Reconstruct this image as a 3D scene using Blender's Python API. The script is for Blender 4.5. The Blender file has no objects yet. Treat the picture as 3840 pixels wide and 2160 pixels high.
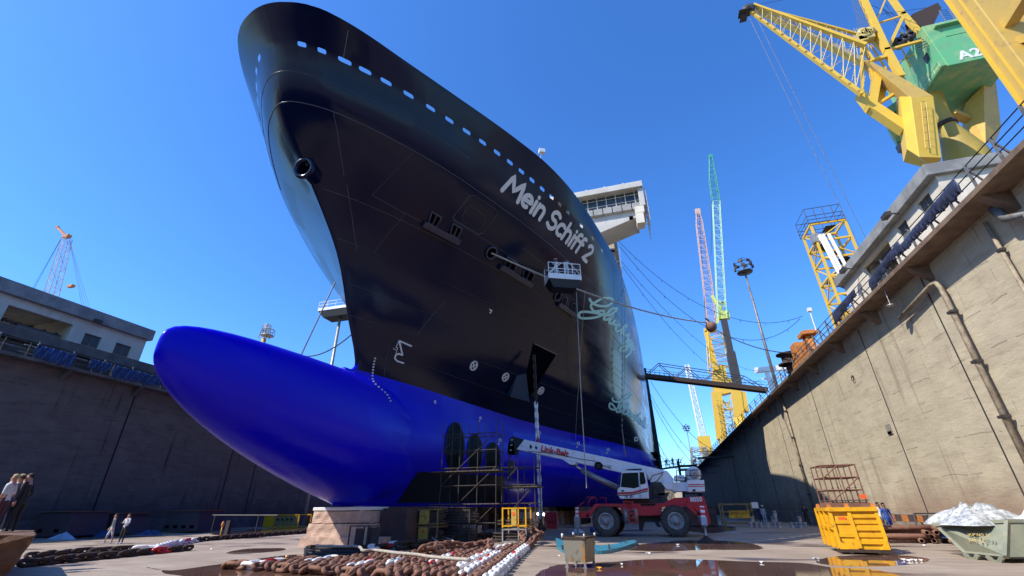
import bpy, math, random
import numpy as np
from mathutils import Vector, Matrix
from mathutils.bvhtree import BVHTree
random.seed(7)
scn = bpy.context.scene
COL = scn.collection
R = math.radians

# ---------------------------------------------------------------- camera
_cx, _cy = 1920.0, 1080.0
_V = np.array([1885 - _cx, 2246 + _cy]); _D = np.array([2460 - _cx, -(1905 - _cy)])
FOC = math.sqrt(-(_V @ _D))
_up = np.array([_V[0], _V[1], -FOC]); _up /= np.linalg.norm(_up)
_fw = np.array([_D[0], _D[1], -FOC]); _fw -= _up * (_fw @ _up); _fw /= np.linalg.norm(_fw)
_rt = np.cross(_fw, _up)
RM = np.array([_rt, _fw, _up])
EYE = 1.6
cd = bpy.data.cameras.new("camera"); cam = bpy.data.objects.new("camera", cd); COL.objects.link(cam)
cd.sensor_width = 36; cd.lens = 36 * FOC / 3840; cd.clip_start = 0.1; cd.clip_end = 6000
cam.matrix_world = Matrix([[*RM[0], 0], [*RM[1], 0], [*RM[2], EYE], [0, 0, 0, 1]])
scn.camera = cam

# ---------------------------------------------------------------- sky, sun, exposure
SUN_TO = Vector((-1.0, -0.89, 1.36)).normalized()          # direction towards the sun
w = bpy.data.worlds.new("World"); scn.world = w; w.use_nodes = True
nt = w.node_tree; bg = nt.nodes["Background"]
sky = nt.nodes.new("ShaderNodeTexSky"); sky.sky_type = 'NISHITA'; sky.sun_disc = False
sky.sun_elevation = math.asin(SUN_TO.z)
sky.sun_rotation = math.atan2(SUN_TO.x, SUN_TO.y)
sky.air_density = 1.0; sky.dust_density = 0.5; sky.ozone_density = 4.0
hs = nt.nodes.new("ShaderNodeHueSaturation"); hs.inputs[0].default_value = .5; hs.inputs[1].default_value = 1.16; nt.links.new(sky.outputs[0], hs.inputs[4])
tn = nt.nodes.new("ShaderNodeMix"); tn.data_type = 'RGBA'; tn.blend_type = 'MULTIPLY'; tn.inputs[0].default_value = 1; tn.inputs[7].default_value = (.60, .86, 1.17, 1); nt.links.new(hs.outputs[0], tn.inputs[6])
nt.links.new(tn.outputs[2], bg.inputs[0]); bg.inputs[1].default_value = 0.122
sl = bpy.data.lights.new("sun", 'SUN'); sl.energy = 3.0; sl.angle = R(0.5); sl.color = (1.0, 0.93, 0.82)
so = bpy.data.objects.new("sun", sl); COL.objects.link(so)
so.rotation_euler = (-SUN_TO).to_track_quat('-Z', 'Y').to_euler()
so.location = (-60, -60, 90)
scn.view_settings.view_transform = 'Standard'; scn.view_settings.look = 'None'
scn.view_settings.exposure = 1.08; scn.view_settings.gamma = 1.0
scn.view_settings.use_curve_mapping = False

# ---------------------------------------------------------------- photo ray helpers
def ray(px, py): return RM @ np.array([px - _cx, -(py - _cy), -FOC])
def GZ(px, py, z=0.0):
    d = ray(px, py); t = (z - EYE) / d[2]; return Vector((d[0] * t, d[1] * t, z))
def GX(px, py, x):
    d = ray(px, py); t = x / d[0]; return Vector((x, d[1] * t, EYE + d[2] * t))
def GY(px, py, y):
    d = ray(px, py); t = y / d[1]; return Vector((d[0] * t, y, EYE + d[2] * t))

# ---------------------------------------------------------------- mesh builder
class MB:
    def __init__(s): s.v = []; s.f = []; s.m = []; s.sm = []
    def add(s, vs, fs, mi=0, smooth=False):
        o = len(s.v); s.v += [Vector(a) for a in vs]
        for f in fs: s.f.append([i + o for i in f]); s.m.append(mi); s.sm.append(smooth)
        return s
    def hexa(s, p, mi=0):   # p: 4 bottom (ccw), 4 top
        return s.add(p, [(3, 2, 1, 0), (4, 5, 6, 7), (0, 1, 5, 4), (1, 2, 6, 5), (2, 3, 7, 6), (3, 0, 4, 7)], mi)
    def box(s, c, sz, rz=0.0, mi=0, ch=0.0):
        c = Vector(c); m = Matrix.Rotation(rz, 3, 'Z'); x, y, z = sz[0] / 2, sz[1] / 2, sz[2] / 2
        if ch > 0 and min(x, y, z) > ch:
            vs = []; idx = {}
            for sx in (-1, 1):
                for sy in (-1, 1):
                    for sz_ in (-1, 1):
                        for a in range(3):
                            q = [sx * x, sy * y, sz_ * z]
                            for b in range(3):
                                if b != a: q[b] -= (sx, sy, sz_)[b] * ch
                            idx[(sx, sy, sz_, a)] = len(vs); vs.append(c + m @ Vector(q))
            fs = []
            for sg in (-1, 1):
                fs.append([idx[(sg, a, b, 0)] for a, b in ((-1, -1), (1, -1), (1, 1), (-1, 1))][::sg])
                fs.append([idx[(a, sg, b, 1)] for a, b in ((-1, -1), (-1, 1), (1, 1), (1, -1))][::sg])
                fs.append([idx[(a, b, sg, 2)] for a, b in ((-1, -1), (1, -1), (1, 1), (-1, 1))][::sg])
            for s1 in (-1, 1):
                for s2 in (-1, 1):
                    fs.append([idx[(s1, s2, -1, 0)], idx[(s1, s2, 1, 0)], idx[(s1, s2, 1, 1)], idx[(s1, s2, -1, 1)]])
                    fs.append([idx[(s1, -1, s2, 0)], idx[(s1, 1, s2, 0)], idx[(s1, 1, s2, 2)], idx[(s1, -1, s2, 2)]])
                    fs.append([idx[(-1, s1, s2, 1)], idx[(1, s1, s2, 1)], idx[(1, s1, s2, 2)], idx[(-1, s1, s2, 2)]])
                    for s3 in (-1, 1): fs.append([idx[(s1, s2, s3, 0)], idx[(s1, s2, s3, 1)], idx[(s1, s2, s3, 2)]])
            return s.add(vs, fs, mi)
        p = [(-x, -y, -z), (x, -y, -z), (x, y, -z), (-x, y, -z), (-x, -y, z), (x, -y, z), (x, y, z), (-x, y, z)]
        return s.hexa([c + m @ Vector(q) for q in p], mi)
    def frame(s, d):
        d = d.normalized(); u = Vector((0, 0, 1)) if abs(d.z) < .95 else Vector((1, 0, 0))
        a = d.cross(u).normalized(); b = a.cross(d).normalized(); return a, b
    def tube(s, p0, p1, r, n=8, r2=None, mi=0):
        p0, p1 = Vector(p0), Vector(p1); r2 = r if r2 is None else r2; d = p1 - p0
        if d.length < 1e-6: return s
        a, b = s.frame(d); vs = []
        for p, rr in ((p0, r), (p1, r2)):
            for i in range(n):
                t = 2 * math.pi * i / n; vs.append(p + a * rr * math.cos(t) + b * rr * math.sin(t))
        o = len(s.v); s.v += vs
        for i in range(n):
            j = (i + 1) % n; s.f.append([o + j, o + i, o + n + i, o + n + j][::-1]); s.m.append(mi); s.sm.append(n > 6)
        s.f.append([o + i for i in range(n)][::-1]); s.m.append(mi); s.sm.append(False)
        s.f.append([o + n + i for i in range(n)]); s.m.append(mi); s.sm.append(False)
        return s
    def beam(s, p0, p1, wd, h, up=(0, 0, 1), mi=0, w2=None, h2=None):
        p0, p1 = Vector(p0), Vector(p1); d = (p1 - p0).normalized(); u = Vector(up)
        if abs(d.dot(u.normalized())) > .98: u = Vector((1, 0, 0))
        a = d.cross(u).normalized(); b = a.cross(d).normalized(); w2 = w2 or wd; h2 = h2 or h; q = []
        for p, ww, hh in ((p0, wd, h), (p1, w2, h2)):
            q += [p - a * ww / 2 - b * hh / 2, p + a * ww / 2 - b * hh / 2, p + a * ww / 2 + b * hh / 2, p - a * ww / 2 + b * hh / 2]
        return s.hexa(q, mi)
    def path(s, pts, r, n=6, closed=False, mi=0, rs=None):
        pts = [Vector(p) for p in pts]; N = len(pts); rings = []; prev = None
        for i, p in enumerate(pts):
            if closed: d = pts[(i + 1) % N] - pts[i - 1]
            else: d = pts[min(i + 1, N - 1)] - pts[max(i - 1, 0)]
            d.normalize()
            if prev is None: a, b = s.frame(d)
            else:
                a = prev - d * prev.dot(d)
                a = a.normalized() if a.length > 1e-4 else s.frame(d)[0]
                b = a.cross(d)
            prev = a; rr = rs[i] if rs else r
            rings.append([p + a * rr * math.cos(2 * math.pi * k / n) + b * rr * math.sin(2 * math.pi * k / n) for k in range(n)])
        vs = [v for q in rings for v in q]; fs = []
        for i in range(N if closed else N - 1):
            j = (i + 1) % N
            for k in range(n):
                l = (k + 1) % n; fs.append([i * n + k, i * n + l, j * n + l, j * n + k])
        if not closed: fs += [[k for k in range(n)][::-1], [(N - 1) * n + k for k in range(n)]]
        return s.add(vs, fs, mi, n >= 5)
    def prism(s, poly, vec, mi=0):
        poly = [Vector(p) for p in poly]; vec = Vector(vec); n = len(poly)
        vs = poly + [p + vec for p in poly]
        fs = [list(range(n))[::-1], [n + i for i in range(n)]] + [[i, (i + 1) % n, n + (i + 1) % n, n + i] for i in range(n)]
        return s.add(vs, fs, mi)
    def lathe(s, prof, c, axis=(0, 0, 1), n=24, mi=0, smooth=True):
        c = Vector(c); ax = Vector(axis).normalized(); a, b = s.frame(ax); vs = []; fs = []
        for r_, h in prof:
            for i in range(n):
                t = 2 * math.pi * i / n; vs.append(c + ax * h + a * r_ * math.cos(t) + b * r_ * math.sin(t))
        for k in range(len(prof) - 1):
            for i in range(n):
                j = (i + 1) % n; fs.append([k * n + i, k * n + j, (k + 1) * n + j, (k + 1) * n + i])
        return s.add(vs, fs, mi, smooth)
    def ball(s, c, r, sc=(1, 1, 1), n=12, mi=0, jit=0.0, rnd=None):
        prof = []; c = Vector(c); vs = []; fs = []; m = n // 2
        for k in range(m + 1):
            ph = math.pi * k / m
            for i in range(n):
                t = 2 * math.pi * i / n; q = 1 + (rnd.uniform(-jit, jit) if rnd else 0)
                vs.append(c + Vector((math.sin(ph) * math.cos(t) * sc[0], math.sin(ph) * math.sin(t) * sc[1], math.cos(ph) * sc[2])) * r * q)
        for k in range(m):
            for i in range(n): fs.append([k * n + i, (k + 1) * n + i, (k + 1) * n + (i + 1) % n, k * n + (i + 1) % n])
        return s.add(vs, fs, mi, True)
    def lattice(s, p0, p1, w0, w1, n, rc, rb, up=(0, 0, 1), mi=0, sides=4, h0=None, h1=None, mid=True):
        p0, p1 = Vector(p0), Vector(p1); d = (p1 - p0).normalized(); u = Vector(up)
        a = d.cross(u).normalized(); b = a.cross(d).normalized(); h0 = h0 or w0; h1 = h1 or w1
        prof = [(-1, -1), (1, -1), (1, 1), (-1, 1)] if sides == 4 else [(-1, -1), (1, -1), (0, 1)]
        L = []
        for i in range(n + 1):
            t = i / n; c = p0.lerp(p1, t); ww = (w0 + (w1 - w0) * t) / 2; hh = (h0 + (h1 - h0) * t) / 2
            L.append([c + a * ww * x + b * hh * y for x, y in prof])
        k_ = len(prof)
        for k in range(k_): s.tube(L[0][k], L[n][k], rc, 4, mi=mi)
        for i in range(n):
            for k in range(k_):
                j = (k + 1) % k_
                if i % 2 == 0: s.tube(L[i][k], L[i + 1][j], rb, 3, mi=mi)
                else: s.tube(L[i][j], L[i + 1][k], rb, 3, mi=mi)
                s.tube(L[i + 1][k], L[i + 1][j], rb, 3, mi=mi)
        return s
    def text(s, body, size, org, xd, yd, mi=0, depth=0.01, bold=0.0, align='LEFT', shear=0.0):
        c = bpy.data.curves.new("t", 'FONT'); c.body = body; c.size = size; c.extrude = depth; c.offset = bold
        c.align_x = align; c.shear = shear; c.resolution_u = 3
        o = bpy.data.objects.new("t", c); COL.objects.link(o)
        me = bpy.data.meshes.new_from_object(o.evaluated_get(bpy.context.evaluated_depsgraph_get()))
        xd, yd = Vector(xd).normalized(), Vector(yd).normalized(); zd = xd.cross(yd); org = Vector(org)
        s.add([org + xd * v.co.x + yd * v.co.y + zd * v.co.z for v in me.vertices], [list(p.vertices) for p in me.polygons], mi)
        bpy.data.objects.remove(o); bpy.data.curves.remove(c); bpy.data.meshes.remove(me); return s
    def build(s, name, mats, parent=None, org=None, bevel=0.0):
        if not isinstance(mats, (list, tuple)): mats = [mats]
        if org is None: org = parent_origin(parent)
        org = Vector(org)
        me = bpy.data.meshes.new(name)
        me.from_pydata([tuple(v - org) for v in s.v], [], s.f)
        for m in mats: me.materials.append(m)
        me.polygons.foreach_set("material_index", s.m)
        me.polygons.foreach_set("use_smooth", s.sm)
        me.update()
        o = bpy.data.objects.new(name, me); COL.objects.link(o)
        if parent is None: o.location = org
        else: o.parent = parent
        if bevel > 0:
            b = o.modifiers.new("bevel", 'BEVEL'); b.width = bevel; b.segments = 2; b.limit_method = 'ANGLE'; b.angle_limit = R(40)
        return o

def parent_origin(p):
    o = Vector((0, 0, 0))
    while p is not None: o += p.location; p = p.parent
    return o
def tag(o, label, cat, group=None, kind=None):
    if label: o['label'] = label
    if cat: o['category'] = cat
    if group: o['group'] = group
    if kind: o['kind'] = kind
    return o
def thing(name, label, cat, loc=(0, 0, 0), group=None):
    o = bpy.data.objects.new(name, None); COL.objects.link(o); o.location = loc; o.empty_display_size = .3
    return tag(o, label, cat, group)
def struct(name, mb, m, label=None):
    o = mb.build(name, m, org=(0, 0, 0)); o['kind'] = 'structure'
    if label: o['label'] = label
    return o
def dup(root, loc, label=None, rz=None):
    r = root.copy(); COL.objects.link(r); r.location = loc
    if rz is not None: r.rotation_euler = (0, 0, rz)
    if label: r['label'] = label
    for ch in list(root.children):
        c = ch.copy(); COL.objects.link(c); c.parent = r
        for g in ch.children:
            d = g.copy(); COL.objects.link(d); d.parent = c
    return r

def clones(mb, name, m, parent, offs):
    o = mb.build(name, m, parent); b = o.location.copy(); first = True
    for d in offs:
        c = o if first else o.copy()
        if not first: COL.objects.link(c); c.parent = parent
        c.location = b + Vector(d); first = False
    return o

# ---------------------------------------------------------------- materials
def mat(name, col, rough=.6, metal=0.0, col2=None, scale=2.0, thr=(.4, .6), bump=0.0, bscale=20.0, coat=0.0, rough2=None, stretch=(1, 1, 1), spec=None, detail=6, col3=None, s3=.3, thr3=(.5, .7), emit=0):
    m = bpy.data.materials.new(name); m.use_nodes = True; n = m.node_tree.nodes; l = m.node_tree.links
    b = n["Principled BSDF"]; b.inputs["Base Color"].default_value = (*col, 1); b.inputs["Roughness"].default_value = rough
    b.inputs["Metallic"].default_value = metal; b.inputs["Coat Weight"].default_value = coat; b.inputs["Coat Roughness"].default_value = .08
    if spec is not None: b.inputs["Specular IOR Level"].default_value = spec
    if emit: b.inputs["Emission Color"].default_value = (*col, 1); b.inputs["Emission Strength"].default_value = emit
    if col2 or bump:
        geo = n.new("ShaderNodeNewGeometry"); mp = n.new("ShaderNodeMapping"); mp.inputs["Scale"].default_value = stretch
        l.new(geo.outputs["Position"], mp.inputs[0])
    if col2:
        t = n.new("ShaderNodeTexNoise"); t.inputs["Scale"].default_value = scale; t.inputs["Detail"].default_value = detail; t.inputs["Roughness"].default_value = .65
        l.new(mp.outputs[0], t.inputs["Vector"])
        r_ = n.new("ShaderNodeMapRange"); r_.inputs[1].default_value = thr[0]; r_.inputs[2].default_value = thr[1]; l.new(t.outputs[0], r_.inputs[0])
        mx = n.new("ShaderNodeMix"); mx.data_type = 'RGBA'; mx.inputs[6].default_value = (*col, 1); mx.inputs[7].default_value = (*col2, 1)
        l.new(r_.outputs[0], mx.inputs[0]); out = mx.outputs[2]
        if col3:
            t3 = n.new("ShaderNodeTexNoise"); t3.inputs["Scale"].default_value = s3; t3.inputs["Detail"].default_value = 5; l.new(mp.outputs[0], t3.inputs["Vector"])
            r3 = n.new("ShaderNodeMapRange"); r3.inputs[1].default_value = thr3[0]; r3.inputs[2].default_value = thr3[1]; l.new(t3.outputs[0], r3.inputs[0])
            m3 = n.new("ShaderNodeMix"); m3.data_type = 'RGBA'; m3.inputs[7].default_value = (*col3, 1); l.new(out, m3.inputs[6]); l.new(r3.outputs[0], m3.inputs[0]); out = m3.outputs[2]
        l.new(out, b.inputs["Base Color"])
        if rough2 is not None:
            rr = n.new("ShaderNodeMapRange"); rr.inputs[3].default_value = rough; rr.inputs[4].default_value = rough2; l.new(r_.outputs[0], rr.inputs[0]); l.new(rr.outputs[0], b.inputs["Roughness"])
    if bump:
        t2 = n.new("ShaderNodeTexNoise"); t2.inputs["Scale"].default_value = bscale; t2.inputs["Detail"].default_value = 4; l.new(mp.outputs[0], t2.inputs["Vector"])
        bp = n.new("ShaderNodeBump"); bp.inputs["Strength"].default_value = min(1, bump * 10); bp.inputs["Distance"].default_value = bump; l.new(t2.outputs[0], bp.inputs["Height"]); l.new(bp.outputs[0], b.inputs["Normal"])
    return m
M = {}
M['yellow'] = mat('yellow_paint', (.72, .46, .045), .45, col2=(.66, .40, .05), scale=.8, thr=(.4, .8), bump=.003, bscale=8)
M['yellow_dusty'] = mat('dusty_yellow_paint', (.56, .36, .07), .6, col2=(.47, .29, .08), scale=.6, thr=(.4, .8), col3=(.34, .22, .10), s3=2.5, thr3=(.58, .8))
M['pale_yellow'] = mat('pale_yellow_paint', (.55, .42, .13), .55, col2=(.40, .30, .12), scale=1.5, thr=(.5, .8))
M['skip_yellow'] = mat('skip_yellow', (.72, .38, .01), .4, col2=(.62, .30, .01), scale=3, thr=(.4, .7), col3=(.30, .12, .03), s3=6, thr3=(.62, .72))
M['green_house'] = mat('crane_green', (.12, .40, .17), .5, col2=(.42, .46, .18), scale=.28, thr=(.44, .62), col3=(.16, .34, .17), s3=.9, thr3=(.45, .7))
M['dark_steel'] = mat('dark_steel', (.035, .033, .032), .6, col2=(.07, .05, .04), scale=5, thr=(.5, .7))
M['black'] = mat('black', (.008, .008, .008), .6)
M['cable'] = mat('cable_black', (.012, .012, .014), .6)
M['grey_steel'] = mat('grey_steel', (.22, .22, .22), .5, .3, col2=(.14, .12, .10), scale=2.5)
M['galv'] = mat('galvanised', (.38, .37, .35), .45, .5, col2=(.22, .18, .13), scale=4, thr=(.5, .7))
M['rust'] = mat('rust', (.23, .105, .065), .85, col2=(.14, .065, .042), scale=9, thr=(.35, .65), bump=.004, bscale=60, col3=(.24, .13, .08), s3=3, thr3=(.5, .7))
M['dark_rust'] = mat('dark_rust', (.055, .030, .022), .85, col2=(.03, .02, .016), scale=8, bump=.004, bscale=50)
M['chain_white'] = mat('chain_white', (.78, .77, .74), .35, col2=(.60, .58, .54), scale=6, thr=(.5, .8))
M['chain_red'] = mat('chain_red', (.62, .02, .02), .35, col2=(.42, .02, .02), scale=7)
M['white'] = mat('white_paint', (.72, .72, .70), .4, col2=(.52, .50, .46), scale=2.2, thr=(.5, .75))
M['crane_white'] = mat('crane_white', (.80, .80, .79), .38, col2=(.62, .60, .57), scale=1.8, thr=(.5, .75), col3=(.30, .26, .22), s3=3.5, thr3=(.66, .76))
M['crane_red'] = mat('crane_red', (.55, .02, .03), .45, col2=(.38, .02, .025), scale=2.5, thr=(.45, .7), col3=(.12, .07, .05), s3=4, thr3=(.64, .74))
M['rubber'] = mat('rubber', (.10, .085, .07), .9, col2=(.055, .05, .045), scale=4, bump=.004, bscale=40)
M['rim'] = mat('rim_grey', (.42, .40, .38), .5, col2=(.25, .22, .19), scale=5)
M['glass'] = mat('dark_glass', (.010, .022, .020), .06, coat=.5)
M['window_dark'] = mat('window_dark', (.03, .035, .035), .15)
M['red'] = mat('red_paint', (.55, .03, .03), .5)
M['orange'] = mat('orange_paint', (.60, .22, .04), .6, col2=(.35, .13, .04), scale=3)
M['orange_red'] = mat('orange_red', (.75, .12, .02), .5)
M['tarp'] = mat('blue_tarp', (.03, .07, .19), .5, col2=(.02, .045, .13), scale=1.2, bump=.02, bscale=3)
M['dark_tarp'] = mat('navy_tarp', (.035, .042, .085), .5, col2=(.015, .018, .035), scale=1.2, bump=.04, bscale=2.5)
M['plastic'] = mat('clear_plastic_sheet', (.56, .57, .56), .25, col2=(.24, .26, .26), scale=6, thr=(.42, .60), bump=.03, bscale=8)
M['rope'] = mat('rope', (.42, .38, .32), .8, col2=(.30, .26, .21), scale=12)
M['cyan_steel'] = mat('blue_plate', (.055, .25, .34), .4, col2=(.035, .17, .24), scale=2.5)
M['skip_green'] = mat('skip_green', (.23, .24, .17), .55, col2=(.17, .19, .14), scale=1.4, thr=(.42, .62), col3=(.28, .26, .18), s3=3, thr3=(.55, .7))
M['building'] = mat('painted_concrete', (.68, .62, .50), .8, col2=(.54, .48, .37), scale=.6, thr=(.45, .7), stretch=(1, 1, .35))
M['building_grey'] = mat('grey_fascia', (.28, .28, .265), .8, col2=(.18, .185, .18), scale=.8)
M['dark_room'] = mat('shutter_grey', (.10, .10, .095), .7)
M['green_boom'] = mat('green_boom', (.04, .30, .22), .5)
M['mint_boom'] = mat('pale_green_boom', (.42, .62, .40), .5)
M['lime'] = mat('lime_paint', (.55, .60, .12), .5)
M['pink_boom'] = mat('faded_red_boom', (.55, .36, .30), .6)
M['bamboo'] = mat('scaffold_board', (.13, .10, .075), .85, col2=(.08, .06, .045), scale=6)
M['deep_dark'] = mat('deep_recess', (.003, .003, .005), .9, spec=0.0)
M['galv_shaded'] = mat('weathered_shaded_tube', (.055, .042, .034), .7, 0, col2=(.035, .025, .02), scale=4, thr=(.45, .7))  # rusty brown tube, darkened further for the hull's shade on the scaffold
M['yellow_shaded'] = mat('shaded_yellow_paint', (.38, .27, .04), .6, col2=(.28, .20, .05), scale=.6, thr=(.4, .8))  # yellow crane paint with the shade of house and leg mixed into its colour
# ================================================================ THE DOCK
def ground_mat():
    m = bpy.data.materials.new("dock_floor_concrete"); m.use_nodes = True; n = m.node_tree.nodes; l = m.node_tree.links; b = n["Principled BSDF"]
    geo = n.new("ShaderNodeNewGeometry")
    def noise(sc, det=6, st=(1, 1, 1), rot=0.0, ro=.6):
        mp = n.new("ShaderNodeMapping"); mp.inputs["Scale"].default_value = st; mp.inputs["Rotation"].default_value = (0, 0, rot); l.new(geo.outputs["Position"], mp.inputs[0])
        t = n.new("ShaderNodeTexNoise"); t.inputs["Scale"].default_value = sc; t.inputs["Detail"].default_value = det; t.inputs["Roughness"].default_value = ro; l.new(mp.outputs[0], t.inputs["Vector"]); return t.outputs[0]
    def mr(src, a, c, lo=0, hi=1):
        r_ = n.new("ShaderNodeMapRange"); r_.inputs[1].default_value = a; r_.inputs[2].default_value = c; r_.inputs[3].default_value = lo; r_.inputs[4].default_value = hi; l.new(src, r_.inputs[0]); return r_.outputs[0]
    def mix(f, a, c):
        x = n.new("ShaderNodeMix"); x.data_type = 'RGBA'; l.new(f, x.inputs[0])
        for i, q in ((6, a), (7, c)):
            if isinstance(q, tuple): x.inputs[i].default_value = (*q, 1)
            else: l.new(q, x.inputs[i])
        return x.outputs[2]
    base = mix(mr(noise(.35, 8), .38, .66), (.29, .235, .175), (.41, .345, .27))
    streak = mix(mr(noise(1.3, 8, (.35, 2.4, 1), R(-12), .7), .42, .70), base, (.23, .155, .11))
    fine = mix(mr(noise(7, 6, ro=.75), .50, .75), streak, (.27, .20, .15))
    wet = mr(noise(.16, 4, (.7, 1.5, 1), R(8)), .53, .60)
    c = mix(wet, fine, (.085, .052, .036)); l.new(c, b.inputs["Base Color"])
    rr = n.new("ShaderNodeMapRange"); rr.inputs[3].default_value = .8; rr.inputs[4].default_value = .33; l.new(wet, rr.inputs[0]); l.new(rr.outputs[0], b.inputs["Roughness"])
    bp = n.new("ShaderNodeBump"); bp.inputs["Strength"].default_value = .5; bp.inputs["Distance"].default_value = .03; l.new(noise(4.5, 8, ro=.7), bp.inputs["Height"]); l.new(bp.outputs[0], b.inputs["Normal"])
    return m
def wall_mat(name, c1, c2, cl, stain, side_r=True):
    m = bpy.data.materials.new(name); m.use_nodes = True; n = m.node_tree.nodes; l = m.node_tree.links; b = n["Principled BSDF"]
    geo = n.new("ShaderNodeNewGeometry"); sep = n.new("ShaderNodeSeparateXYZ"); l.new(geo.outputs["Position"], sep.inputs[0])
    def noise(sc, det=6, st=(1, 1, 1), ro=.6):
        mp = n.new("ShaderNodeMapping"); mp.inputs["Scale"].default_value = st; l.new(geo.outputs["Position"], mp.inputs[0])
        t = n.new("ShaderNodeTexNoise"); t.inputs["Scale"].default_value = sc; t.inputs["Detail"].default_value = det; t.inputs["Roughness"].default_value = ro; l.new(mp.outputs[0], t.inputs["Vector"]); return t.outputs[0]
    def mr(src, a, c, lo=0, hi=1):
        r_ = n.new("ShaderNodeMapRange"); r_.inputs[1].default_value = a; r_.inputs[2].default_value = c; r_.inputs[3].default_value = lo; r_.inputs[4].default_value = hi; l.new(src, r_.inputs[0]); return r_.outputs[0]
    def mth(op, a, c):
        x = n.new("ShaderNodeMath"); x.operation = op
        for i, q in ((0, a), (1, c)):
            if isinstance(q, (int, float)): x.inputs[i].default_value = q
            else: l.new(q, x.inputs[i])
        return x.outputs[0]
    def mix(f, a, c):
        x = n.new("ShaderNodeMix"); x.data_type = 'RGBA'; l.new(f, x.inputs[0])
        for i, q in ((6, a), (7, c)):
            if isinstance(q, tuple): x.inputs[i].default_value = (*q, 1)
            else: l.new(q, x.inputs[i])
        return x.outputs[2]
    base = mix(mr(noise(.5, 8, (1, 1, 1.6)), .36, .66), c1, c2)
    base = mix(mr(noise(1.0, 9, (1, .45, 2.6), .72), .50, .72), base, cl)
    base = mix(mr(noise(1.2, 6, (1, 1.6, .12)), .58, .72), base, stain)          # run-down streaks
    # pour lines and form panels: wobbling horizontals and broken short ledges
    wob = mth('MULTIPLY', noise(.35, 2), .55)
    zz = mth('ADD', sep.outputs[2], wob)
    fr = mth('FRACT', mth('MULTIPLY', zz, .62), 0)
    line = mth('LESS_THAN', fr, .035)
    brk = mr(noise(.8, 3, (1, 1, .35)), .50, .54)
    line = mth('MULTIPLY', line, brk)
    fr2 = mth('FRACT', mth('MULTIPLY', mth('ADD', sep.outputs[1], mth('MULTIPLY', noise(.5, 2), .3)), .41), 0)
    vl = mth('MULTIPLY', mth('LESS_THAN', fr2, .012), mr(noise(.9, 2), .48, .52))
    ln = mth('MAXIMUM', line, vl)
    base = mix(mth('MULTIPLY', ln, .5), base, tuple(q * .35 for q in c1))
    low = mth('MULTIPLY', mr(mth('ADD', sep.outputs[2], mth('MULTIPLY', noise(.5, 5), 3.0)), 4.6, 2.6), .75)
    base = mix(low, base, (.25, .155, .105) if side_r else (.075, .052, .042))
    l.new(base, b.inputs["Base Color"]); b.inputs["Roughness"].default_value = .85
    h = mth('ADD', mth('MULTIPLY', noise(2.2, 8, (1, .6, 2), .7), 1.0), mth('MULTIPLY', ln, -.8))
    bp = n.new("ShaderNodeBump"); bp.inputs["Strength"].default_value = .6; bp.inputs["Distance"].default_value = .06; l.new(h, bp.inputs["Height"]); l.new(bp.outputs[0], b.inputs["Normal"])
    return m
M['ground'] = ground_mat()
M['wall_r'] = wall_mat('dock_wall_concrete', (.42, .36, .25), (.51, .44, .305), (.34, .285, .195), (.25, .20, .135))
M['wall_l'] = wall_mat('dock_wall_wet_shaded_concrete', (.155, .122, .092), (.20, .16, .122), (.105, .082, .062), (.055, .043, .034), False)  # right wall's concrete, its wetness and shade put into darker colours
M['conc'] = mat('plain_concrete', (.27, .235, .19), .85, col2=(.18, .15, .12), scale=.9, bump=.02, bscale=6)
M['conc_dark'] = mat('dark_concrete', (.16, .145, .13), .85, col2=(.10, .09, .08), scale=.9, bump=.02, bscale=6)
M['ledge'] = mat('ledge_concrete', (.20, .135, .09), .85, col2=(.13, .085, .06), scale=1.5, bump=.02, bscale=7)
M['water'] = mat('puddle_water', (.115, .062, .042), .035, col2=(.15, .085, .058), scale=.5, thr=(.4, .6), spec=.5)

XR, XL, SHX = 15.2, -48.0, -16.3
YN, YF = -14.0, 400.0
g = MB(); g.add([(XL - 3, YN, 0), (XR + 3, YN, 0), (XR + 3, YF, 0), (XL - 3, YF, 0)], [(0, 1, 2, 3)])
struct('dock_floor', g, M['ground'])
g = MB()
for x0, x1, zq in ((XR + 2.6, 900, 14.8), (-950, XL - 2.6, 15.0)):
    g.add([(x0, -300, zq), (x1, -300, zq), (x1, 1500, zq), (x0, 1500, zq)], [(0, 1, 2, 3)])
g.add([(XL - 2.6, YF + 2, 15.0), (XR + 2.6, YF + 2, 15.0), (XR + 2.6, 1500, 15.0), (XL - 2.6, 1500, 15.0)], [(0, 1, 2, 3)])
g.add([(XL - 2.6, -300, 15.0), (XR + 2.6, -300, 15.0), (XR + 2.6, YN - 2, 15.0), (XL - 2.6, YN - 2, 15.0)], [(0, 1, 2, 3)])
struct('quay_ground', g, M['conc'])

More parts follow.
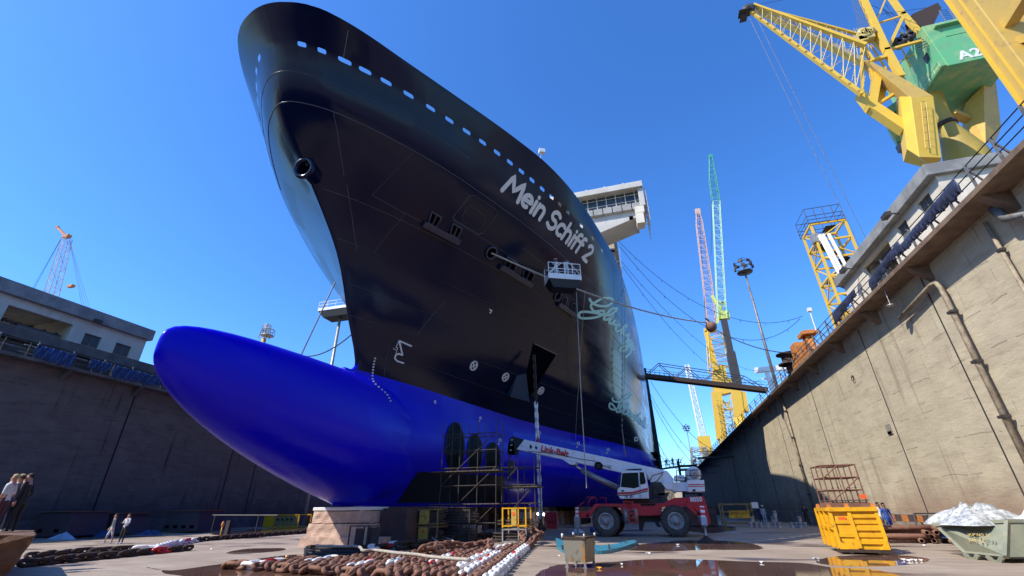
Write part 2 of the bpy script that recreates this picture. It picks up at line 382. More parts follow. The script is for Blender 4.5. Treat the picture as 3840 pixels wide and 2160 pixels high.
def puddle(pts, z=.004, seed=1, lvl=3):
    rnd = random.Random(seed); P = [Vector((p.x, p.y, z)) for p in (GZ(*q) for q in pts)]
    amp = .05; Q0 = []; n_ = len(P)
    for i in range(n_):
        a, b, c, d = P[i - 1], P[i], P[(i + 1) % n_], P[(i + 2) % n_]
        for k in range(4): t = k / 4; Q0.append(.5 * (2 * b + (c - a) * t + (2 * a - 5 * b + 4 * c - d) * t * t + (3 * b - a - 3 * c + d) * t ** 3))
    P = Q0; lvl = min(lvl, 2)
    for _ in range(lvl):
        Q = []
        for i, p in enumerate(P):
            q = P[(i + 1) % len(P)]; d = q - p; nrm = Vector((-d.y, d.x, 0)); Q += [p, (p + q) / 2 + nrm * rnd.uniform(-amp, amp) * 1.4]
        P = Q
    c = MB(); c.add(P, [list(range(len(P)))]); return struct('puddle', c, M['water'])
puddle([(1180, 2330), (560, 2130), (640, 2140), (850, 2112), (1050, 2085), (1150, 2078), (1240, 2085), (1480, 2075), (1620, 2090), (1500, 2330)], seed=2)
puddle([(850, 2072), (930, 2058), (1060, 2056), (1050, 2066), (900, 2078)], seed=3)
puddle([(2080, 2230), (2060, 2125), (2250, 2112), (2420, 2098), (2600, 2098), (2800, 2106), (3010, 2112), (3120, 2128), (3300, 2140), (3420, 2230)], seed=4)
puddle([(2300, 2058), (2420, 2040), (2560, 2028), (2760, 2030), (2860, 2052), (2820, 2062), (2640, 2062), (2480, 2068)], seed=5)
puddle([(3060, 2105), (3150, 2085), (3350, 2082), (3480, 2095), (3440, 2115), (3250, 2125), (3120, 2120)], seed=6)
puddle([(800, 1999), (1100, 1978), (1170, 1985), (1150, 1996), (940, 2012)], seed=7, lvl=2)
puddle([(2560, 1975), (2700, 1968), (2760, 1985), (2640, 2000)], seed=8, lvl=2)
puddle([(1420, 2052), (1640, 2030), (1660, 2050), (1520, 2064)], seed=9, lvl=2)

def dockwall(side):
    X = XR if side > 0 else XL; s = side
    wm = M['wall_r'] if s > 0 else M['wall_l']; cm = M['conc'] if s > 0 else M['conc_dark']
    t = thing('dock_wall', 'sunlit tan concrete dock wall right of the ship with pipes running down it' if s > 0 else 'dark shaded concrete dock wall on the left behind the bulbous bow', 'dock wall', (X, 0, 0))
    w_ = MB(); ys = [YN - 2] + [y for y in range(-8, 400, 8)] + [YF]
    for y0, y1 in zip(ys[:-1], ys[1:]):
        w_.add([(X, y0, 0), (X, y1, 0), (X, y1, 12.75), (X, y0, 12.75)], [(0, 1, 2, 3) if s < 0 else (3, 2, 1, 0)])
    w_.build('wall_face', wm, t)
    p = MB(); p.box((X - s * .55, (YN + YF) / 2, .575), (1.1, YF - YN, 1.15)); p.build('plinth', cm, t)
    l_ = MB(); l_.box((X - s * .6 + s * .9, (YN + YF) / 2, 12.86), (3.0, YF - YN, .24))
    y = YN + 2
    while y < YF:                                    # corbels below the ledge
        l_.hexa([Vector((X - s * .02, y, 11.9)), Vector((X - s * .02, y + .4, 11.9)), Vector((X, y + .4, 11.9)), Vector((X, y, 11.9)), Vector((X - s * 1.0, y, 12.739)), Vector((X - s * 1.0, y + .4, 12.739)), Vector((X, y + .4, 12.739)), Vector((X, y, 12.739))]); y += 6.2
    l_.build('ledge', M['ledge'] if s > 0 else M['conc_dark'], t, bevel=.03)
    gl = MB(); gl.box((X + s * 2.4, (YN + YF) / 2, 13.9 if s < 0 else 13.56), (.3, YF - YN, 1.8 if s < 0 else 1.15)); gl.build('gallery_wall', M['conc_dark'], t)
    u = MB(); u.box((X + s * 2.3, (YN + YF) / 2, 15.25 if s < 0 else 14.5), (2.2, YF - YN, .9 if s < 0 else .7)); u.build('upper_slab', cm, t, bevel=.04)
    # joints
    j = MB(); jy = (GX(427, 1700, XL).y, GX(845, 1800, XL).y, GX(945, 1800, XL).y) if s < 0 else ()
    if s < 0: ys2 = list(jy) + [95, 125, 160, 200, 250]
    else: ys2 = [26.2, 34.6, 47.0, 60, 70, 82, 98, 120, 150, 190]
    for y in ys2: j.box((X - s * .012, y, 6.9), (.03, .13 if s < 0 else .07, 11.4))
    j.build('expansion_joint', M['black'] if s < 0 else M['dark_steel'], t)
    return t
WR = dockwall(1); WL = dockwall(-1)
for yy in (YF + 1, YN - 3):
    e = thing('dock_end_wall', 'concrete wall closing the %s end of the dock' % ('far' if yy > 0 else 'near'), 'dock wall', (SHX, yy, 0))
    q = MB(); q.box((SHX, yy, 7.6), (XR - XL + 4, 2, 15.2)); q.build('wall_face', M['wall_l'], e)

# steel pipes and ledge furniture on the right wall
def wallpipe(pts, r, name, m, label):
    o = thing(name, label, 'pipe', pts[0], 'pipes on the sunlit dock wall'); q = MB(); q.path(pts, r, 8); q.build('pipe', m, o)
    for i in range(4):
        b = MB(); a = Vector(pts[-2]).lerp(Vector(pts[-1]), (i + .5) / 4); b.box(a, (r * 2.6, r * 3.2, .12)); b.build('bracket', M['dark_steel'], o)
M['pipe_tan'] = mat('tan_pipe', (.34, .28, .19), .7, col2=(.20, .15, .10), scale=3)
a0 = GX(3518, 1060, XR - .3); a1 = GX(3400, 1110, XR - .3)
wallpipe([Vector((XR - .3, a0.y + 4.2, 11.2)), Vector((XR - .3, a0.y + .5, 11.6)), Vector((XR - .3, a0.y + .12, 11.5)), Vector((XR - .3, a0.y, 11.1)), Vector((XR - .3, a0.y, 1.3))], .115, 'wall_pipe', M['pipe_tan'], 'thick tan pipe with an elbow running down the sunlit dock wall')
b0 = GX(3735, 905, XR - .2).y
wallpipe([Vector((XR - .2, b0, 12.3)), Vector((XR - .2, b0, 1.3))], .075, 'wall_pipe', M['pipe_tan'], 'thin tan pipe on the wall, right of the elbow pipe')
c0 = GX(2945, 1540, XR - .2).y
wallpipe([Vector((XR - .2, c0, 12.3)), Vector((XR - .2, c0, 1.3))], .11, 'wall_pipe', M['pipe_tan'], 'rusty brown pipe beside the edge of the ship shadow on the wall')
d0 = GX(3835, 770, XR - .4)
wallpipe([Vector((XR - .4, d0.y + 1.2, 12.4)), Vector((XR - .4, d0.y + .9, 11.7)), Vector((XR - .4, d0.y, 11.3)), Vector((XR - .4, d0.y - .2, 6))], .17, 'wall_pipe', M['grey_steel'], 'fat grey pipe at the right edge of the picture under the ledge')

def railing(side, y0, y1, label):
    X = XR - 1.1 if side > 0 else XL + 1.1; zb = 12.98
    t = thing('railing', label, 'railing', (X, y0, zb)); rl = MB(); ps = MB(); y = y0; pp = []
    for h in (.4, .75, 1.1): rl.tube((X, y0, zb + h), (X, y1, zb + h), .03, 4)
    while y < y1:
        pp.append((0, y - y0, 0)); y += 1.6 if y < 50 else 3.4
    rl.build('rail', M['dark_steel'], t); ps.beam((X, y0, zb), (X, y0, zb + 1.12), .09, .07, (0, 1, 0)); ps.tube((X, y0, zb + 1.0), (X + side * .55, y0 + .1, zb), .045, 5)
    clones(ps, 'post', M['dark_steel'] if side < 0 else M['grey_steel'], t, pp)
railing(1, 6, 240, 'grey post railing along the ledge of the right dock wall')
railing(-1, 6, 200, 'dark railing along the ledge of the left dock wall')
def tarp(side, ya, yb, seed, m, label, h=1.1, sag=.5, ht=1.1, drop=0.0):
    X = XR - 1.1 if side > 0 else XL + 1.1; zb = 12.98; rnd = random.Random(seed); n = 60; k = 7
    q = MB(); vs = []
    fold = [rnd.uniform(-.5, .5) for _ in range(n + 1)]
    for i in range(n + 1):
        t_ = i / n; y = ya + (yb - ya) * t_; top = zb + ht - drop * t_ - .04 * abs(math.sin(t_ * 9)); bot = max(zb - .15, top - h * (.75 + .25 * math.sin(2.2 * t_ + seed)) - .05 * math.sin(i * .7 + seed))
        for j in range(k + 1):
            f = j / k; out = .05 + .05 * math.sin(math.pi * f) + .035 * math.sin(i * 1.9 + f * 2.2 + seed) * (.3 + f) + .02 * fold[i] * f + (0 if side > 0 else .10 * math.sin(i * .8 + j * .9 + seed) * math.sin(i * .31))
            vs.append(Vector((X - side * out, y + .05 * math.sin(j * 1.3 + i * .5), top + (bot - top) * f)))
    fs = [[i * (k + 1) + j, (i + 1) * (k + 1) + j, (i + 1) * (k + 1) + j + 1, i * (k + 1) + j + 1] for i in range(n) for j in range(k)]
    q.add(vs, fs, 0, True); o = q.build('tarpaulin', m, org=(X, ya, zb)); s_ = o.modifiers.new('s', 'SOLIDIFY'); s_.thickness = .02
    tag(o, label, 'tarpaulin', 'tarpaulins draped over the railings')
y_ = lambda px, py: GX(px, py, XR - 1.1).y
tarp(1, y_(3640, 760), y_(3390, 960), 3, M['dark_tarp'], 'bunched navy tarpaulin on the right railing, below the white building window', 1.0, drop=.3)
tarp(1, y_(3400, 960), y_(3270, 1080), 4, M['dark_tarp'], 'longest navy tarpaulin fold sagging on the right railing', 1.1, drop=.35)
tarp(1, y_(3215, 1100), y_(3130, 1190), 5, M['dark_tarp'], 'small navy tarpaulin on the railing near the orange winch', .9)
yl = lambda px, py: GX(px, py, XL + 1.1).y
tarp(-1, yl(130, 1310), yl(285, 1330), 6, M['tarp'], 'blue tarpaulin on the left railing, under the open bay of the building', 1.3)
tarp(-1, yl(330, 1365), yl(410, 1390), 7, M['tarp'], 'small blue tarpaulin scrap between two larger ones', .9)
tarp(-1, yl(415, 1400), yl(545, 1420), 8, M['tarp'], 'wide blue tarpaulin on the left railing next to the bulb', 1.4)
tarp(-1, yl(530, 1420), yl(640, 1440), 9, M['tarp'], 'blue tarpaulin partly hidden behind the nose of the bulb', 1.5)

# gangway gear in the left gallery recess: stacked boards
rnd = random.Random(5)
q = MB()
for i in range(34):
    y = rnd.uniform(18, 52); q.box((XL - .2 + rnd.uniform(-.6, .6), y, 13.02 + rnd.uniform(.1, 1.1)), (.2, rnd.uniform(1.5, 4), .08), rnd.uniform(-.1, .1))
for y in np.arange(18, 54, 2.6): q.beam((XL - .4, float(y), 12.99), (XL - .4, float(y), 14.7), .1, .1, (0, 1, 0))
o = q.build('stacked_boards', M['galv'], org=(XL, 30, 13)); tag(o, 'grey scaffold boards piled in the gallery behind the left railing', 'boards')

# -------------------------------------------------------------- quay buildings
def building(side, y0, y1, bay, wins, label):
    X = 19.0 if side > 0 else -54.0; s = side; zt = 20.3 if s > 0 else 20.7; zb = 14.8 if s > 0 else 15.0; D = 7.5; zf = 19.5
    t = thing('quay_building', label, 'building', (X, (y0 + y1) / 2, zb)); w_ = MB(); T = .35; holes = sorted([bay] + [(a, b) for a, b in wins])
    wz = {bay: (15.1, 19.2 if s > 0 else 18.7)}
    for a, b in wins: wz[(a, b)] = (18.2, 19.2) if s > 0 else (16.9, 18.3)
    y = y0
    for a, b in holes:
        w_.box((X + s * T / 2, (y + a) / 2, (zb + zf) / 2), (T, a - y, zf - zb)); lo, hi = wz[(a, b)]
        w_.box((X + s * T / 2, (a + b) / 2, (zb + lo) / 2), (T, b - a, lo - zb)); w_.box((X + s * T / 2, (a + b) / 2, (hi + zf) / 2), (T, b - a, zf - hi)); y = b
    w_.box((X + s * T / 2, (y + y1) / 2, (zb + zf) / 2), (T, y1 - y, zf - zb))
    w_.box((X + s * (T / 2 + D / 2), y0 + T / 2, (zb + zf) / 2), (D - T - .004, T, zf - zb)); w_.box((X + s * (T / 2 + D / 2), y1 - T / 2, (zb + zf) / 2), (D - T - .004, T, zf - zb))
    # rear wall with an opening opposite the bay
    a, b = bay; w_.box((X + s * D, (y0 + a) / 2 + .2, (zb + zf) / 2), (T, a - y0 - .8, zf - zb)); w_.box((X + s * D, (b + y1) / 2 - .2, (zb + zf) / 2), (T, y1 - b - .8, zf - zb))
    w_.box((X + s * D, (a + b) / 2, 18.7), (T, b - a + .4, 1.6))
    for yy in (a - .3, b + .3): w_.box((X + s * D / 2, yy, (zb + zf) / 2), (D - 1.2, .25, zf - zb - .01))
    w_.build('wall', M['building'], t)
    r_ = MB(); r_.box((X + s * (D / 2 - .1), (y0 + y1) / 2, (zf + zt) / 2 + .002), (D + .8, y1 - y0 + .6, zt - zf)); r_.build('roof_fascia', M['building_grey'], t, bevel=.03)
    for a, b in wins:
        f = MB(); lo, hi = wz[(a, b)]; f.box((X + s * .22, (a + b) / 2, (lo + hi) / 2), (.06, b - a, hi - lo)); fo = f.build('window', M['dark_room'], t)
        k = MB(); k.box((X + s * .16, (a + b) / 2, (lo + hi) / 2), (.08, .07, hi - lo)); k.box((X + s * .16, (a + b) / 2, hi - .04), (.08, b - a, .08)); k.box((X + s * .16, (a + b) / 2, lo + .04), (.08, b - a, .08)); k.build('window_frame', M['grey_steel'], fo)
    f = MB(); a, b = bay                       # steel trusses seen in the open bay
    for yy in np.linspace(a + .6, b - .6, 5): f.beam((X + s * .6, float(yy), 17.6), (X + s * (D - .5), float(yy), 17.6), .12, .14); f.beam((X + s * 1.2, float(yy), 15.05), (X + s * 1.2, float(yy), 17.6), .12, .12, (0, 1, 0))
    f.beam((X + s * 1.2, a, 17.6), (X + s * 1.2, b, 17.6), .12, .16); f.beam((X + s * 4, a, 17.6), (X + s * 4, b, 17.6), .12, .16)
    f.build('steel_frame', M['dark_steel'], t)
    f = MB(); f.box((X + s * .6, b - 2.0, 16.3), (.05, 3.4, 2.3)); f.build('bay_screen', M['dark_room'], t)
    for yy in (y0 + (y1 - y0) * .25, y0 + (y1 - y0) * .78):
        f = MB(); f.tube((X - s * .3, yy, 19.5), (X - s * .9, yy, 19.6), .05, 6); f.box((X - s * 1.1, yy, 19.45), (.35, .7, .3), .0); f.build('floodlight', M['dark_steel'], t)
    f = MB(); yc = y0 + (y1 - y0) * .42; f.box((X - s * .345, yc, 20.1), (.05, 2.2, .62), mi=0)
    for i in range(3): f.box((X - s * .38, yc - .6 + i * .6, 20.1), (.03, .42, .3), mi=1)
    f.build('sign_board', [M['building'], M['building_grey']], t)
    return t
yL = lambda px, py: GX(px, py, -54.0).y
building(-1, 8.0, yL(565, 1238), (yL(40, 1130), yL(275, 1220)), [(yL(333, 1220), yL(395, 1240)), (yL(449, 1255), yL(505, 1275))], 'long low concrete building with an open bay, on the left quay')
building(1, 27.5, 42.9, (34.3, 39.0), [(28.6, 30.0), (31.6, 32.9)], 'white concrete building with grey fascia on the right quay, under the crane')
# vents left of the first windows on left building
# ================================================================ THE SHIP
def hull_mat(name, c, c2, rough=.10, coat=.6, bmp=.014, spec=.30):
    m = bpy.data.materials.new(name); m.use_nodes = True; n = m.node_tree.nodes; l = m.node_tree.links; b = n["Principled BSDF"]
    geo = n.new("ShaderNodeNewGeometry"); sep = n.new("ShaderNodeSeparateXYZ"); l.new(geo.outputs["Position"], sep.inputs[0])
    cb = n.new("ShaderNodeCombineXYZ"); l.new(sep.outputs[1], cb.inputs[0]); l.new(sep.outputs[2], cb.inputs[1])
    br = n.new("ShaderNodeTexBrick"); br.inputs["Scale"].default_value = 1.0; br.inputs["Brick Width"].default_value = 4.3; br.inputs["Row Height"].default_value = 1.15
    br.inputs["Mortar Size"].default_value = .015; br.inputs["Color1"].default_value = (0, 0, 0, 1); br.inputs["Color2"].default_value = (1, 1, 1, 1); br.inputs["Mortar"].default_value = (.5, .5, .5, 1)
    l.new(cb.outputs[0], br.inputs["Vector"])
    mx = n.new("ShaderNodeMix"); mx.data_type = 'RGBA'; mx.inputs[6].default_value = (*c, 1); mx.inputs[7].default_value = (*c2, 1); l.new(br.outputs[0], mx.inputs[0]); l.new(mx.outputs[2], b.inputs["Base Color"])
    rr = n.new("ShaderNodeMapRange"); rr.inputs[3].default_value = rough; rr.inputs[4].default_value = rough * 2.1; l.new(br.outputs[0], rr.inputs[0]); l.new(rr.outputs[0], b.inputs["Roughness"])
    b.inputs["Specular IOR Level"].default_value = spec; b.inputs["Coat Weight"].default_value = coat; b.inputs["Coat Roughness"].default_value = .05
    # slightly uneven plating: broad waves plus a small step at the plate edges
    t = n.new("ShaderNodeTexNoise"); t.inputs["Scale"].default_value = .55; t.inputs["Detail"].default_value = 2; l.new(geo.outputs["Position"], t.inputs["Vector"])
    ad = n.new("ShaderNodeMath"); ad.operation = 'MULTIPLY_ADD'; ad.inputs[1].default_value = .02; l.new(br.outputs[1], ad.inputs[0]); l.new(t.outputs[0], ad.inputs[2])
    bp = n.new("ShaderNodeBump"); bp.inputs["Strength"].default_value = 1.0; bp.inputs["Distance"].default_value = bmp; l.new(ad.outputs[0], bp.inputs["Height"]); l.new(bp.outputs[0], b.inputs["Normal"]); l.new(bp.outputs[0], b.inputs["Coat Normal"])
    return m
M['hull_navy'] = hull_mat('hull_navy_gloss', (.002, .0045, .024), (.003, .005, .024), .13, 0.0, .006, .24)
M['hull_blue'] = hull_mat('antifouling_blue', (.003, .0008, .58), (.005, .0015, .52), .22, 0.0, .012, .20)
M['bulb_blue'] = hull_mat('bulb_blue_paint', (.003, .0008, .62), (.005, .0015, .54), .20, 0.0, .012, .20)
M['name_white'] = mat('name_lettering', (.60, .57, .54), .5)
M['script_green'] = mat('pale_green_lettering', (.36, .62, .55), .5)
M['frame_navy'] = mat('fairlead_navy', (.03, .028, .05), .35)
M['mark_white'] = mat('hull_mark_white', (.62, .62, .60), .5)
M['seam'] = mat('weld_seam', (.045, .045, .055), .35, coat=.3)
M['ship_white'] = mat('superstructure_white', (.50, .47, .42), .5, col2=(.42, .39, .34), scale=.6)
M['ship_glass'] = mat('bridge_glass', (.02, .03, .03), .05, col2=(.05, .06, .05), scale=1.2, thr=(.5, .55))

S_ = np.array([0, .2, .5, 1, 2, 3, 4.5, 6, 8, 10, 13, 16, 20, 26, 33, 42, 54, 75, 100, 150, 300.])
TB = {
    25.5: (10.05, [0, 1.2, 1.95, 2.7, 3.6, 4.3, 5.2, 6.1, 7.3, 8.5, 10.2, 11.7, 13.1, 14.5, 15.7, 16.5, 17.1, 17.6, 17.9, 17.9, 17.9]),
    24.0: (11.2, [0, .9, 1.4, 2.05, 3.0, 3.85, 4.95, 5.95, 7.15, 8.3, 9.8, 11.1, 12.65, 14.45, 15.5, 16.3, 17.0, 17.6, 17.9, 17.9, 17.9]),
    21.2: (12.8, [0, .72, 1.2, 1.85, 2.75, 3.5, 4.5, 5.4, 6.5, 7.4, 8.7, 9.9, 11.3, 13.1, 14.6, 15.8, 16.7, 17.5, 17.9, 17.9, 17.9]),
    18.3: (16.0, [0, .28, .5, .95, 1.7, 2.35, 3.2, 4.0, 5.0, 5.9, 7.2, 8.4, 9.9, 11.9, 13.6, 15.1, 16.4, 17.4, 17.9, 17.9, 17.9]),
    15.5: (19.0, [0, .18, .32, .58, 1.05, 1.5, 2.2, 2.9, 3.85, 4.75, 6.1, 7.3, 8.8, 10.9, 12.9, 14.7, 16.1, 17.3, 17.9, 17.9, 17.9]),
    12.2: (20.9, [0, .13, .25, .48, .95, 1.35, 1.95, 2.5, 3.2, 3.9, 5.0, 6.2, 7.7, 9.8, 12.0, 14.1, 15.8, 17.2, 17.9, 17.9, 17.9]),
    9.25: (22.4, [0, .10, .18, .34, .65, .95, 1.4, 1.8, 2.25, 2.7, 3.4, 4.1, 5.1, 7.1, 9.6, 13.0, 16.2, 17.4, 17.9, 17.9, 17.9]),
    7.0: (21.3, [0, .2, .4, .65, 1.05, 1.4, 1.8, 2.12, 2.5, 2.8, 3.3, 3.95, 4.9, 6.9, 9.4, 12.8, 16.0, 17.3, 17.9, 17.9, 17.9]),
    5.0: (20.0, [0, .4, .75, 1.15, 1.65, 1.95, 2.25, 2.42, 2.65, 2.85, 3.2, 3.75, 4.7, 6.6, 9.0, 12.2, 15.6, 17.1, 17.8, 17.9, 17.9]),
    3.2: (21.6, [0, .2, .5, .8, 1.2, 1.5, 1.8, 2.0, 2.2, 2.35, 2.65, 3.1, 3.9, 5.5, 7.8, 11.0, 14.6, 16.8, 17.6, 17.8, 17.8]),
    1.85: (22.3, [0, .1, .3, .5, .8, 1, 1.2, 1.35, 1.5, 1.6, 1.8, 2.1, 2.7, 3.9, 5.9, 9, 12.8, 15.2, 16.2, 16.4, 16.4]),
}
ZL = sorted(TB)
def crom(x, xs, ys):       # Catmull-Rom over non-uniform knots
    k = min(max(int(np.searchsorted(xs, x)) - 1, 0), len(xs) - 2); h = xs[k + 1] - xs[k]; t = (x - xs[k]) / h
    def sl(i):
        if i == 0: return (ys[1] - ys[0]) / (xs[1] - xs[0])
        if i == len(xs) - 1: return (ys[-1] - ys[-2]) / (xs[-1] - xs[-2])
        return (ys[i + 1] - ys[i - 1]) / (xs[i + 1] - xs[i - 1])
    m0, m1 = sl(k) * h, sl(k + 1) * h
    return (2 * t**3 - 3 * t**2 + 1) * ys[k] + (t**3 - 2 * t**2 + t) * m0 + (-2 * t**3 + 3 * t**2) * ys[k + 1] + (t**3 - t**2) * m1
RT = np.sqrt(S_)
def level(z):
    yt = crom(z, ZL, [TB[q][0] for q in ZL]); b = np.array([crom(z, ZL, [TB[q][1][i] for q in ZL]) for i in range(len(S_))]); b[0] = 0; return yt, np.maximum(b, 0)
_lv = {}
def bz(s, z):
    if z not in _lv: _lv[z] = level(z)
    yt, b = _lv[z]; return yt + s, max(0, crom(math.sqrt(s), RT, b))
def hull_pt(s, z, side): y, b = bz(s, z); return Vector((SHX + side * b, y, z))

SHIP = thing('cruise_ship', 'huge navy cruise ship in dry dock with bright blue bulbous bow and white name lettering', 'ship', (SHX, 20, 1.85))
win_s = [2.0, 2.76 + .1, 3.85, 5.03, 6.32, 7.54, 8.75, 9.96, 11.18, 12.37, 13.54, 14.72, 15.95, 17.15, 18.34, 19.5, 21.88, 24.22, 26.65]
base = list(np.array([0, .1, .22, .35, .55, .8, 1.1, 1.4]) ** 2) + list(np.arange(2.5, 30, .6)) + list(np.arange(30, 60, 2)) + [64, 70, 78, 88, 100, 120, 150, 200, 280]
HWN = .27
wins_all = [(s, HWN) for s in win_s] + [(.5, .12), (1.12, .15)]
cols = set()
for s, h in wins_all: cols |= {round(s - h, 3), round(s - h * .72, 3), round(s + h * .72, 3), round(s + h, 3)}
for b_ in base:
    if all(abs(b_ - s) > h + .05 for s, h in wins_all): cols.add(round(b_, 3))
cols = sorted(cols)
rows = [9.25, 9.8, 10.5, 11.3, 12.2, 13, 13.8, 14.6, 15.5, 16.4, 17.3, 18.3, 19, 19.7, 20.4, 21.2, 21.9, 22.6, 23.2, 23.89, 23.93, 24.05, 24.09, 24.6, 25.1, 25.5]
hole_cells = {}
for s, h in wins_all:
    i0 = cols.index(round(s - h, 3)); hole_cells[i0] = i0 + 3
def grid(rows, cols, side, holes=False):
    vs = [hull_pt(s, z, side) for z in rows for s in cols]; nc = len(cols); fs = []
    for r_ in range(len(rows) - 1):
        for c in range(nc - 1):
            a, b, d, e = r_ * nc + c, r_ * nc + c + 1, (r_ + 1) * nc + c + 1, (r_ + 1) * nc + c
            quad = [[a, b, d, e]]
            if holes and 23.88 < rows[r_] < 24.08:
                for i0, i1 in hole_cells.items():
                    if i0 <= c < i1:
                        rr = rows.index(23.89); k = r_ - rr; cc = c - i0
                        if k == 1 or cc == 1: quad = []
                        elif (cc, k) == (0, 0): quad = [[a, b, e]]
                        elif (cc, k) == (2, 0): quad = [[a, b, d]]
                        elif (cc, k) == (0, 2): quad = [[a, d, e]]
                        else: quad = [[b, d, e]]
            for q in quad: fs.append(q if side > 0 else q[::-1])
    return vs, fs
hm = MB()
for side in (1, -1):
    vs, fs = grid(rows, cols, side, True); hm.add(vs, fs, 0, True)
    L_ = [hull_pt(s, 25.5, side) for s in cols]; I_ = [p + Vector((-side * .25, .12, 0)) for p in L_]          # bulwark capping turned inwards
    for z_off in (0,):
        o_ = len(L_); hm.add(L_ + I_, [[i, i + 1, o_ + i + 1, o_ + i][::(1 if side > 0 else -1)] for i in range(o_ - 1)], 0)
dk = [hull_pt(s, 23.2, 1) for s in cols]; dkl = [hull_pt(s, 23.2, -1) for s in cols]; n_ = len(dk)
hm.build('hull', M['hull_navy'], SHIP)
d = MB(); d.add([p - Vector((.02, 0, 0)) for p in dk] + [p + Vector((.02, 0, 0)) for p in dkl], [[i, i + 1, n_ + i + 1, n_ + i][::-1] for i in range(1, n_ - 1)]); d.build('deck', M['conc'], SHIP)
lo_rows = [1.85, 2.3, 2.8, 3.2, 3.8, 4.4, 5.0, 5.7, 6.4, 7.0, 7.8, 8.5, 9.25]; lo_cols = [s for s in base]
lm = MB()
for side in (1, -1):
    vs, fs = grid(lo_rows, lo_cols, side); lm.add(vs, fs, 0, True)
nb = len(lo_cols); lm.add([hull_pt(s, 1.85, 1) for s in lo_cols] + [hull_pt(s, 1.85, -1) for s in lo_cols], [[i, i + 1, nb + i + 1, nb + i][::-1] for i in range(nb - 1)][::1])
lm.build('underwater_hull', M['hull_blue'], SHIP)
# bulb
bm_ = MB(); U = [0, .0008, .004, .012, .03, .06, .1, .15, .22, .3, .4, .5, .6, .7, .8, .9, 1.0]; NT = 48; vs = []; L = 23 - 10.92
secs = []
for u in U:
    y = 10.92 + L * u; top = 6.7 + 2.25 * u ** .2 if u > 0 else 6.7; bot = 6.7 - 4.87 * u ** .569; ww = 2.3 * u ** .558; secs.append((y, top, bot, ww))
for y, top, ww in ((25, 8.80, 2.34), (27, 8.45, 2.32), (29, 7.9, 2.22), (31, 7.2, 2.0), (34, 6.2, 1.5)): secs.append((y, top, 1.83, ww))
for y, top, bot, ww in secs:
    zc = bot + (top - bot) * .461
    for i in range(NT):
        t = 2 * math.pi * i / NT; s_ = math.sin(t); z = zc + ((top - zc) if s_ > 0 else (zc - bot)) * s_; vs.append(Vector((SHX + ww * math.cos(t), y, z)))
fs = []
for k in range(len(secs) - 1):
    for i in range(NT): j = (i + 1) % NT; fs.append([k * NT + i, (k + 1) * NT + i, (k + 1) * NT + j, k * NT + j][::-1])
bm_.add(vs, fs, 0, True); bm_.build('bulbous_bow', M['bulb_blue'], SHIP)
# fairing between stem and bulb top
fr = MB()
pts = [(21.25, 8.93, .22), (21.8, 8.98, .2), (22.15, 9.15, .16), (22.35, 9.45, .12), (22.4, 9.8, .09)]
fr.path([Vector((SHX, y + .12, z - .05)) for y, z, r_ in pts], .2, 10, rs=[p[2] for p in pts]); fr.build('stem_fairing', M['bulb_blue'], SHIP)

# ray-casting onto the hull for every mark welded or painted on it
bvh = BVHTree.FromPolygons([tuple(v) for v in hm.v] + [tuple(v) for v in lm.v] + [tuple(v) for v in bm_.v],
                           hm.f + [[i + len(hm.v) for i in f] for f in lm.f] + [[i + len(hm.v) + len(lm.v) for i in f] for f in bm_.f])
EYEV = Vector((0, 0, EYE))
def hit(px, py, off=.02):
    dr = Vector(ray(px, py)).normalized(); r_ = bvh.ray_cast(EYEV, dr)
    if r_[0] is None: return None, None
    nn = r_[1] if r_[1].dot(dr) < 0 else -r_[1]
    return r_[0] + nn * off, nn
def snap(p, off=.02, out=None):
    c, nn, i, dd = bvh.find_nearest(p)
    if c is None: return p, Vector((1, 0, 0))
    if nn.x < 0 if out is None else nn.dot(out) < 0: nn = -nn
    return c + nn * off, nn
def hull_at(y, z):          # port side surface point at ship station y and height z
    yt, b = level(z); s = max(y - yt, 0.0); return Vector((SHX + max(0, crom(math.sqrt(s), RT, b)), y, z))
def ribbon(mb, P, wd, off=.025, mi=0, caps=True):
    """flat painted stroke of constant width lying on the plating; P = points on the hull"""
    Q = [P[0]]
    for a, b in zip(P[:-1], P[1:]):
        n_ = max(1, int((b - a).length / max(wd * .8, .12)))
        for i in range(1, n_ + 1): Q.append(a.lerp(b, i / n_))
    Q = [snap(q, off) for q in Q]; vs = []; N = len(Q)
    for i, (p, nn) in enumerate(Q):
        dr = (Q[min(i + 1, N - 1)][0] - Q[max(i - 1, 0)][0]).normalized(); sd = nn.cross(dr).normalized()
        vs += [snap(p + sd * wd / 2, off)[0], snap(p - sd * wd / 2, off)[0]]
    mb.add(vs, [[2 * i, 2 * i + 1, 2 * i + 3, 2 * i + 2] for i in range(N - 1)], mi)
    if caps:
        for i in (0, N - 1):
            p, nn = Q[i]; dr = (Q[1][0] - Q[0][0]).normalized() if i == 0 else (Q[-1][0] - Q[-2][0]).normalized(); sd = nn.cross(dr).normalized()
            sg = -1 if i == 0 else 1
            arc = [snap(p + (sd * math.cos(a) + dr * sg * math.sin(a)) * wd / 2, off)[0] for a in np.linspace(0, math.pi, 7)]
            mb.add([p] + arc, [[0, k, k + 1] for k in range(1, 7)], mi)
def arc2(cx, cy, rx, ry, a0, a1, n=12): return [(cx + rx * math.cos(R(a0 + (a1 - a0) * i / n)), cy + ry * math.sin(R(a0 + (a1 - a0) * i / n))) for i in range(n + 1)]
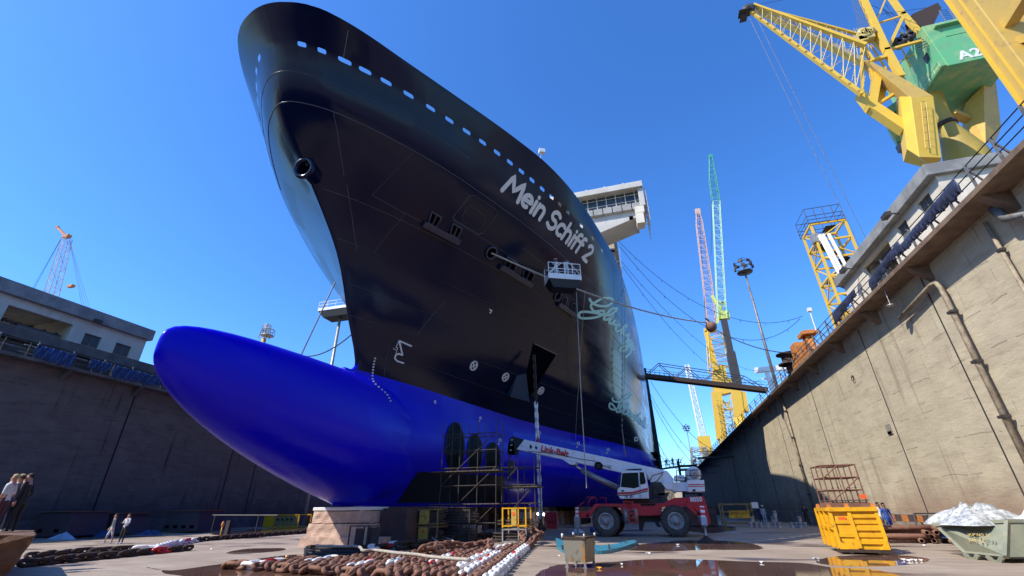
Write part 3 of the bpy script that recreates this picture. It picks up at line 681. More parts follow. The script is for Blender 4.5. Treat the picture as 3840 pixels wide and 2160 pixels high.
# letters as strokes in a unit box: x to the right, y up, x-height .68, cap height 1
GL = {
 'M': (1.12, [[(.06, 0), (.22, 1), (.56, .30), (.90, 1), (1.04, 0)]]),
 'e': (.66, [[(.08, .36)] + [(.58, .38)] + arc2(.33, .36, .26, .32, 5, 300, 16)]),
 'i': (.28, [[(.14, 0), (.14, .66)], [(.14, .93), (.14, .935)]]),
 'n': (.66, [[(.10, 0), (.10, .66)], [(.10, .42)] + arc2(.32, .42, .22, .24, 160, 0, 8) + [(.54, 0)]]),
 'S': (.76, [[(.64, .86)] + arc2(.38, .74, .26, .24, 60, 250, 10) + arc2(.38, .26, .27, .26, 80, -130, 12) + [(.10, .13)]]),
 'c': (.60, [arc2(.34, .34, .26, .32, 50, 310, 14)]),
 'h': (.66, [[(.10, 0), (.10, 1.02)], [(.10, .42)] + arc2(.32, .42, .22, .24, 160, 0, 8) + [(.54, 0)]]),
 'f': (.46, [[(.16, 0), (.16, .80)] + arc2(.34, .82, .18, .18, 180, 70, 6), [(.0, .62), (.36, .62)]]),
 '2': (.68, [arc2(.33, .74, .25, .24, 160, -30, 10) + [(.08, .02), (.60, .02)]]),
 ' ': (.30, []),
}
def hull_text(mb, body, p0, p1, z0, z1, wd, glyphs=GL, slant=0.0):
    """p0,p1: start and end station y on the port side, letters upright between heights z0..z1"""
    tot = sum(glyphs[c][0] for c in body); x = 0.0
    arc = [0]; ys = np.linspace(p0, p1, 60)
    for a, b in zip(ys[:-1], ys[1:]): arc.append(arc[-1] + (hull_at(a, (z0 + z1) / 2) - hull_at(b, (z0 + z1) / 2)).length)
    for c in body:
        adv, st = glyphs[c]
        for s_ in st:
            P = []
            for gx, gy in s_:
                a = (x + gx + slant * gy) / tot * arc[-1]; yy = float(np.interp(a, arc, ys)); P.append(hull_at(yy, z0 + (z1 - z0) * gy))
            ribbon(mb, P, wd)
        x += adv
pM0, _n = hit(1893, 722); pM1, _n = hit(1931, 655); p20, _n = hit(2191, 973); p21, _n = hit(2210, 917); pS0, _n = hit(2060, 855)
print('NAME', [tuple(round(c, 2) for c in p) for p in (pM0, pM1, pS0, p20, p21)])
nm = MB(); hull_text(nm, 'Mein Schiff 2', pM0.y - .4, p20.y + .6, (pM0.z + p20.z) / 2, (pM1.z + p21.z) / 2, .35); nm.build('ship_name', M['name_white'], SHIP)
# handwriting traced as strokes on the shell
def pxstroke(mb, lst, wd, step=1):
    for s_ in lst:
        P = [hit(*q)[0] for q in s_]; P = [p for p in P if p is not None]
        if len(P) > 1: ribbon(mb, P, wd)
def sm(pts, n=5):
    out = []; P = pts
    for i in range(len(P) - 1):
        a = P[max(i - 1, 0)]; b = P[i]; c = P[i + 1]; d_ = P[min(i + 2, len(P) - 1)]
        for k in range(n):
            t = k / n; out.append(tuple(.5 * (2 * b[j] + (-a[j] + c[j]) * t + (2 * a[j] - 5 * b[j] + 4 * c[j] - d_[j]) * t * t + (-a[j] + 3 * b[j] - 3 * c[j] + d_[j]) * t ** 3) for j in (0, 1)))
    out.append(P[-1]); return out
def pxribbon(mb, pts, hw, off=.03):
    L = []
    for a, b in zip(pts[:-1], pts[1:]):
        n_ = max(1, int(math.hypot(b[0] - a[0], b[1] - a[1]) / 4))
        for i in range(n_): L.append((a[0] + (b[0] - a[0]) * i / n_, a[1] + (b[1] - a[1]) * i / n_))
    L.append(pts[-1]); vs = []; N = len(L)
    for i, p in enumerate(L):
        a, b = L[max(i - 1, 0)], L[min(i + 1, N - 1)]; dx, dy = b[0] - a[0], b[1] - a[1]; l_ = math.hypot(dx, dy) or 1; nx, ny = -dy / l_ * hw, dx / l_ * hw
        u, v = hit(p[0] + nx, p[1] + ny, off)[0], hit(p[0] - nx, p[1] - ny, off)[0]
        if u is None or v is None: break
        vs += [u, v]
    n_ = len(vs) // 2
    if n_ > 1: mb.add(vs, [[2 * i, 2 * i + 1, 2 * i + 3, 2 * i + 2] for i in range(n_ - 1)])
Z4 = lambda x, y: (2000 + x * .4831, 1000 + y * .4831)
sg = MB()
g1 = [[(436, 242), (440, 262), (470, 290), (520, 305), (580, 300), (612, 270), (600, 246), (540, 244), (480, 275), (445, 300), (470, 345), (530, 340), (548, 348), (530, 375), (470, 395), (390, 400), (355, 390), (362, 355), (420, 350), (500, 362), (560, 375)],
      [(560, 375), (600, 370), (645, 335), (640, 322), (600, 330), (560, 375), (545, 405), (570, 410), (600, 398)],
      [(600, 398), (590, 420), (590, 438), (610, 438), (632, 412), (622, 440), (630, 452), (645, 445)],
      [(636, 388), (637, 390)], [(652, 400), (653, 402)],
      [(668, 448), (650, 452), (636, 480), (645, 500), (665, 498), (690, 480)],
      [(690, 480), (720, 462), (712, 452), (695, 475), (680, 515), (672, 530)], [(680, 505), (710, 488), (700, 505), (705, 535), (725, 528)],
      [(725, 528), (742, 525), (728, 545), (735, 565), (716, 580), (706, 572)],
      [(755, 568), (738, 570), (728, 592), (742, 600), (758, 575), (745, 605), (715, 645), (680, 655), (668, 640), (690, 622), (745, 612)],
      [(775, 600), (758, 605), (752, 625), (765, 630), (775, 608), (762, 640), (745, 672), (718, 700), (712, 705)], [(764, 640), (785, 640)]]
[pxribbon(sg, sm([Z4(*q) for q in s_]), 4.6) for s_ in g1]
g2 = [[(610, 1018), (625, 1045), (680, 1048), (740, 1020), (765, 990), (750, 985), (700, 1015), (665, 1060), (655, 1095), (625, 1110), (592, 1095), (592, 1062), (615, 1070), (640, 1110), (655, 1130), (690, 1110)],
      [(672, 1098), (700, 1085), (698, 1068), (680, 1075), (668, 1105), (675, 1130), (700, 1115)],
      [(700, 1115), (735, 1080), (738, 1060), (722, 1065), (702, 1110), (700, 1140), (720, 1142), (735, 1120), (722, 1112)],
      [(735, 1135), (748, 1125), (745, 1112), (732, 1125), (732, 1155), (748, 1155)], [(748, 1165), (760, 1135), (765, 1145), (770, 1165), (782, 1160)],
      [(782, 1160), (795, 1150), (788, 1170), (795, 1185), (782, 1195)], [(795, 1185), (820, 1150), (832, 1138), (820, 1150), (808, 1190), (815, 1205)],
      [(815, 1205), (828, 1175), (818, 1210), (830, 1222), (842, 1190), (835, 1220), (842, 1230)], [(842, 1230), (858, 1205), (850, 1215), (856, 1235), (846, 1245)], [(856, 1245), (872, 1170), (862, 1235), (868, 1258)], [(852, 1195), (874, 1200)]]
[pxribbon(sg, sm([Z4(*q) for q in s_]), 3.6) for s_ in g2]
sg.build('script_lettering', M['script_green'], SHIP)
# welded plate seams (level curves and verticals)
se = MB()
def level_seam(z, s0, s1, side=1, r_=.03):
    ss = np.linspace(math.sqrt(s0), math.sqrt(s1), 44) ** 2; se.path([hull_pt(float(s), z, side) for s in ss], r_, 4)
def ends(side, z, s1): return [hull_pt(float(s), z, side) for s in np.linspace(0, math.sqrt(s1), 30) ** 2]
for z, s1 in ((22.6, 9), (21.25, 60)): se.path(ends(-1, z, min(s1, 6))[::-1] + ends(1, z, s1)[1:], .018 if z > 22 else .03, 5)
for z, s0, s1 in ((19.3, 8, 40), (18.2, .3, 30), (16.2, .3, 60), (14.0, .2, 60), (12.2, .1, 60), (10.7, .1, 50), (10.0, 30, 90)): level_seam(z, s0, s1, 1, .018)
def vseam(pix, r_=.018):
    P = [hit(*q, off=.0)[0] for q in pix]; P = [p for p in P if p is not None]; Q = []
    for a, b in zip(P[:-1], P[1:]):
        for i in range(8): Q.append(snap(a.lerp(b, i / 8), .0)[0])
    if Q: se.path(Q + [P[-1]], r_, 4)
for pix in ([(1250, 420), (1262, 480), (1274, 560), (1290, 660)], [(1547, 575), (1395, 732)], [(1395, 732), (1500, 790), (1620, 850)], [(1300, 690), (1318, 800), (1338, 940)], [(1305, 115), (1288, 215)], [(1672, 1128), (1562, 1257)], [(1520, 802), (1400, 950)],
            [(1460, 1300), (1440, 1410)], [(2065, 1265), (2130, 1180), (2190, 1225)], [(2132, 1317), (2250, 1400), (2330, 1460)], [(2170, 1270), (2350, 1420)], [(2100, 1060), (2040, 990), (1960, 930)]): vseam(pix)
se.build('plate_seams', M['seam'], SHIP)
# round-cornered door outlines
def outline(pix, r_, name, m=M['seam'], closed=True, off=.02):
    P = [hit(*q, off=off)[0] for q in pix]; q_ = MB(); Q = []
    N = len(P)
    for i in range(N if closed else N - 1):
        for k in range(5): Q.append(snap(P[i].lerp(P[(i + 1) % N], k / 5), off)[0])
    q_.path(Q, r_, 4, closed=closed); return q_.build(name, m, SHIP)
Z3 = lambda x, y: (1300 + x * .3451, 600 + y * .3451)
outline([Z3(*p) for p in ((1150, 620), (1325, 400), (1380, 385), (1620, 540), (1640, 580), (1480, 790), (1430, 808), (1180, 660))], .03, 'side_door')
outline([Z3(*p) for p in ((1255, 620), (1300, 510), (1335, 498), (1495, 600), (1505, 640), (1460, 745), (1430, 758), (1270, 665))], .02, 'side_door')
# panel patches that follow the plating
def patch(quad, name, m, off=.03, n=6, par=None):
    P = [hit(*q, off=0)[0] for q in quad]; mb = MB(); vs = []
    for i in range(n + 1):
        for j in range(n + 1):
            a = P[0].lerp(P[1], j / n); b = P[3].lerp(P[2], j / n); vs.append(snap(a.lerp(b, i / n), off)[0])
    mb.add(vs, [[i * (n + 1) + j, i * (n + 1) + j + 1, (i + 1) * (n + 1) + j + 1, (i + 1) * (n + 1) + j] for i in range(n) for j in range(n)], 0, True); return mb.build(name, m, par or SHIP)
def patch_px(quad, name, m, off=.03, n=10, par=None):
    mb = MB(); vs = []
    for i in range(n + 1):
        for j in range(n + 1):
            u, v = j / n, i / n; x = (quad[0][0] * (1 - u) + quad[1][0] * u) * (1 - v) + (quad[3][0] * (1 - u) + quad[2][0] * u) * v; y = (quad[0][1] * (1 - u) + quad[1][1] * u) * (1 - v) + (quad[3][1] * (1 - u) + quad[2][1] * u) * v
            h_ = hit(x, y, off)[0]; vs.append(h_ if h_ is not None else vs[-1])
    mb.add(vs, [[i * (n + 1) + j, i * (n + 1) + j + 1, (i + 1) * (n + 1) + j + 1, (i + 1) * (n + 1) + j] for i in range(n) for j in range(n)], 0, True); return mb.build(name, m, par or SHIP)
def fairlead(quads, sill, name='fairlead'):
    fr_ = None
    P0, n0 = hit(*sill[0], off=0); P1, _ = hit(*sill[1], off=0); s_ = MB(); s_.beam(P0 + n0 * .18, P1 + n0 * .18, .42, .26, n0); so_ = s_.build(name, M['frame_navy'], SHIP, bevel=.03)
    for qd in quads:
        patch(qd, 'opening', M['deep_dark'], .03, 3, so_); P = [hit(*q, off=.06)[0] for q in qd]; f = MB()
        mid = lambda a, b: (a + b) / 2
        f.path(P, .085, 6, closed=True); f.tube(mid(P[0], P[1]), mid(P[3], P[2]), .07, 6); f.build('roller', M['frame_navy'], so_)
fairlead([[Z3(925, 565), Z3(1025, 620), Z3(970, 730), Z3(880, 680)], [Z3(1155, 690), Z3(1248, 745), Z3(1200, 850), Z3(1115, 800)]], (Z3(825, 685), Z3(1212, 893)))
fairlead([[Z3(1745, 1050), Z3(1850, 1115), Z3(1810, 1210), Z3(1705, 1150)], [Z3(1935, 1175), Z3(2035, 1235), Z3(1995, 1330), Z3(1900, 1270)]], (Z3(1660, 1155), Z3(1995, 1365)))
Zb = lambda x, y: (1700 + x * .6903, 500 + y * .6903)
fairlead([[Zb(597, 885), Zb(617, 893), Zb(602, 938), Zb(582, 928)], [Zb(645, 918), Zb(665, 928), Zb(652, 970), Zb(632, 962)]], (Zb(565, 925), Zb(658, 990)))
def ringport(px, py, r_, name='mooring_port'):
    p, nn = hit(px, py, off=.0); q_ = MB(); a, b = q_.frame(nn)
    q_.path([p + nn * .08 + (a * math.cos(t) + b * math.sin(t)) * r_ for t in np.linspace(0, 2 * math.pi, 25)[:-1]], .08, 8, closed=True)
    o_ = q_.build(name, M['frame_navy'], SHIP); k = MB(); k.add([p + nn * .04 + (a * math.cos(t) + b * math.sin(t)) * r_ for t in np.linspace(0, 2 * math.pi, 25)[:-1]], [list(range(24))]); k.build('opening', M['deep_dark'], o_); return p, nn
PORT, PORTN = ringport(*Z3(1566, 1008), .46)
ringport(*Zb(565, 885), .4)
# bullnose at the stem
p = hull_pt(0, 18.75, 1); dr = Vector((.08, -1, -.22)).normalized(); q_ = MB()
q_.lathe([(.60, -.9), (.60, .02), (.66, .14), (.60, .26), (.46, .26), (.38, .12), (.36, -.4)], p + dr * .25, dr, 28); q_.build('bullnose', M['hull_navy'], SHIP)
k = MB(); k.lathe([(.37, 0), (.001, 0)], p + dr * .2, dr, 20); k.build('bullnose_opening', M['deep_dark'], SHIP)
# mooring holes round the stem
for sd, ss in ((1, 0.5), (1, 1.12)):
    pass
# draught marks, bulb symbol, thruster crosses
def mark(strokes, wd, off=.03):
    mk = MB()
    for s_ in strokes: pxribbon(mk, s_, wd * 24, off)
    if mk.v: mk.build('hull_mark', M['mark_white'], SHIP)
Zm = lambda x, y: (1300 + x * .3451, 1100 + y * .3451)
mark([[Zm(705, 575), Zm(568, 515), Zm(605, 672), Zm(560, 655), Zm(530, 672), Zm(520, 705), Zm(545, 735), Zm(620, 760)]], .13)
mark([[Zm(562, 520), Zm(535, 585)], [Zm(552, 592), Zm(532, 655)], [Zm(505, 592), Zm(512, 608), Zm(535, 612)], [Zm(530, 585), Zm(552, 592)]], .05)
for cx_, cy_, rx_, ry_ in ((1380, 785, 38, 46), (1724, 909, 34, 41), (2110, 1057, 29, 36)):
    ring = [Zm(cx_ + rx_ * math.cos(t) * .95 + 8 * math.sin(t) * -1, cy_ + ry_ * math.sin(t) - 6 * math.cos(t)) for t in np.linspace(0, 2 * math.pi, 21)]
    mark([ring], .12); mark([[Zm(cx_ - 5, cy_ - ry_ + 4), Zm(cx_ + 4, cy_ + ry_ - 4)], [Zm(cx_ + rx_ - 6, cy_ - 14), Zm(cx_ - rx_ + 6, cy_ + 16)]], .10)
mark([[Zm(1548, 172), Zm(1575, 186), Zm(1553, 216)]], .10)
rr_ = random.Random(3)
dm = [(308, 708), (300, 738), (293, 770), (288, 801), (284, 833), (281, 864), (278, 897), (280, 930), (291, 960), (312, 990), (345, 1020), (380, 1050), (414, 1078), (440, 1107), (458, 1140), (473, 1173)]
for x, y in dm:
    mark([[Zm(x - 7, y - 7), Zm(x - 8, y + 7)], [Zm(x + 6, y - 6), Zm(x + 5, y + 8)], [Zm(x - 7, y - 6), Zm(x + 6, y - 6)], [Zm(x - 8, y + 1), Zm(x + 5, y + 2)]], .05)
mark([[Zm(948, 1168), Zm(970, 1172)], [Zm(950, 1182), Zm(968, 1186)], [Zm(955, 1198), Zm(965, 1200)], [Zm(948, 1168), Zm(955, 1198)]], .06)
for (x, y) in ((1445, 1365), (2060, 1570)):
    mark([[Zm(x + 8 * math.cos(t) * 1.2 + 6, y - 10 + 12 * math.sin(t)) for t in np.linspace(0, 6.28, 11)], [Zm(x - 12, y + 15), Zm(x, y + 25), Zm(x - 14, y + 30)]], .06)
for (x, y) in ((1874, 1655), (2022, 1627), (2168, 1667), (2280, 1690)):
    mark([[(x + 5 * math.cos(t), y - 4 + 5 * math.sin(t)) for t in np.linspace(0, 6.28, 9)], [(x - 7, y + 6), (x - 2, y + 8), (x - 8, y + 12)]], .06)
mark([[(2380, 1640), (2390, 1640), (2390, 1652), (2380, 1652), (2380, 1640)]], .12)
# anchor recess: dark pocket with a sloping plate, light edge bars
rec = patch_px([(2000, 1288), (2083, 1332), (1985, 1490), (1955, 1478)], 'anchor_recess', M['deep_dark'], .04, 8)
e_ = MB(); A, nA = hit(2000, 1287, off=.05); B, _ = hit(2086, 1328, off=.05); C_, nC = hit(1992, 1482, off=.05); e_.beam(A, B, .10, .14, nA); e_.beam(B, C_, .07, .12, nA); e_.build('recess_rim', M['seam'], rec)
p1, n1 = hit(1936, 1408, .0); p2, _ = hit(1902, 1478, .0); p3, _ = hit(1974, 1497, .0); p4, _ = hit(1972, 1400, .0)
b_ = MB(); UPV = Vector((.25, 0, .05)); b_.hexa([p2 + n1 * .02, p3 + n1 * .02, p3 + n1 * .45, p2 + n1 * .45, p1 + n1 * .02, p4 + n1 * .02, p4 + n1 * .06, p1 + n1 * .06]); b_.build('anchor_bolster', mat('bolster_blue', (.03, .06, .10), .3), rec)
CH_TOP = hit(1978, 1330, .5)[0]
# bow thruster tunnels with grilles
M['dark_grille'] = mat('grille_green_black', (.012, .03, .035), .5)
def tunnel(c, rx, ry):
    px_ = [(c[0] + rx * math.cos(t), c[1] + ry * math.sin(t)) for t in np.linspace(0, 2 * math.pi, 33)[:-1]]; C = hit(*c, .03)[0]
    pts = [hit(*q, .03)[0] for q in px_]; nn = hit(*c, 0)[1]
    q_ = MB(); rings = [[hit(c[0] + (x - c[0]) * k, c[1] + (y - c[1]) * k, .03)[0] for x, y in px_] for k in (.25, .5, .75)] + [pts]; fl = [C] + [p for r_ in rings for p in r_]
    q_.add(fl, [[0, 1 + i, 1 + (i + 1) % 32] for i in range(32)] + [[1 + k * 32 + i, 33 + k * 32 + i, 33 + k * 32 + (i + 1) % 32, 1 + k * 32 + (i + 1) % 32] for k in range(3) for i in range(32)]); o_ = q_.build('thruster_tunnel', M['deep_dark'], SHIP)
    g_ = MB(); g_.path([p + nn * .03 for p in pts], .045, 5, closed=True); o2 = g_.build('tunnel_rim', M['dark_grille'], o_); bars = MB()
    for k in range(-5, 6):
        f = k / 6; h_ = math.sqrt(1 - f * f) * .97; a_ = hit(c[0] + f * rx, c[1] - h_ * ry, .07)[0]; b_2 = hit(c[0] + f * rx, c[1] + h_ * ry, .07)[0]; seg = [hit(c[0] + f * rx, c[1] - h_ * ry + 2 * h_ * ry * w_ / 6, .07)[0] for w_ in range(7)]
        for a_, b_2 in zip(seg[:-1], seg[1:]): bars.beam(a_, b_2, .035, .08, nn)
    bars.build('grille', M['dark_grille'], o_)

tunnel((1704, 1676), 35, 92); tunnel((1779, 1700), 27, 73); tunnel((1846, 1716), 27, 57)
BK_ = mat('black_hull_patch', (.004, .004, .008), .4)
patch_px([(1566, 1768), (1895, 1785), (1880, 1884), (1488, 1884)], 'dark_patch', BK_, .025, 24)  # near-black patch laid over the lower hull below the thruster tunnels
# bulwark lamps and hull lamps (small boxes on stalks)
lm_ = MB()
for px, py in ((2022, 588), (2160, 780), (2245, 905)):
    p = GZ(px, py + 22, 25.5); lm_.tube(p, p + Vector((.25, -.2, .7)), .03, 5); lm_.box(p + Vector((.3, -.25, .85)), (.45, .3, .35), .5)
lm_.build('deck_floodlight', M['white'], SHIP)
lm_ = MB()
for px, py in ((2322, 1083), (2358, 1297), (2370, 1420)):
    q = GY(px, py, 58 if py < 1200 else 80); lm_.box(q, (.5, .5, .3)); lm_.tube(q, q - Vector((.9, 0, 0)), .04, 4)
lm_.build('side_lamp', M['dark_steel'], SHIP)
# superstructure and bridge wing
ss_ = MB(); ss_.box((SHX, 155, 31.0), (31.0, 190, 15.6)); ss_.box((SHX, 62, 29.0), (28, 14, 11.4)); ss_.box((SHX + .0, 175, 42.0), (26, 150, 6)); ss_.build('superstructure', M['ship_white'], SHIP)
wg = MB(); yb0, yb1 = 51.5, 56.5; xt = 4.1
sec = [(-40.0, 35.4), (-6.5, 35.2), (-3.0, 35.2), (2.6, 36.9), (3.0, 36.9), (3.0, 38.3), (-40.0, 38.3)]
wg.prism([Vector((x, yb0 + .9, z)) for x, z in sec], (0, yb1 - yb0 - .9, 0))
wg.box(((-40 + xt) / 2, (yb0 + yb1) / 2, 41.5), (xt + 40, yb1 - yb0 + .8, .9)); wg.box((xt - .35, (yb0 + yb1) / 2, 39.6), (.7, yb1 - yb0, 2.9))
n_p = 12
for i in range(n_p): # scalloped wave deflector
    x0 = -12 + i * (15.6 / n_p) ; wg.hexa([(x0 + .06, yb0 + .35, 38.0), (x0 + 1.24, yb0 + .35, 38.0), (x0 + 1.24, yb0 + .9, 38.0), (x0 + .06, yb0 + .9, 38.0), (x0 + .06, yb0 + .1, 38.8), (x0 + 1.24, yb0 + .1, 38.8), (x0 + 1.24, yb0 + .9, 38.8), (x0 + .06, yb0 + .9, 38.8)])
wo = wg.build('bridge_wing', M['ship_white'], SHIP, bevel=.04)
gw = MB(); gw.box(((-40 + xt - .75) / 2, yb0 + .75, 39.9), (xt + 39.2, .12, 2.3)); gw.box((xt + .02, (yb0 + yb1) / 2, 40.0), (.06, yb1 - yb0 - 1.2, 1.7)); gw.build('bridge_window', M['ship_glass'], wo)
fw_ = MB(); x = -14.0
while x < xt - .7: fw_.box((x, yb0 + .66, 39.9), (.12, .1, 2.3)); x += 1.3
for zz in (39.3, 40.3): fw_.tube((-20, yb0 + .3, zz), (xt - .6, yb0 + .3, zz), .04, 4)
for zz in (41.0, 40.0, 39.0, 38.0, 37.0): fw_.tube((xt + .25, yb0, zz), (xt + .25, yb1, zz), .04, 4)
for yy in np.linspace(yb0, yb1, 5): fw_.tube((xt + .25, yy, 35.6), (xt + .25, yy, 41.0), .04, 4)
fw_.build('window_mullion', M['ship_white'], wo)
rl = MB()
for x in np.arange(-14, xt, 2.6): rl.box((float(x), yb0 + .6, 42.4), (.10, .08, .9))
rl.build('glass_rail_post', M['white'], wo)
gg = MB(); gg.box(((-14 + xt) / 2, yb0 + .6, 42.4), (xt + 14, .03, .7)); gm = mat('rail_glass', (.55, .72, .80), .05); gm.node_tree.nodes["Principled BSDF"].inputs["Alpha"].default_value = .35; gg.build('glass_rail', gm, wo)
bx = MB(); bx.box((3.2, yb0 + .4, 37.5), (1.2, 1.0, 1.0)); bx.box((3.1, yb0 + .5, 36.0), (1.0, 1.6, 1.6)); bx.tube((3.0, yb0 + .3, 35.4), (4.0, yb0 + .3, 35.3), .15, 8); bx.build('wing_control_box', M['building'], wo)
dh = MB(); dh.box((2.0, yb0 + .86, 36.95), (.5, .12, .55)); dh.build('vent', M['deep_dark'], wo)
sk = MB()   # balcony decks behind the bridge front, stacked strips
for i in range(7): sk.box((-1.1, 66, 27.2 + i * 1.9), (1.5, 12, .35))
sk.build('balcony', M['ship_white'], SHIP)
# ================================================================ CRANES AND QUAY GEAR
Z1 = lambda x, y: (2700 + x * .4831, y * .4831)
Z2 = lambda x, y: (2400 + x * .8282, 560 + y * .8282)
def q1(x, y, Y): return GY(*Z1(x, y), Y)
def q2(x, y, Y): return GY(*Z2(x, y), Y)
def laced(mb, a0, a1, b0, b1, n, r, mi=0, zig=True):
    for i in range(n):
        p = Vector(a0).lerp(Vector(a1), i / n); q = Vector(b0).lerp(Vector(b1), (i + .5) / n); p2 = Vector(a0).lerp(Vector(a1), (i + 1) / n)
        mb.tube(p, q, r, 4, mi=mi); mb.tube(q, p2, r, 4, mi=mi)
# ---- green-housed quay crane
pc = q1(1765, 985, 49)
T = thing('dockside_crane', 'yellow and green dockside crane with white A2 painted on its house', 'crane', (pc.x, 49, 15))
rt_ = (q1(1840, 985, 49) - q1(1690, 985, 49)).length / 2; rb_ = (q1(1940, 1200, 49) - q1(1600, 1200, 49)).x / 2; zr = pc.z; zb_ = q1(1780, 1230, 49).z
m = MB(); m.lathe([(rb_ * 1.12, 15), (rb_ * 1.05, zb_ - 3), (rb_, zb_), (rt_ * 1.0, zr - .3), (rt_ * 1.0, zr)], (pc.x, 49, 0), n=28); m.build('pedestal', M['yellow_shaded'], T)
m = MB(); m.lathe([(rt_, zr), (rt_ * 1.12, zr), (rt_ * 1.12, zr + .5), (rt_, zr + .5)], (pc.x, 49, 0), n=28); m.build('slewing_ring', M['dark_rust'], T)
m = MB(); m.lathe([(rt_ * .96, zr + .4), (rt_ * 1.0, zr + 1.6), (rt_ * 1.35, 44.25)], (pc.x, 49, 0), n=24); m.build('turntable', M['yellow_shaded'], T)
HX0, HX1, HY0, HY1, HZ0, HZ1 = 36.8, 43.2, 44.3, 53.5, 44.25, 51.0
m = MB(); m.box(((HX0 + HX1) / 2, (HY0 + HY1) / 2, (HZ0 + HZ1) / 2), (HX1 - HX0, HY1 - HY0, HZ1 - HZ0)); house = m.build('machinery_house', M['green_house'], T, bevel=.06)
m = MB(); m.text('A2', 1.75, (38.1, HY0 - .03, 44.7), (1, 0, 0), (0, 0, 1), depth=.02, bold=.05); m.build('lettering', M['white'], house)
m = MB(); m.box((HX0 - .02, 45.9, 47.6), (.08, .75, 1.0)); m.build('window', M['window_dark'], house)
m = MB(); m.box((39.2, HY0 - .02, 49.2), (2.0, .06, 1.3)); m.box((39.2, HY0 - .25, 50.1), (3.2, .5, .06)); m.build('louvre', M['green_house'], house)
m = MB()
for z in (44.6, 45.2): m.tube((HX0 - .45, HY0 + .2, z), (HX0 - .45, HY1, z), .04, 4)
for y in np.arange(HY0 + .2, HY1, 1.0): m.tube((HX0, y, 44.4), (HX0 - .45, y, 44.6), .035, 4); m.tube((HX0 - .45, y, 44.6), (HX0 - .45, y, 45.3), .03, 4)
m.box((HX0 - .25, (HY0 + HY1) / 2, 44.45), (.45, HY1 - HY0, .05)); m.build('side_walkway', M['green_house'], house)
# legs hanging like slabs round the pedestal
def leg(f, bk, name='counterweight_leg', mm='yellow'):
    m = MB(); n = len(f); m.add(f + bk, [list(range(n))[::-1], [n + i for i in range(n)]] + [[i, (i + 1) % n, n + (i + 1) % n, n + i] for i in range(n)]); return m.build(name, M[mm], T, bevel=.04)
A0, A1, B0, B1, C0, C1 = q1(1385, 695, 43.6), q1(1450, 1155, 43.6), q1(1480, 755, 42.2), q1(1545, 1220, 42.2), q1(1657, 745, 42.6), q1(1722, 1225, 42.6)
k_ = Vector((.6, 2.2, 0)); m = MB(); ring0 = [A0, B0, C0, C0 + k_, A0 + k_]; ring1 = [A1, B1, C1, C1 + k_, A1 + k_]
m.add(ring0 + ring1, [[0, 1, 2, 3, 4], [9, 8, 7, 6, 5]] + [[i, 5 + i, 5 + (i + 1) % 5, (i + 1) % 5] for i in range(5)]); m.build('counterweight_leg', M['yellow'], T, bevel=.05)
D0, D1, E0, E1, F0, F1 = q1(1905, 800, 50), q1(1930, 1025, 50), q1(2048, 652, 48.5), q1(2062, 1120, 48.5), q1(2140, 600, 49.5), q1(2184, 990, 49.5)
k_ = Vector((.8, 2.4, 0)); m = MB(); r0 = [D0, E0, F0, F0 + k_, D0 + k_]; r1 = [D1, E1, F1, F1 + k_, D1 + k_]
m.add(r0 + r1, [[0, 1, 2, 3, 4], [9, 8, 7, 6, 5]] + [[i, 5 + i, 5 + (i + 1) % 5, (i + 1) % 5] for i in range(5)]); m.build('counterweight_leg', M['yellow_dusty'], T, bevel=.05)
m = MB(); m.beam(q1(1800, 880, 49), q1(1925, 930, 50), .8, .6); m.build('leg_strut', M['yellow_dusty'], T)
# inclined girder carrying the near leg
m = MB(); m.prism([q1(1128, 462, 43.5), q1(1240, 560, 43.2), q1(1480, 757, 42.3), q1(1657, 745, 42.7), q1(1420, 605, 43.3), q1(1180, 478, 43.6)], (.4, 1.6, .2)); m.build('leg_girder', M['yellow_dusty'], T, bevel=.04)
m = MB()
for a, b, w_, h_ in (((1222, 560), (1172, 845), .75, .9), ((1155, 820), (1440, 1010), .95, 1.0), ((1185, 835), (1390, 705), .28, .4), ((1085, 735), (1175, 850), .8, .8), ((1100, 360), (1105, 735), .22, .35), ((1165, 500), (1200, 620), .5, .5)):
    m.beam(q1(*a, 44.2), q1(*b, 44.2), w_, h_, (0, 1, 0))
m.prism([q1(1240, 575, 44.9), q1(1300, 640, 44.9), q1(1280, 760, 44.9), q1(1195, 835, 44.9)], (0, .3, 0)); m.build('boom_foot_frame', M['yellow'], T)
m = MB(); m.prism([q1(1275, 850, 46.2), q1(1385, 770, 46.2), q1(1440, 1080, 46.2), q1(1370, 1105, 46.2), q1(1275, 950, 46.2)], (1.5, 2.5, 0)); cab = m.build('operator_cab', M['green_house'], T, bevel=.04)
m = MB(); m.prism([q1(1350, 870, 46.1), q1(1385, 845, 46.1), q1(1380, 895, 46.1)], (0, .06, 0)); m.box(q1(1425, 1140, 46.2), (.9, .9, .8)); m.build('cab_window', M['window_dark'], cab)
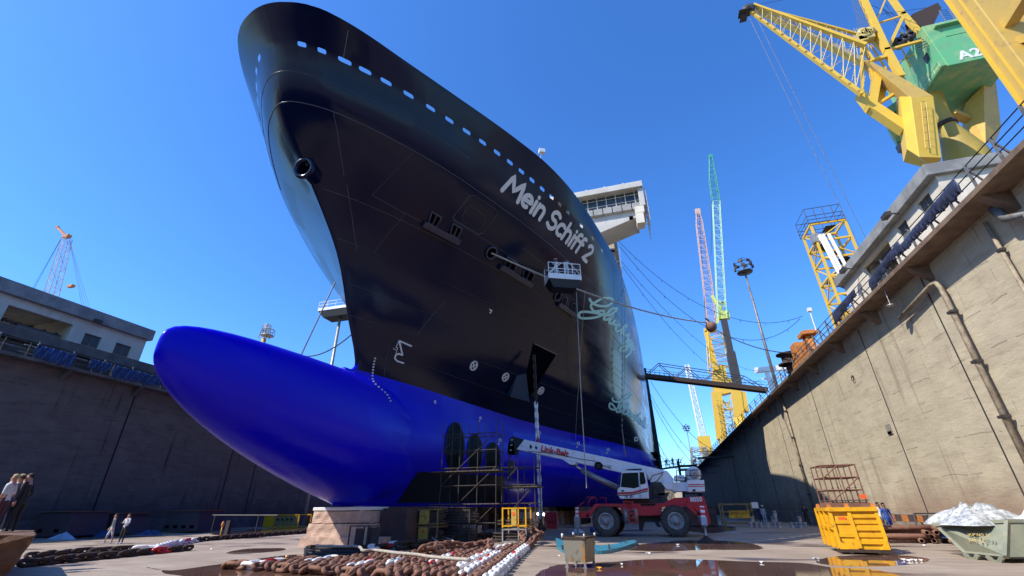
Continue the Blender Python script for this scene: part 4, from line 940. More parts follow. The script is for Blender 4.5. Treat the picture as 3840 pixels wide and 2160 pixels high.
# boom
f1, t1 = q1(1130, 352, 43), q1(262, 36, 43); f2, t2 = q1(1100, 732, 43), q1(226, 84, 43); f3, t3 = q1(1180, 545, 47), q1(266, 78, 44); f4, t4 = q1(1190, 300, 47), q1(270, 44, 44)
m = MB(); m.beam(f1, t1, .50, .42, w2=.32, h2=.28); m.beam(f2, t2, .46, .40, w2=.32, h2=.28); m.beam(f3, t3, .34, .34, w2=.2, h2=.2); m.beam(f4, t4, .34, .34, w2=.2, h2=.2); B = m.build('boom', M['yellow'], T)
m = MB(); laced(m, f1, t1, f2, t2, 11, .05); laced(m, f2, t2, f3, t3, 12, .04); laced(m, f1, t1, f4, t4, 12, .035); laced(m, f3, t3, f4, t4, 10, .035)
m.build('lacing', M['pale_yellow'], B)
m = MB(); a, b = q1(1170, 530, 44.5), q1(275, 72, 43.5); up = Vector((0, 0, .9)); m.beam(a, b, .75, .08)
for k in (.45, .9): m.tube(a + Vector((0, -.35, k)), b + Vector((0, -.35, k)), .035, 4)
for i in range(40): p = a.lerp(b, i / 40) + Vector((0, -.35, 0)); m.tube(p, p + Vector((0, 0, .9)), .03, 3)
m.build('boom_walkway', M['pale_yellow'], B)
m = MB(); c = q1(205, 80, 43); m.lathe([(.25, -.25), (.75, -.25), (.75, .25), (.25, .25)], c + Vector((.3, 0, .1)), (0, 1, 0), 16); m.box(c + Vector((-.3, 0, -.4)), (1.5, 1.2, .12)); m.prism([q1(160, 125, 43), q1(185, 62, 43), q1(222, 62, 43), q1(215, 110, 43)], (0, 1, 0)); m.build('boom_head', M['dark_steel'], B)
# luffing gear: A-frame, sheaves, rods, platform
m = MB()
for a, b, w_, Y in (((1085, -60), (1295, 400), .75, 44), ((1290, 385), (1405, 600), .75, 44), ((1310, -40), (1425, 120), .6, 46), ((1415, 105), (1575, 285), .6, 46), ((1205, 188), (1425, 118), .22, 44.6), ((1205, 188), (1290, -20), .2, 44.6), ((1300, 388), (1420, 130), .42, 44.6), ((1305, 388), (1560, 318), .35, 44.6), ((1290, 440), (1170, 470), .45, 44), ((1140, 260), (1270, 395), .5, 44.6), ((1405, 250), (1470, 340), .2, 45), ((1100, 350), (1180, 470), .5, 44.5), ((1170, 350), (1290, 540), .2, 45.5), ((1370, 300), (1480, 520), .15, 47), ((1290, 540), (1500, 420), .15, 47)):
    m.beam(q1(*a, Y), q1(*b, Y), w_ * .8, w_ * .8, (0, 1, 0))
m.build('a_frame', M['yellow'], T)
m = MB()
for x, y in ((1100, 268), (1150, 262), (1125, 285)): m.lathe([(.2, -.5), (.55, -.5), (.55, .5), (.2, .5)], q1(x, y, 44), (0, 1, 0), 14)
m.beam(q1(1060, 330, 44), q1(1130, 310, 44), .8, .9, (0, 1, 0)); m.box(q1(1125, 300, 44), (1.6, .9, .9))
for i in range(7): p = q1(1060 + i * 20, 260, 43.5); m.tube(p, p + Vector((0, 0, 1.0)), .03, 3)
m.build('sheave_block', M['pale_yellow'], T)
m = MB()
for i in range(7): m.tube(q1(1012 + i * 17, -60, 44), q1(1085 + i * 12, 250, 44), .022, 4)
for a, b in (((1200, -30), (1400, 260)), ((1240, -30), (1440, 240)), ((1150, 30), (1560, 200)), ((1260, 60), (1500, 300)), ((280, 38), (700, -40)), ((1180, 120), (1600, 60))): m.tube(q1(*a, 44.5), q1(*b, 45.5), .025, 4)
m.build('luffing_cables', M['cable'], T)
m = MB(); m.prism([q1(1435, 200, 46.5), q1(1490, 110, 46.5), q1(1690, 20, 46.5), q1(1720, 60, 46.5), q1(1640, 230, 46.5), q1(1560, 300, 46.5), q1(1475, 290, 46.5)], (.4, .6, .5)); m.build('winch_platform', M['dark_rust'], T)
m = MB()
for i in range(9): a = q1(1700 + i * 9, 80 + i * 14, 45); m.tube(a, a + (q1(1770, 90, 45) - q1(1700, 95, 45)), .03, 4)
m.tube(q1(1700, 80, 45), q1(1790, 215, 45), .05, 4); m.tube(q1(1775, 75, 45), q1(1860, 205, 45), .05, 4)
for k in range(5): m.tube(q1(1480 + k * 18, 330 + k * 14, 44.8), q1(1560 + k * 18, 290 + k * 14, 44.8), .05, 4)
m.build('ladder', M['dark_steel'], T); m = MB()
for k in range(6): m.lathe([(.1, -.4), (.4, -.4), (.4, .4), (.1, .4)], q1(1370 + k * 22, 330 - k * 14 + (k % 2) * 30, 45.2), (0, 1, 0), 10)
m.build('rope_sheaves', M['dark_steel'], T)
m = MB(); m.tube(q1(222, 125, 43), GX(3265, 1000, 26) + Vector((0, 0, -3)), .028, 4); m.tube(q1(285, 140, 43), GX(3300, 990, 27) + Vector((0, 0, -3)), .028, 4); m.build('hoist_rope', M['grey_steel'], T)

for k in range(14):
    m = MB(); p = f2.lerp(t2, (k + .5) / 14); m.box(p + Vector((0, -.25, -.2)), (.22, .08, .22)); m.build('gusset_plate', M['yellow_dusty'], B)
m = MB(); bx_ = q1(1545, 760, 42.2); 
for k in range(7): m.tube(q1(1560 + k * 6, 790 + k * 60, 42.1), q1(1600 + k * 6, 790 + k * 60, 42.1), .03, 4)
m.tube(q1(1560, 790, 42.1), q1(1596, 1150, 42.1), .035, 4); m.tube(q1(1600, 790, 42.1), q1(1636, 1150, 42.1), .035, 4); m.build('rung_ladder', M['yellow_dusty'], T)
# ---- steel leg of a nearer portal crane, cutting the top right corner
XG = 21.0
g_ = lambda x, y, X=XG: GX(*Z1(x, y), X)
T2 = thing('crane_portal_leg', 'thick ochre box girder leg slanting across the top right corner, with cross braces', 'crane leg', (XG, 24, 15))
m = MB(); a, b = g_(1775, -120), g_(2420, 760); dd = (b - a).normalized(); m.beam(a - dd * 3, b + dd * (b.z - 14.2) / max(.1, -dd.z), .9, 2.3, (0, 1, 0)); 
m2 = MB(); 
wdt = (g_(1670, 0) - g_(1880, 0)).length; nrm = dd.cross(Vector((1, 0, 0))).normalized()
m = MB(); e = b + dd * 9; s0 = a - dd * 3
m.hexa([s0 - nrm * .62, s0 + nrm * .62, s0 + nrm * .62 + Vector((1.5, 0, 0)), s0 - nrm * .62 + Vector((1.5, 0, 0)), e - nrm * .62, e + nrm * .62, e + nrm * .62 + Vector((1.5, 0, 0)), e - nrm * .62 + Vector((1.5, 0, 0))])
m.build('leg', M['yellow_dusty'], T2, bevel=.05)
m = MB(); m.beam(s0 + Vector((-.03, 0, 0)), e + Vector((-.03, 0, 0)), .05, .09, (1, 0, 0)); m.beam(s0 - nrm * .55 + Vector((-.05, 0, 0)), e - nrm * .55 + Vector((-.05, 0, 0)), .12, .16, (1, 0, 0)); m.build('weld_strip', M['yellow'], T2)
m = MB(); m.beam(g_(2110, 390, XG + .6), g_(2420, -110, XG + .6), .5, .55, (1, 0, 0)); m.beam(g_(2200, 345, XG + .7), g_(2460, 270, XG + .7), .4, .5, (1, 0, 0)); m.prism([g_(2075, 380, XG + .2), g_(2140, 300, XG + .2), g_(2210, 400, XG + .2), g_(2180, 440, XG + .2)], (.6, 0, 0)); m.build('brace', M['yellow_dusty'], T2)
m = MB(); m.box((XG + .8, e.y, 15.6), (2.6, 3.4, 1.2)); m.build('wheel_bogie', M['dark_steel'], T2)

# ---- far booms beyond the gangway
T3 = thing('mobile_boom_crane', 'tall crane with a green lattice jib on a dark telescopic boom, beyond the gangway', 'crane', (q2(455, 1200, 140).x, 140, 15))
Y = 140; m = MB(); m.lattice(q2(372, 770, Y), q2(345, 240, Y), 2.4, 2.2, 22, .13, .06, (0, 1, 0)); m.build('jib_lower', M['mint_boom'], T3)
m = MB(); m.lattice(q2(345, 240, Y), q2(330, 140, Y), 2.3, 2.2, 5, .13, .07, (0, 1, 0)); m.lattice(q2(330, 140, Y), q2(320, 35, Y), 2.2, .9, 5, .12, .07, (0, 1, 0)); m.box(q2(320, 32, Y), (1.4, 1, 1.2)); m.build('jib_upper', M['green_boom'], T3)
m = MB(); m.beam(q2(380, 775, Y), q2(410, 920, Y), 1.6, 1.7, (0, 1, 0)); m.beam(q2(410, 920, Y), q2(445, 1085, Y), 2.2, 2.2, (0, 1, 0)); m.build('telescopic_boom', M['dark_steel'], T3)
m = MB(); m.beam(q2(325, 662, Y), q2(385, 760, Y), .8, .6, (0, 1, 0)); m.beam(q2(350, 790, Y), q2(375, 690, Y), .6, .5, (0, 1, 0)); m.beam(q2(355, 690, Y), q2(390, 700, Y), .5, .5, (0, 1, 0)); m.box(q2(378, 752, Y), (3.2, 1.6, 2.6)); m.build('jib_head', M['lime'], T3)
m = MB(); m.beam(q2(432, 1080, Y), q2(450, 1215, Y), 2.4, 2.4, (0, 1, 0)); m.beam(q2(462, 1100, Y), q2(478, 1190, Y), 1.6, 2, (0, 1, 0)); m.beam(q2(450, 1160, Y), q2(490, 1162, Y), 1, 1, (0, 1, 0)); m.tube(q2(450, 1215, Y), (q2(455, 1215, Y).x, Y, 15), 1.6, 8); m.build('crane_body', M['yellow'], T3)
T4 = thing('tower_crane', 'yellow tower crane with a faded pink lattice boom, left of the green jib', 'crane', (q2(350, 1310, 165).x, 165, 15))
Y = 165; m = MB(); m.lattice(q2(325, 790, Y), q2(305, 600, Y), 3.0, 3.0, 7, .16, .08, (0, 1, 0)); m.lattice(q2(305, 600, Y), q2(268, 330, Y), 3.0, 2.3, 12, .15, .08, (0, 1, 0)); m.lattice(q2(268, 330, Y), q2(262, 285, Y), 2.2, 1.2, 3, .13, .07, (0, 1, 0)); m.box(q2(262, 283, Y), (1.9, 1.2, 2.6)); m.build('boom', M['pink_boom'], T4)
m = MB(); m.beam(q2(300, 825, Y), q2(345, 1000, Y), 1.6, 1.6, (0, 1, 0)); m.lattice(q2(340, 820, Y), q2(365, 1000, Y), 5.5, 7.0, 7, .2, .1, (0, 1, 0)); m.beam(q2(290, 822, Y), q2(345, 818, Y), 1.4, 1.6, (0, 1, 0)); m.build('mast_head', M['yellow'], T4)
m = MB(); m.prism([q2(332, 980, Y), q2(385, 975, Y), q2(395, 1030, Y), q2(420, 1040, Y), q2(415, 1055, Y), q2(330, 1058, Y)], (0, 4, 0)); m.prism([q2(330, 1065, Y), q2(425, 1070, Y), q2(428, 1095, Y), q2(345, 1115, Y)], (0, 4, 0)); m.build('machinery_deck', M['yellow'], T4)
m = MB(); m.beam(q2(345, 1100, Y), q2(372, 1315, Y), 3.2, 2, (0, 1, 0)); m.beam(q2(420, 1090, Y), q2(450, 1215, Y), 1.5, 1.5, (0, 1, 0)); m.beam(q2(355, 1115, Y), q2(410, 1180, Y), .5, .5, (0, 1, 0)); m.beam(q2(365, 1180, Y), q2(430, 1175, Y), .5, .6, (0, 1, 0)); m.beam(q2(415, 1110, Y), q2(395, 1170, Y), .4, .4, (0, 1, 0)); m.build('portal_leg', M['yellow'], T4)
m = MB(); m.lattice(q2(372, 1140, Y), q2(400, 1280, Y), 4, 4.5, 8, .12, .09, (0, 1, 0)); m.tube((q2(370, 1310, Y).x, Y, q2(370, 1310, Y).z), (q2(372, 1315, Y).x, Y, 15), 1.2, 8); m.build('stair_tower', M['pale_yellow'], T4)
m = MB(); m.tube(q2(268, 300, Y), q2(300, 820, Y), .09, 4); m.tube(q2(325, 180, 140), q2(322, 480, 140), .06, 4); m.build('pendant_rope', M['cable'], T4)
# distant slim boom
T5 = thing('distant_crane', 'slim pale crane boom on a yellow base, far away near the horizon', 'crane', (q2(292, 1360, 260).x, 260, 15))
Y = 260; m = MB(); m.lattice(q2(285, 1300, Y), q2(213, 978, Y), 3, 2.0, 18, .28, .14, (0, 1, 0)); m.build('boom', M['white'], T5)
m = MB(); m.beam(q2(286, 1300, Y), q2(300, 1370, Y), 6, 4, (0, 1, 0)); m.beam(q2(300, 1370, Y), (q2(300, 1370, Y).x, Y, 15), 4, 4, (0, 1, 0)); m.build('base', M['yellow'], T5)

def light_mast(px0, py0, px1, py1, X, label, sc=1.0, Yp=None):
    b = GX(px1, py1, X) if Yp is None else GY(px1, py1, Yp); t = GY(px0, py0, b.y); b = Vector((t.x * .5 + b.x * .5, b.y, b.z)); t.x = b.x
    T = thing('light_mast', label, 'light mast', (b.x, b.y, 15), 'floodlight masts'); m = MB(); m.tube((b.x, b.y, 15), t, .34 * sc, 10, .17 * sc); m.build('pole', M['grey_steel'], T)
    m = MB(); m.lathe([(.3 * sc, 0), (1.5 * sc, .05), (1.5 * sc, .25), (.3 * sc, .3)], t, n=10); m.tube(t, t + Vector((0, 0, 3.4 * sc)), .12 * sc, 6)
    for k, rr in ((1.2, 1.5), (2.2, 1.35), (3.2, .6)): m.path([t + Vector((math.cos(a) * rr * sc, math.sin(a) * rr * sc, k * sc)) for a in np.linspace(0, 6.283, 13)[:-1]], .05 * sc, 4, closed=True)
    m.build('head_frame', M['dark_steel'], T)
    fm = MB(); fm.box((0, 0, 0), (.75 * sc, .3 * sc, .55 * sc)); first = None
    for k, rr, n in ((1.2, 1.7, 7), (2.2, 1.55, 6)):
        for i in range(n):
            a = i * 2 * math.pi / n; m = MB(); m.box(t + Vector((math.cos(a) * rr * sc, math.sin(a) * rr * sc, k * sc)), (.3 * sc, .75 * sc, .5 * sc), a); m.build('floodlight', M['dark_steel'], T)
    return T
light_mast(*Z2(472, 560), *Z2(608, 1020), 24, 'tall floodlight mast on the right quay, right of the green jib')
light_mast(*Z2(212, 1275), *Z2(228, 1360), 60, 'tiny far floodlight mast left of the slim distant crane', 1.0, 250)
# white gantry beyond the mast
m = MB(); Y = 150; m.beam(q2(520, 1002, Y), q2(690, 985, Y), 1.5, 1.6, (0, 1, 0)); m.beam(q2(575, 1010, Y), q2(600, 1090, Y), 1.1, 1, (0, 1, 0)); m.beam(q2(600, 1090, Y), (q2(600, 1090, Y).x, Y, 15), 1.1, 1, (0, 1, 0)); m.beam(q2(550, 1040, Y), q2(640, 1030, Y), .5, .5, (0, 1, 0)); m.beam(q2(680, 990, Y), (q2(680, 990, Y).x, Y, 15), 1.1, 1, (0, 1, 0))
tag(m.build('white_gantry', M['white'], org=(40, 150, 15)), 'white steel gantry on the right quay behind the floodlight mast', 'gantry')

# ---- yellow stair tower with white hoses
Y = 62; xs = [q2(770, 460, Y).x, q2(960, 460, Y).x]; T6 = thing('access_tower', 'yellow lattice access tower with white hoses and a cage on top, on the right quay', 'access tower', (sum(xs) / 2, Y, 15))
zt = q2(900, 350, Y).z; zc0 = 15.0; w6 = 4.1; cx6 = q2(868, 500, Y).x + .4
m = MB(); levels = np.linspace(zc0, zt, 9)
for sx in (-1, 1):
    for sy in (-1, 1): m.beam((cx6 + sx * w6 / 2, Y + sy * 1.7, zc0), (cx6 + sx * w6 / 2, Y + sy * 1.7, zt), .26, .26, (0, 1, 0))
for i, z in enumerate(levels):
    for sy in (-1, 1): m.beam((cx6 - w6 / 2, Y + sy * 1.7, z), (cx6 + w6 / 2, Y + sy * 1.7, z), .2, .26)
    for sx in (-1, 1): m.beam((cx6 + sx * w6 / 2, Y - 1.7, z), (cx6 + sx * w6 / 2, Y + 1.7, z), .2, .26)
    if i < 8:
        z2 = levels[i + 1]; s_ = 1 if i % 2 else -1
        for sy in (-1, 1): m.beam((cx6 - s_ * w6 / 2, Y + sy * 1.7, z), (cx6 + s_ * w6 / 2, Y + sy * 1.7, z2), .14, .14, (0, 1, 0))
        m.beam((cx6 - w6 / 2, Y - s_ * 1.7, z), (cx6 - w6 / 2, Y + s_ * 1.7, z2), .13, .13, (1, 0, 0))
m.build('tower_frame', M['yellow'], T6)
m = MB()
for k, (x0, x1) in enumerate(((-1.6, -.6), (-1.2, -.1), (-.5, .6))): m.tube((cx6 + x0, Y - 2.0, zt - 2), (cx6 + x1 + .8, Y - 2.0, zc0), .2, 8)
m.build('hose', M['white'], T6)
m = MB()
for i, z in enumerate(levels[1:]): m.box((cx6 + (.9 if i % 2 else -.9), Y + .5, z + .16), (1.4, 1.8, .05))
for i in range(8):
    s_ = 1 if i % 2 else -1; m.beam((cx6 - s_ * 1.6, Y, levels[i] + .2), (cx6 + s_ * 1.6, Y, levels[i + 1] + .1), .8, .1)
m.build('stair', M['dark_steel'], T6)
m = MB()
for k in (0, .6, 1.2, 2.4):
    m.path([(cx6 - w6 / 2 - .3, Y - 2.0, zt + k), (cx6 + w6 / 2, Y - 2.0, zt + k), (cx6 + w6 / 2, Y + 2.0, zt + k), (cx6 - w6 / 2 - .3, Y + 2.0, zt + k)], .05, 4, closed=True)
for x in np.linspace(cx6 - w6 / 2 - .3, cx6 + w6 / 2, 5):
    for y in (Y - 2.0, Y + 2.0): m.tube((x, y, zt), (x, y, zt + 2.4), .05, 4)
m.build('top_cage', M['dark_steel'], T6)
m = MB(); m.box((cx6 - w6 / 2 - .0, Y - 1.5, zt - 2.2), (.9, .8, 1.3)); m.build('hose_reel_box', M['galv'], T6)

# ---- orange winch on the ledge
p0 = GX(*Z2(770, 860), XR + .2); T7 = thing('mooring_winch', 'rusty orange mooring winch on the ledge of the right dock wall', 'winch', (XR + .2, p0.y, 12.98)); Yw = p0.y
m = MB(); m.box((XR + .1, Yw, 13.25), (2.4, 5, .5)); m.box((XR - .2, Yw + 1.6, 14.3), (1.4, 1.4, 1.9)); m.beam((XR - .4, Yw - 2.2, 13.4), (XR - .4, Yw - 1.2, 15.2), .4, .5, (1, 0, 0)); m.beam((XR - .4, Yw - .2, 13.4), (XR - .4, Yw - 1.2, 15.2), .4, .5, (1, 0, 0)); m.box((XR - .3, Yw - 1.2, 15.2), (1.2, 1.6, .35)); m.build('winch_frame', M['orange'], T7, bevel=.03)
m = MB(); m.lathe([(1.0, -.1), (1.0, 0), (.6, .05), (.6, .8), (1.0, .85), (1.0, .95)], (XR - 1.0, Yw + 3.2, 13.9), (0, 0, 1), 20); m.tube((XR - 1, Yw + 3.2, 13), (XR - 1, Yw + 3.2, 13.9), .4, 10); m.build('drum', M['dark_rust'], T7)
m = MB(); m.tube((XR, Yw - 2.5, 15), (XR, Yw - 2.5, 17.0), .05, 4); m.box((XR, Yw - 2.5, 17.0), (.3, .3, .3)); m.build('lamp_pole', M['white'], T7)

# ---- gangway from quay to ship
Y = 112; ga, gb = q2(28, 1028, Y), Vector((XR + 3.5, Y, 15.6)); gb = q2(575, 1092, Y); gb.x = max(gb.x, XR + 1.5)
T8 = thing('gangway', 'long steel gangway bridge spanning from the right quay to the ship side', 'gangway', ga); m = MB()
for yy in (-1.0, 1.0): m.beam(ga + Vector((0, yy, 0)), gb + Vector((0, yy, 0)), .3, .95)
m.beam(ga, gb, 2.0, .12); m.build('deck_girder', M['dark_rust'], T8)
m = MB(); H_ = 3.6; N = 6
for yy in (-1.0, 1.0):
    d_ = gb - ga; tp = [ga + d_ * f + Vector((0, yy, H_ * (1 - f * .35))) for f in (.13, .37, .61, .84)]
    bt = [ga + d_ * f + Vector((0, yy, .4)) for f in (.01, .25, .49, .73, .96)]
    for a, b in zip(tp[:-1], tp[1:]): m.tube(a, b, .10, 5)
    for i, t_ in enumerate(tp): m.tube(bt[i], t_, .09, 5); m.tube(t_, bt[i + 1], .09, 5)
    m.tube(bt[-1], tp[-1], .08, 5)
    for k in (1.0, 1.6): m.tube(ga + Vector((0, yy, k)), gb + Vector((0, yy, k)), .045, 4)
    for i in range(24): p = ga.lerp(gb, i / 24) + Vector((0, yy, .4)); m.tube(p, p + Vector((0, 0, 1.2)), .04, 3)
m.build('truss', M['dark_steel'], T8)
m = MB(); p = ga; m.box(p + Vector((-.6, 0, .6)), (1.6, 3, 2.2)); m.beam(p + Vector((-.3, 0, 0)), p + Vector((-.0, 0, -22)), 1.2, 1.6, (0, 1, 0)); m.build('landing_trunk', M['black'], T8)

# ---- scaffold towers and a walkway at the far end
def scaffold(name, label, x0, x1, y0, y1, z0, z1, bay, lift, m_='dark_steel', boards=(), r_=.03, cat='scaffold', group=None, diag=True, bname='platform'):
    T = thing(name, label, cat, ((x0 + x1) / 2, (y0 + y1) / 2, z0), group); m = MB(); nx = max(1, round((x1 - x0) / bay)); ny = max(1, round((y1 - y0) / bay)); zs = np.arange(z0 + lift, z1, lift)
    X_ = np.linspace(x0, x1, nx + 1); Y_ = np.linspace(y0, y1, ny + 1)
    for x in X_:
        for y in Y_: m.tube((x, y, z0), (x, y, z1), r_, 5)
    m.build('standard', M[m_], T); m = MB()
    for z in zs:
        for y in Y_: m.tube((x0, y, z), (x1, y, z), r_ * .9, 4)
        for x in X_: m.tube((x, y0, z), (x, y1, z), r_ * .9, 4)
    m.build('ledger', M[m_], T); m = MB()
    if diag:
        for i, x in enumerate(X_[:-1]):
            for k, z in enumerate(zs[:-1]):
                if (i + k) % 2 == 0: m.tube((x, y0 - .04, z), (X_[i + 1], y0 - .04, z + lift), r_ * .85, 4)
        m.build('diagonal_brace', M[m_], T)
    for (bx0, bx1, z) in boards:
        m = MB(); x = bx0
        while x < bx1: m.box((x + .11, (y0 + y1) / 2, z), (.21, y1 - y0 + .3, .05)); x += .235
        m.build(bname, M['bamboo'], T)
    return T
scaffold('scaffold_tower', 'dark scaffold tower on the dock floor far behind the mobile crane', GY(2555, 1800, 95).x, GY(2618, 1800, 95).x, 93, 98, 0, GY(2560, 1722, 95).z, 2.2, 2, r_=.09, boards=[(GY(2555, 1800, 95).x, GY(2618, 1800, 95).x, GY(2560, 1730, 95).z - .8)])
Tw = thing('walkway', 'high scaffold walkway between the ship and the scaffold tower', 'walkway', (4, 97, 8)); m = MB(); a = GY(2440, 1765, 97); b = GY(2555, 1748, 97); m.beam(a, b, 1.4, .25)
for k in (.6, 1.2): m.tube(a + Vector((0, -.7, k)), b + Vector((0, -.7, k)), .05, 4)
for i in range(9): p = a.lerp(b, i / 8) + Vector((0, -.7, 0)); m.tube(p, p + Vector((0, 0, 1.2)), .05, 4)
c = GY(2618, 1718, 97); d_ = GY(2690, 1715, 97); m.beam(c, Vector((XR, 97, d_.z)), 1.4, .25); m.tube(c + Vector((0, -.7, 1.1)), Vector((XR, 96.3, d_.z + 1.1)), .05, 4); m.build('walkway_deck', M['dark_steel'], Tw)
for k, (px0, px1, py0, py1, Yk) in enumerate(((2425, 2466, 1690, 1755, 90),)):
    T_ = scaffold('side_scaffold', 'dense dark scaffold hung against the far ship side', GY(px0, py0, Yk).x, GY(px1, py0, Yk).x, Yk - 2, Yk + 9, GY(px0, 1850, Yk).z, GY(px0, py0, Yk).z, 1.6, 1.3, r_=.08, boards=[(GY(px0, py0, Yk).x, GY(px1, py0, Yk).x, z) for z in (7.6, 9.2, 10.6)])
Tt = thing('lattice_pylon', 'small pale lattice pylon far behind the scaffold tower', 'pylon', (GY(2630, 1740, 230).x, 230, 15)); m = MB(); m.lattice(Vector((GY(2625, 1740, 230).x, 230, 15)), GY(2618, 1680, 230), 8, 6, 6, .3, .18, (0, 1, 0)); m.build('pylon_frame', M['galv'], Tt)

# ---- festoon cables between ship and quay
def catenary(a, b, sag, n=22): return [Vector(a).lerp(Vector(b), i / n) - Vector((0, 0, sag * 4 * (i / n) * (1 - i / n))) for i in range(n + 1)]
cab_ = [((2320, 905, 60), (3010, 1185, 66), 5.5, 'black cable sagging from the deck edge to the access tower, topmost'), ((2325, 925, 60), (3000, 1195, 66), 8, 'black cable just below the topmost one'),
        ((2330, 980, 62), (2870, 1390, 110), 5, 'black cable running steeply from the ship side to the quay railing'), ((2335, 1000, 63), (2860, 1420, 112), 7, 'black cable doubling the steep one'),
        ((2440, 1430, 112), (2850, 1560, 125), 12, 'black cable looping under the gangway, upper'), ((2440, 1480, 112), (2800, 1590, 130), 13, 'black cable looping under the gangway, middle'),
        ((2442, 1500, 112), (2760, 1640, 130), 12, 'black cable looping under the gangway, lowest'), ((2460, 1640, 100), (2560, 1715, 96), 3, 'short black cable from the ship side to the scaffold tower'), ((2465, 1690, 100), (2570, 1735, 96), 2, 'second short cable ending on the scaffold tower')]
for a, b, sag, lb in cab_:
    m = MB(); P = catenary(GY(*a), GY(*b), sag); m.path(P, .035 if a[2] < 100 else .055, 4)
    rk = random.Random(len(lb))
    for p in P[2:-2:3]: m.tube(p, p - Vector((0, 0, .4)), .03, 3)
    tag(m.build('festoon_cable', M['cable'], org=P[0]), lb, 'cable', 'cables slung between ship and quay')
# mooring rope with the rusty ball
ball = q2(322, 803, 52); ra = PORT; m = MB(); P = catenary(ra, q2(300, 785, 52), 1.0, 30); m.path(P, .075, 8); o = m.build('mooring_rope', M['rope'], org=P[0]); tag(o, 'thick pale mooring rope running from the round port in the hull to the rusty ball', 'rope')
m = MB(); m.ball(ball, .62, n=18); o = m.build('weight_ball', M['rust'], org=ball); tag(o, 'rusty brown steel ball hanging on the mooring line in mid air', 'ball'); 
k = MB(); k.tube(ball + Vector((0, 0, .55)), ball + Vector((-.4, 0, 1.1)), .10, 6); k.build('shackle', M['dark_rust'], o)
m = MB(); P = catenary(ball, Vector((XR - .8, Yw + 1, 14.2)), .8, 14); m.path(P, .05, 5); tag(m.build('winch_wire', M['cable'], org=ball), 'thin dark wire from the rusty ball to the orange winch', 'wire')
# starboard side ropes
a = hit(1262, 1055, .0)[0] or GX(1257, 1055, -18.5); m = MB(); P = [GX(1257, 1060, -19), GX(1127, 1330, -19)]; m.path([GX(1257, 1058, -21), GX(1128, 1335, -24)], .05, 6); tag(m.build('bow_rope', M['rope'], org=P[0]), 'taut rope running down from the starboard bow behind the bulb', 'rope')
m = MB(); m.path(catenary(GX(1340, 1235, -19), GX(1115, 1330, -26), .8, 12), .045, 5); tag(m.build('bow_cable', M['cable'], org=(-19, 20, 11)), 'black cable sagging from the stem towards the left dock wall', 'cable')

# ---- left quay: red lattice crane, lamp cage
Z5 = lambda x, y: (x * .8282, 800 + y * .8282)
def q5(x, y, Y): return GY(*Z5(x, y), Y)
Y = 62; T9 = thing('lattice_crane', 'slender red and white lattice crane rising behind the left quay building', 'crane', (q5(315, 410, Y).x, Y, 15))
m = MB(); m.lattice(Vector((q5(316, 415, Y).x, Y, 20)), q5(303, 118, Y), 3.0, 1.5, 15, .09, .045, (0, 1, 0)); m.lattice(Vector((q5(316, 415, Y).x, Y, 15)), Vector((q5(316, 415, Y).x, Y, 20)), 3.0, 3.0, 2, .1, .05, (0, 1, 0)); m.build('mast', M['pink_boom'], T9)
m = MB(); m.beam(q5(305, 110, Y), q5(262, 65, Y), .5, .5, (0, 1, 0)); m.box(q5(260, 63, Y), (.9, .5, .5)); m.box(q5(303, 105, Y), (2.0, 1, .8)); m.box(q5(322, 330, Y), (1.6, .8, .6)); m.build('jib_head', M['orange'], T9)
m = MB()
for a, b in (((280, 110), (150, 350)), ((276, 115), (142, 350))): m.tube(q5(*a, Y), q5(*b, Y + 2), .035, 4)
for x in (375, 385, 398, 410): m.tube(q5(312, 112, Y), q5(x, 440, Y + 2), .03, 4)
m.build('stay_rope', M['cable'], T9)
p = GX(990, 1270, -58); T10 = thing('lamp_cage', 'small caged lamp tower poking up over the left quay behind the bulb', 'lamp tower', (p.x, p.y, 15)); m = MB(); m.tube((p.x, p.y, 15), p, .35, 8); m.lattice(p, p + Vector((.0, 0, 2.4)), 1.1, .8, 3, .07, .05, (0, 1, 0)); m.build('lamp_post', M['yellow_dusty'], T10)
m = MB(); m.path([p + Vector((math.cos(a) * 1.0 + .5, math.sin(a) * 1.0, 1.4)) for a in np.linspace(0, 6.283, 13)[:-1]], .07, 4, closed=True); m.lathe([(.1, 0), (1.0, 0), (1.0, .12), (.1, .12)], p + Vector((.5, 0, .4)), n=12)
for a in np.linspace(0, 6.283, 9)[:-1]: m.tube(p + Vector((math.cos(a) * 1.0 + .5, math.sin(a) * 1.0, .4)), p + Vector((math.cos(a) * 1.0 + .5, math.sin(a) * 1.0, 1.4)), .05, 4)
m.build('cage', M['galv'], T10)

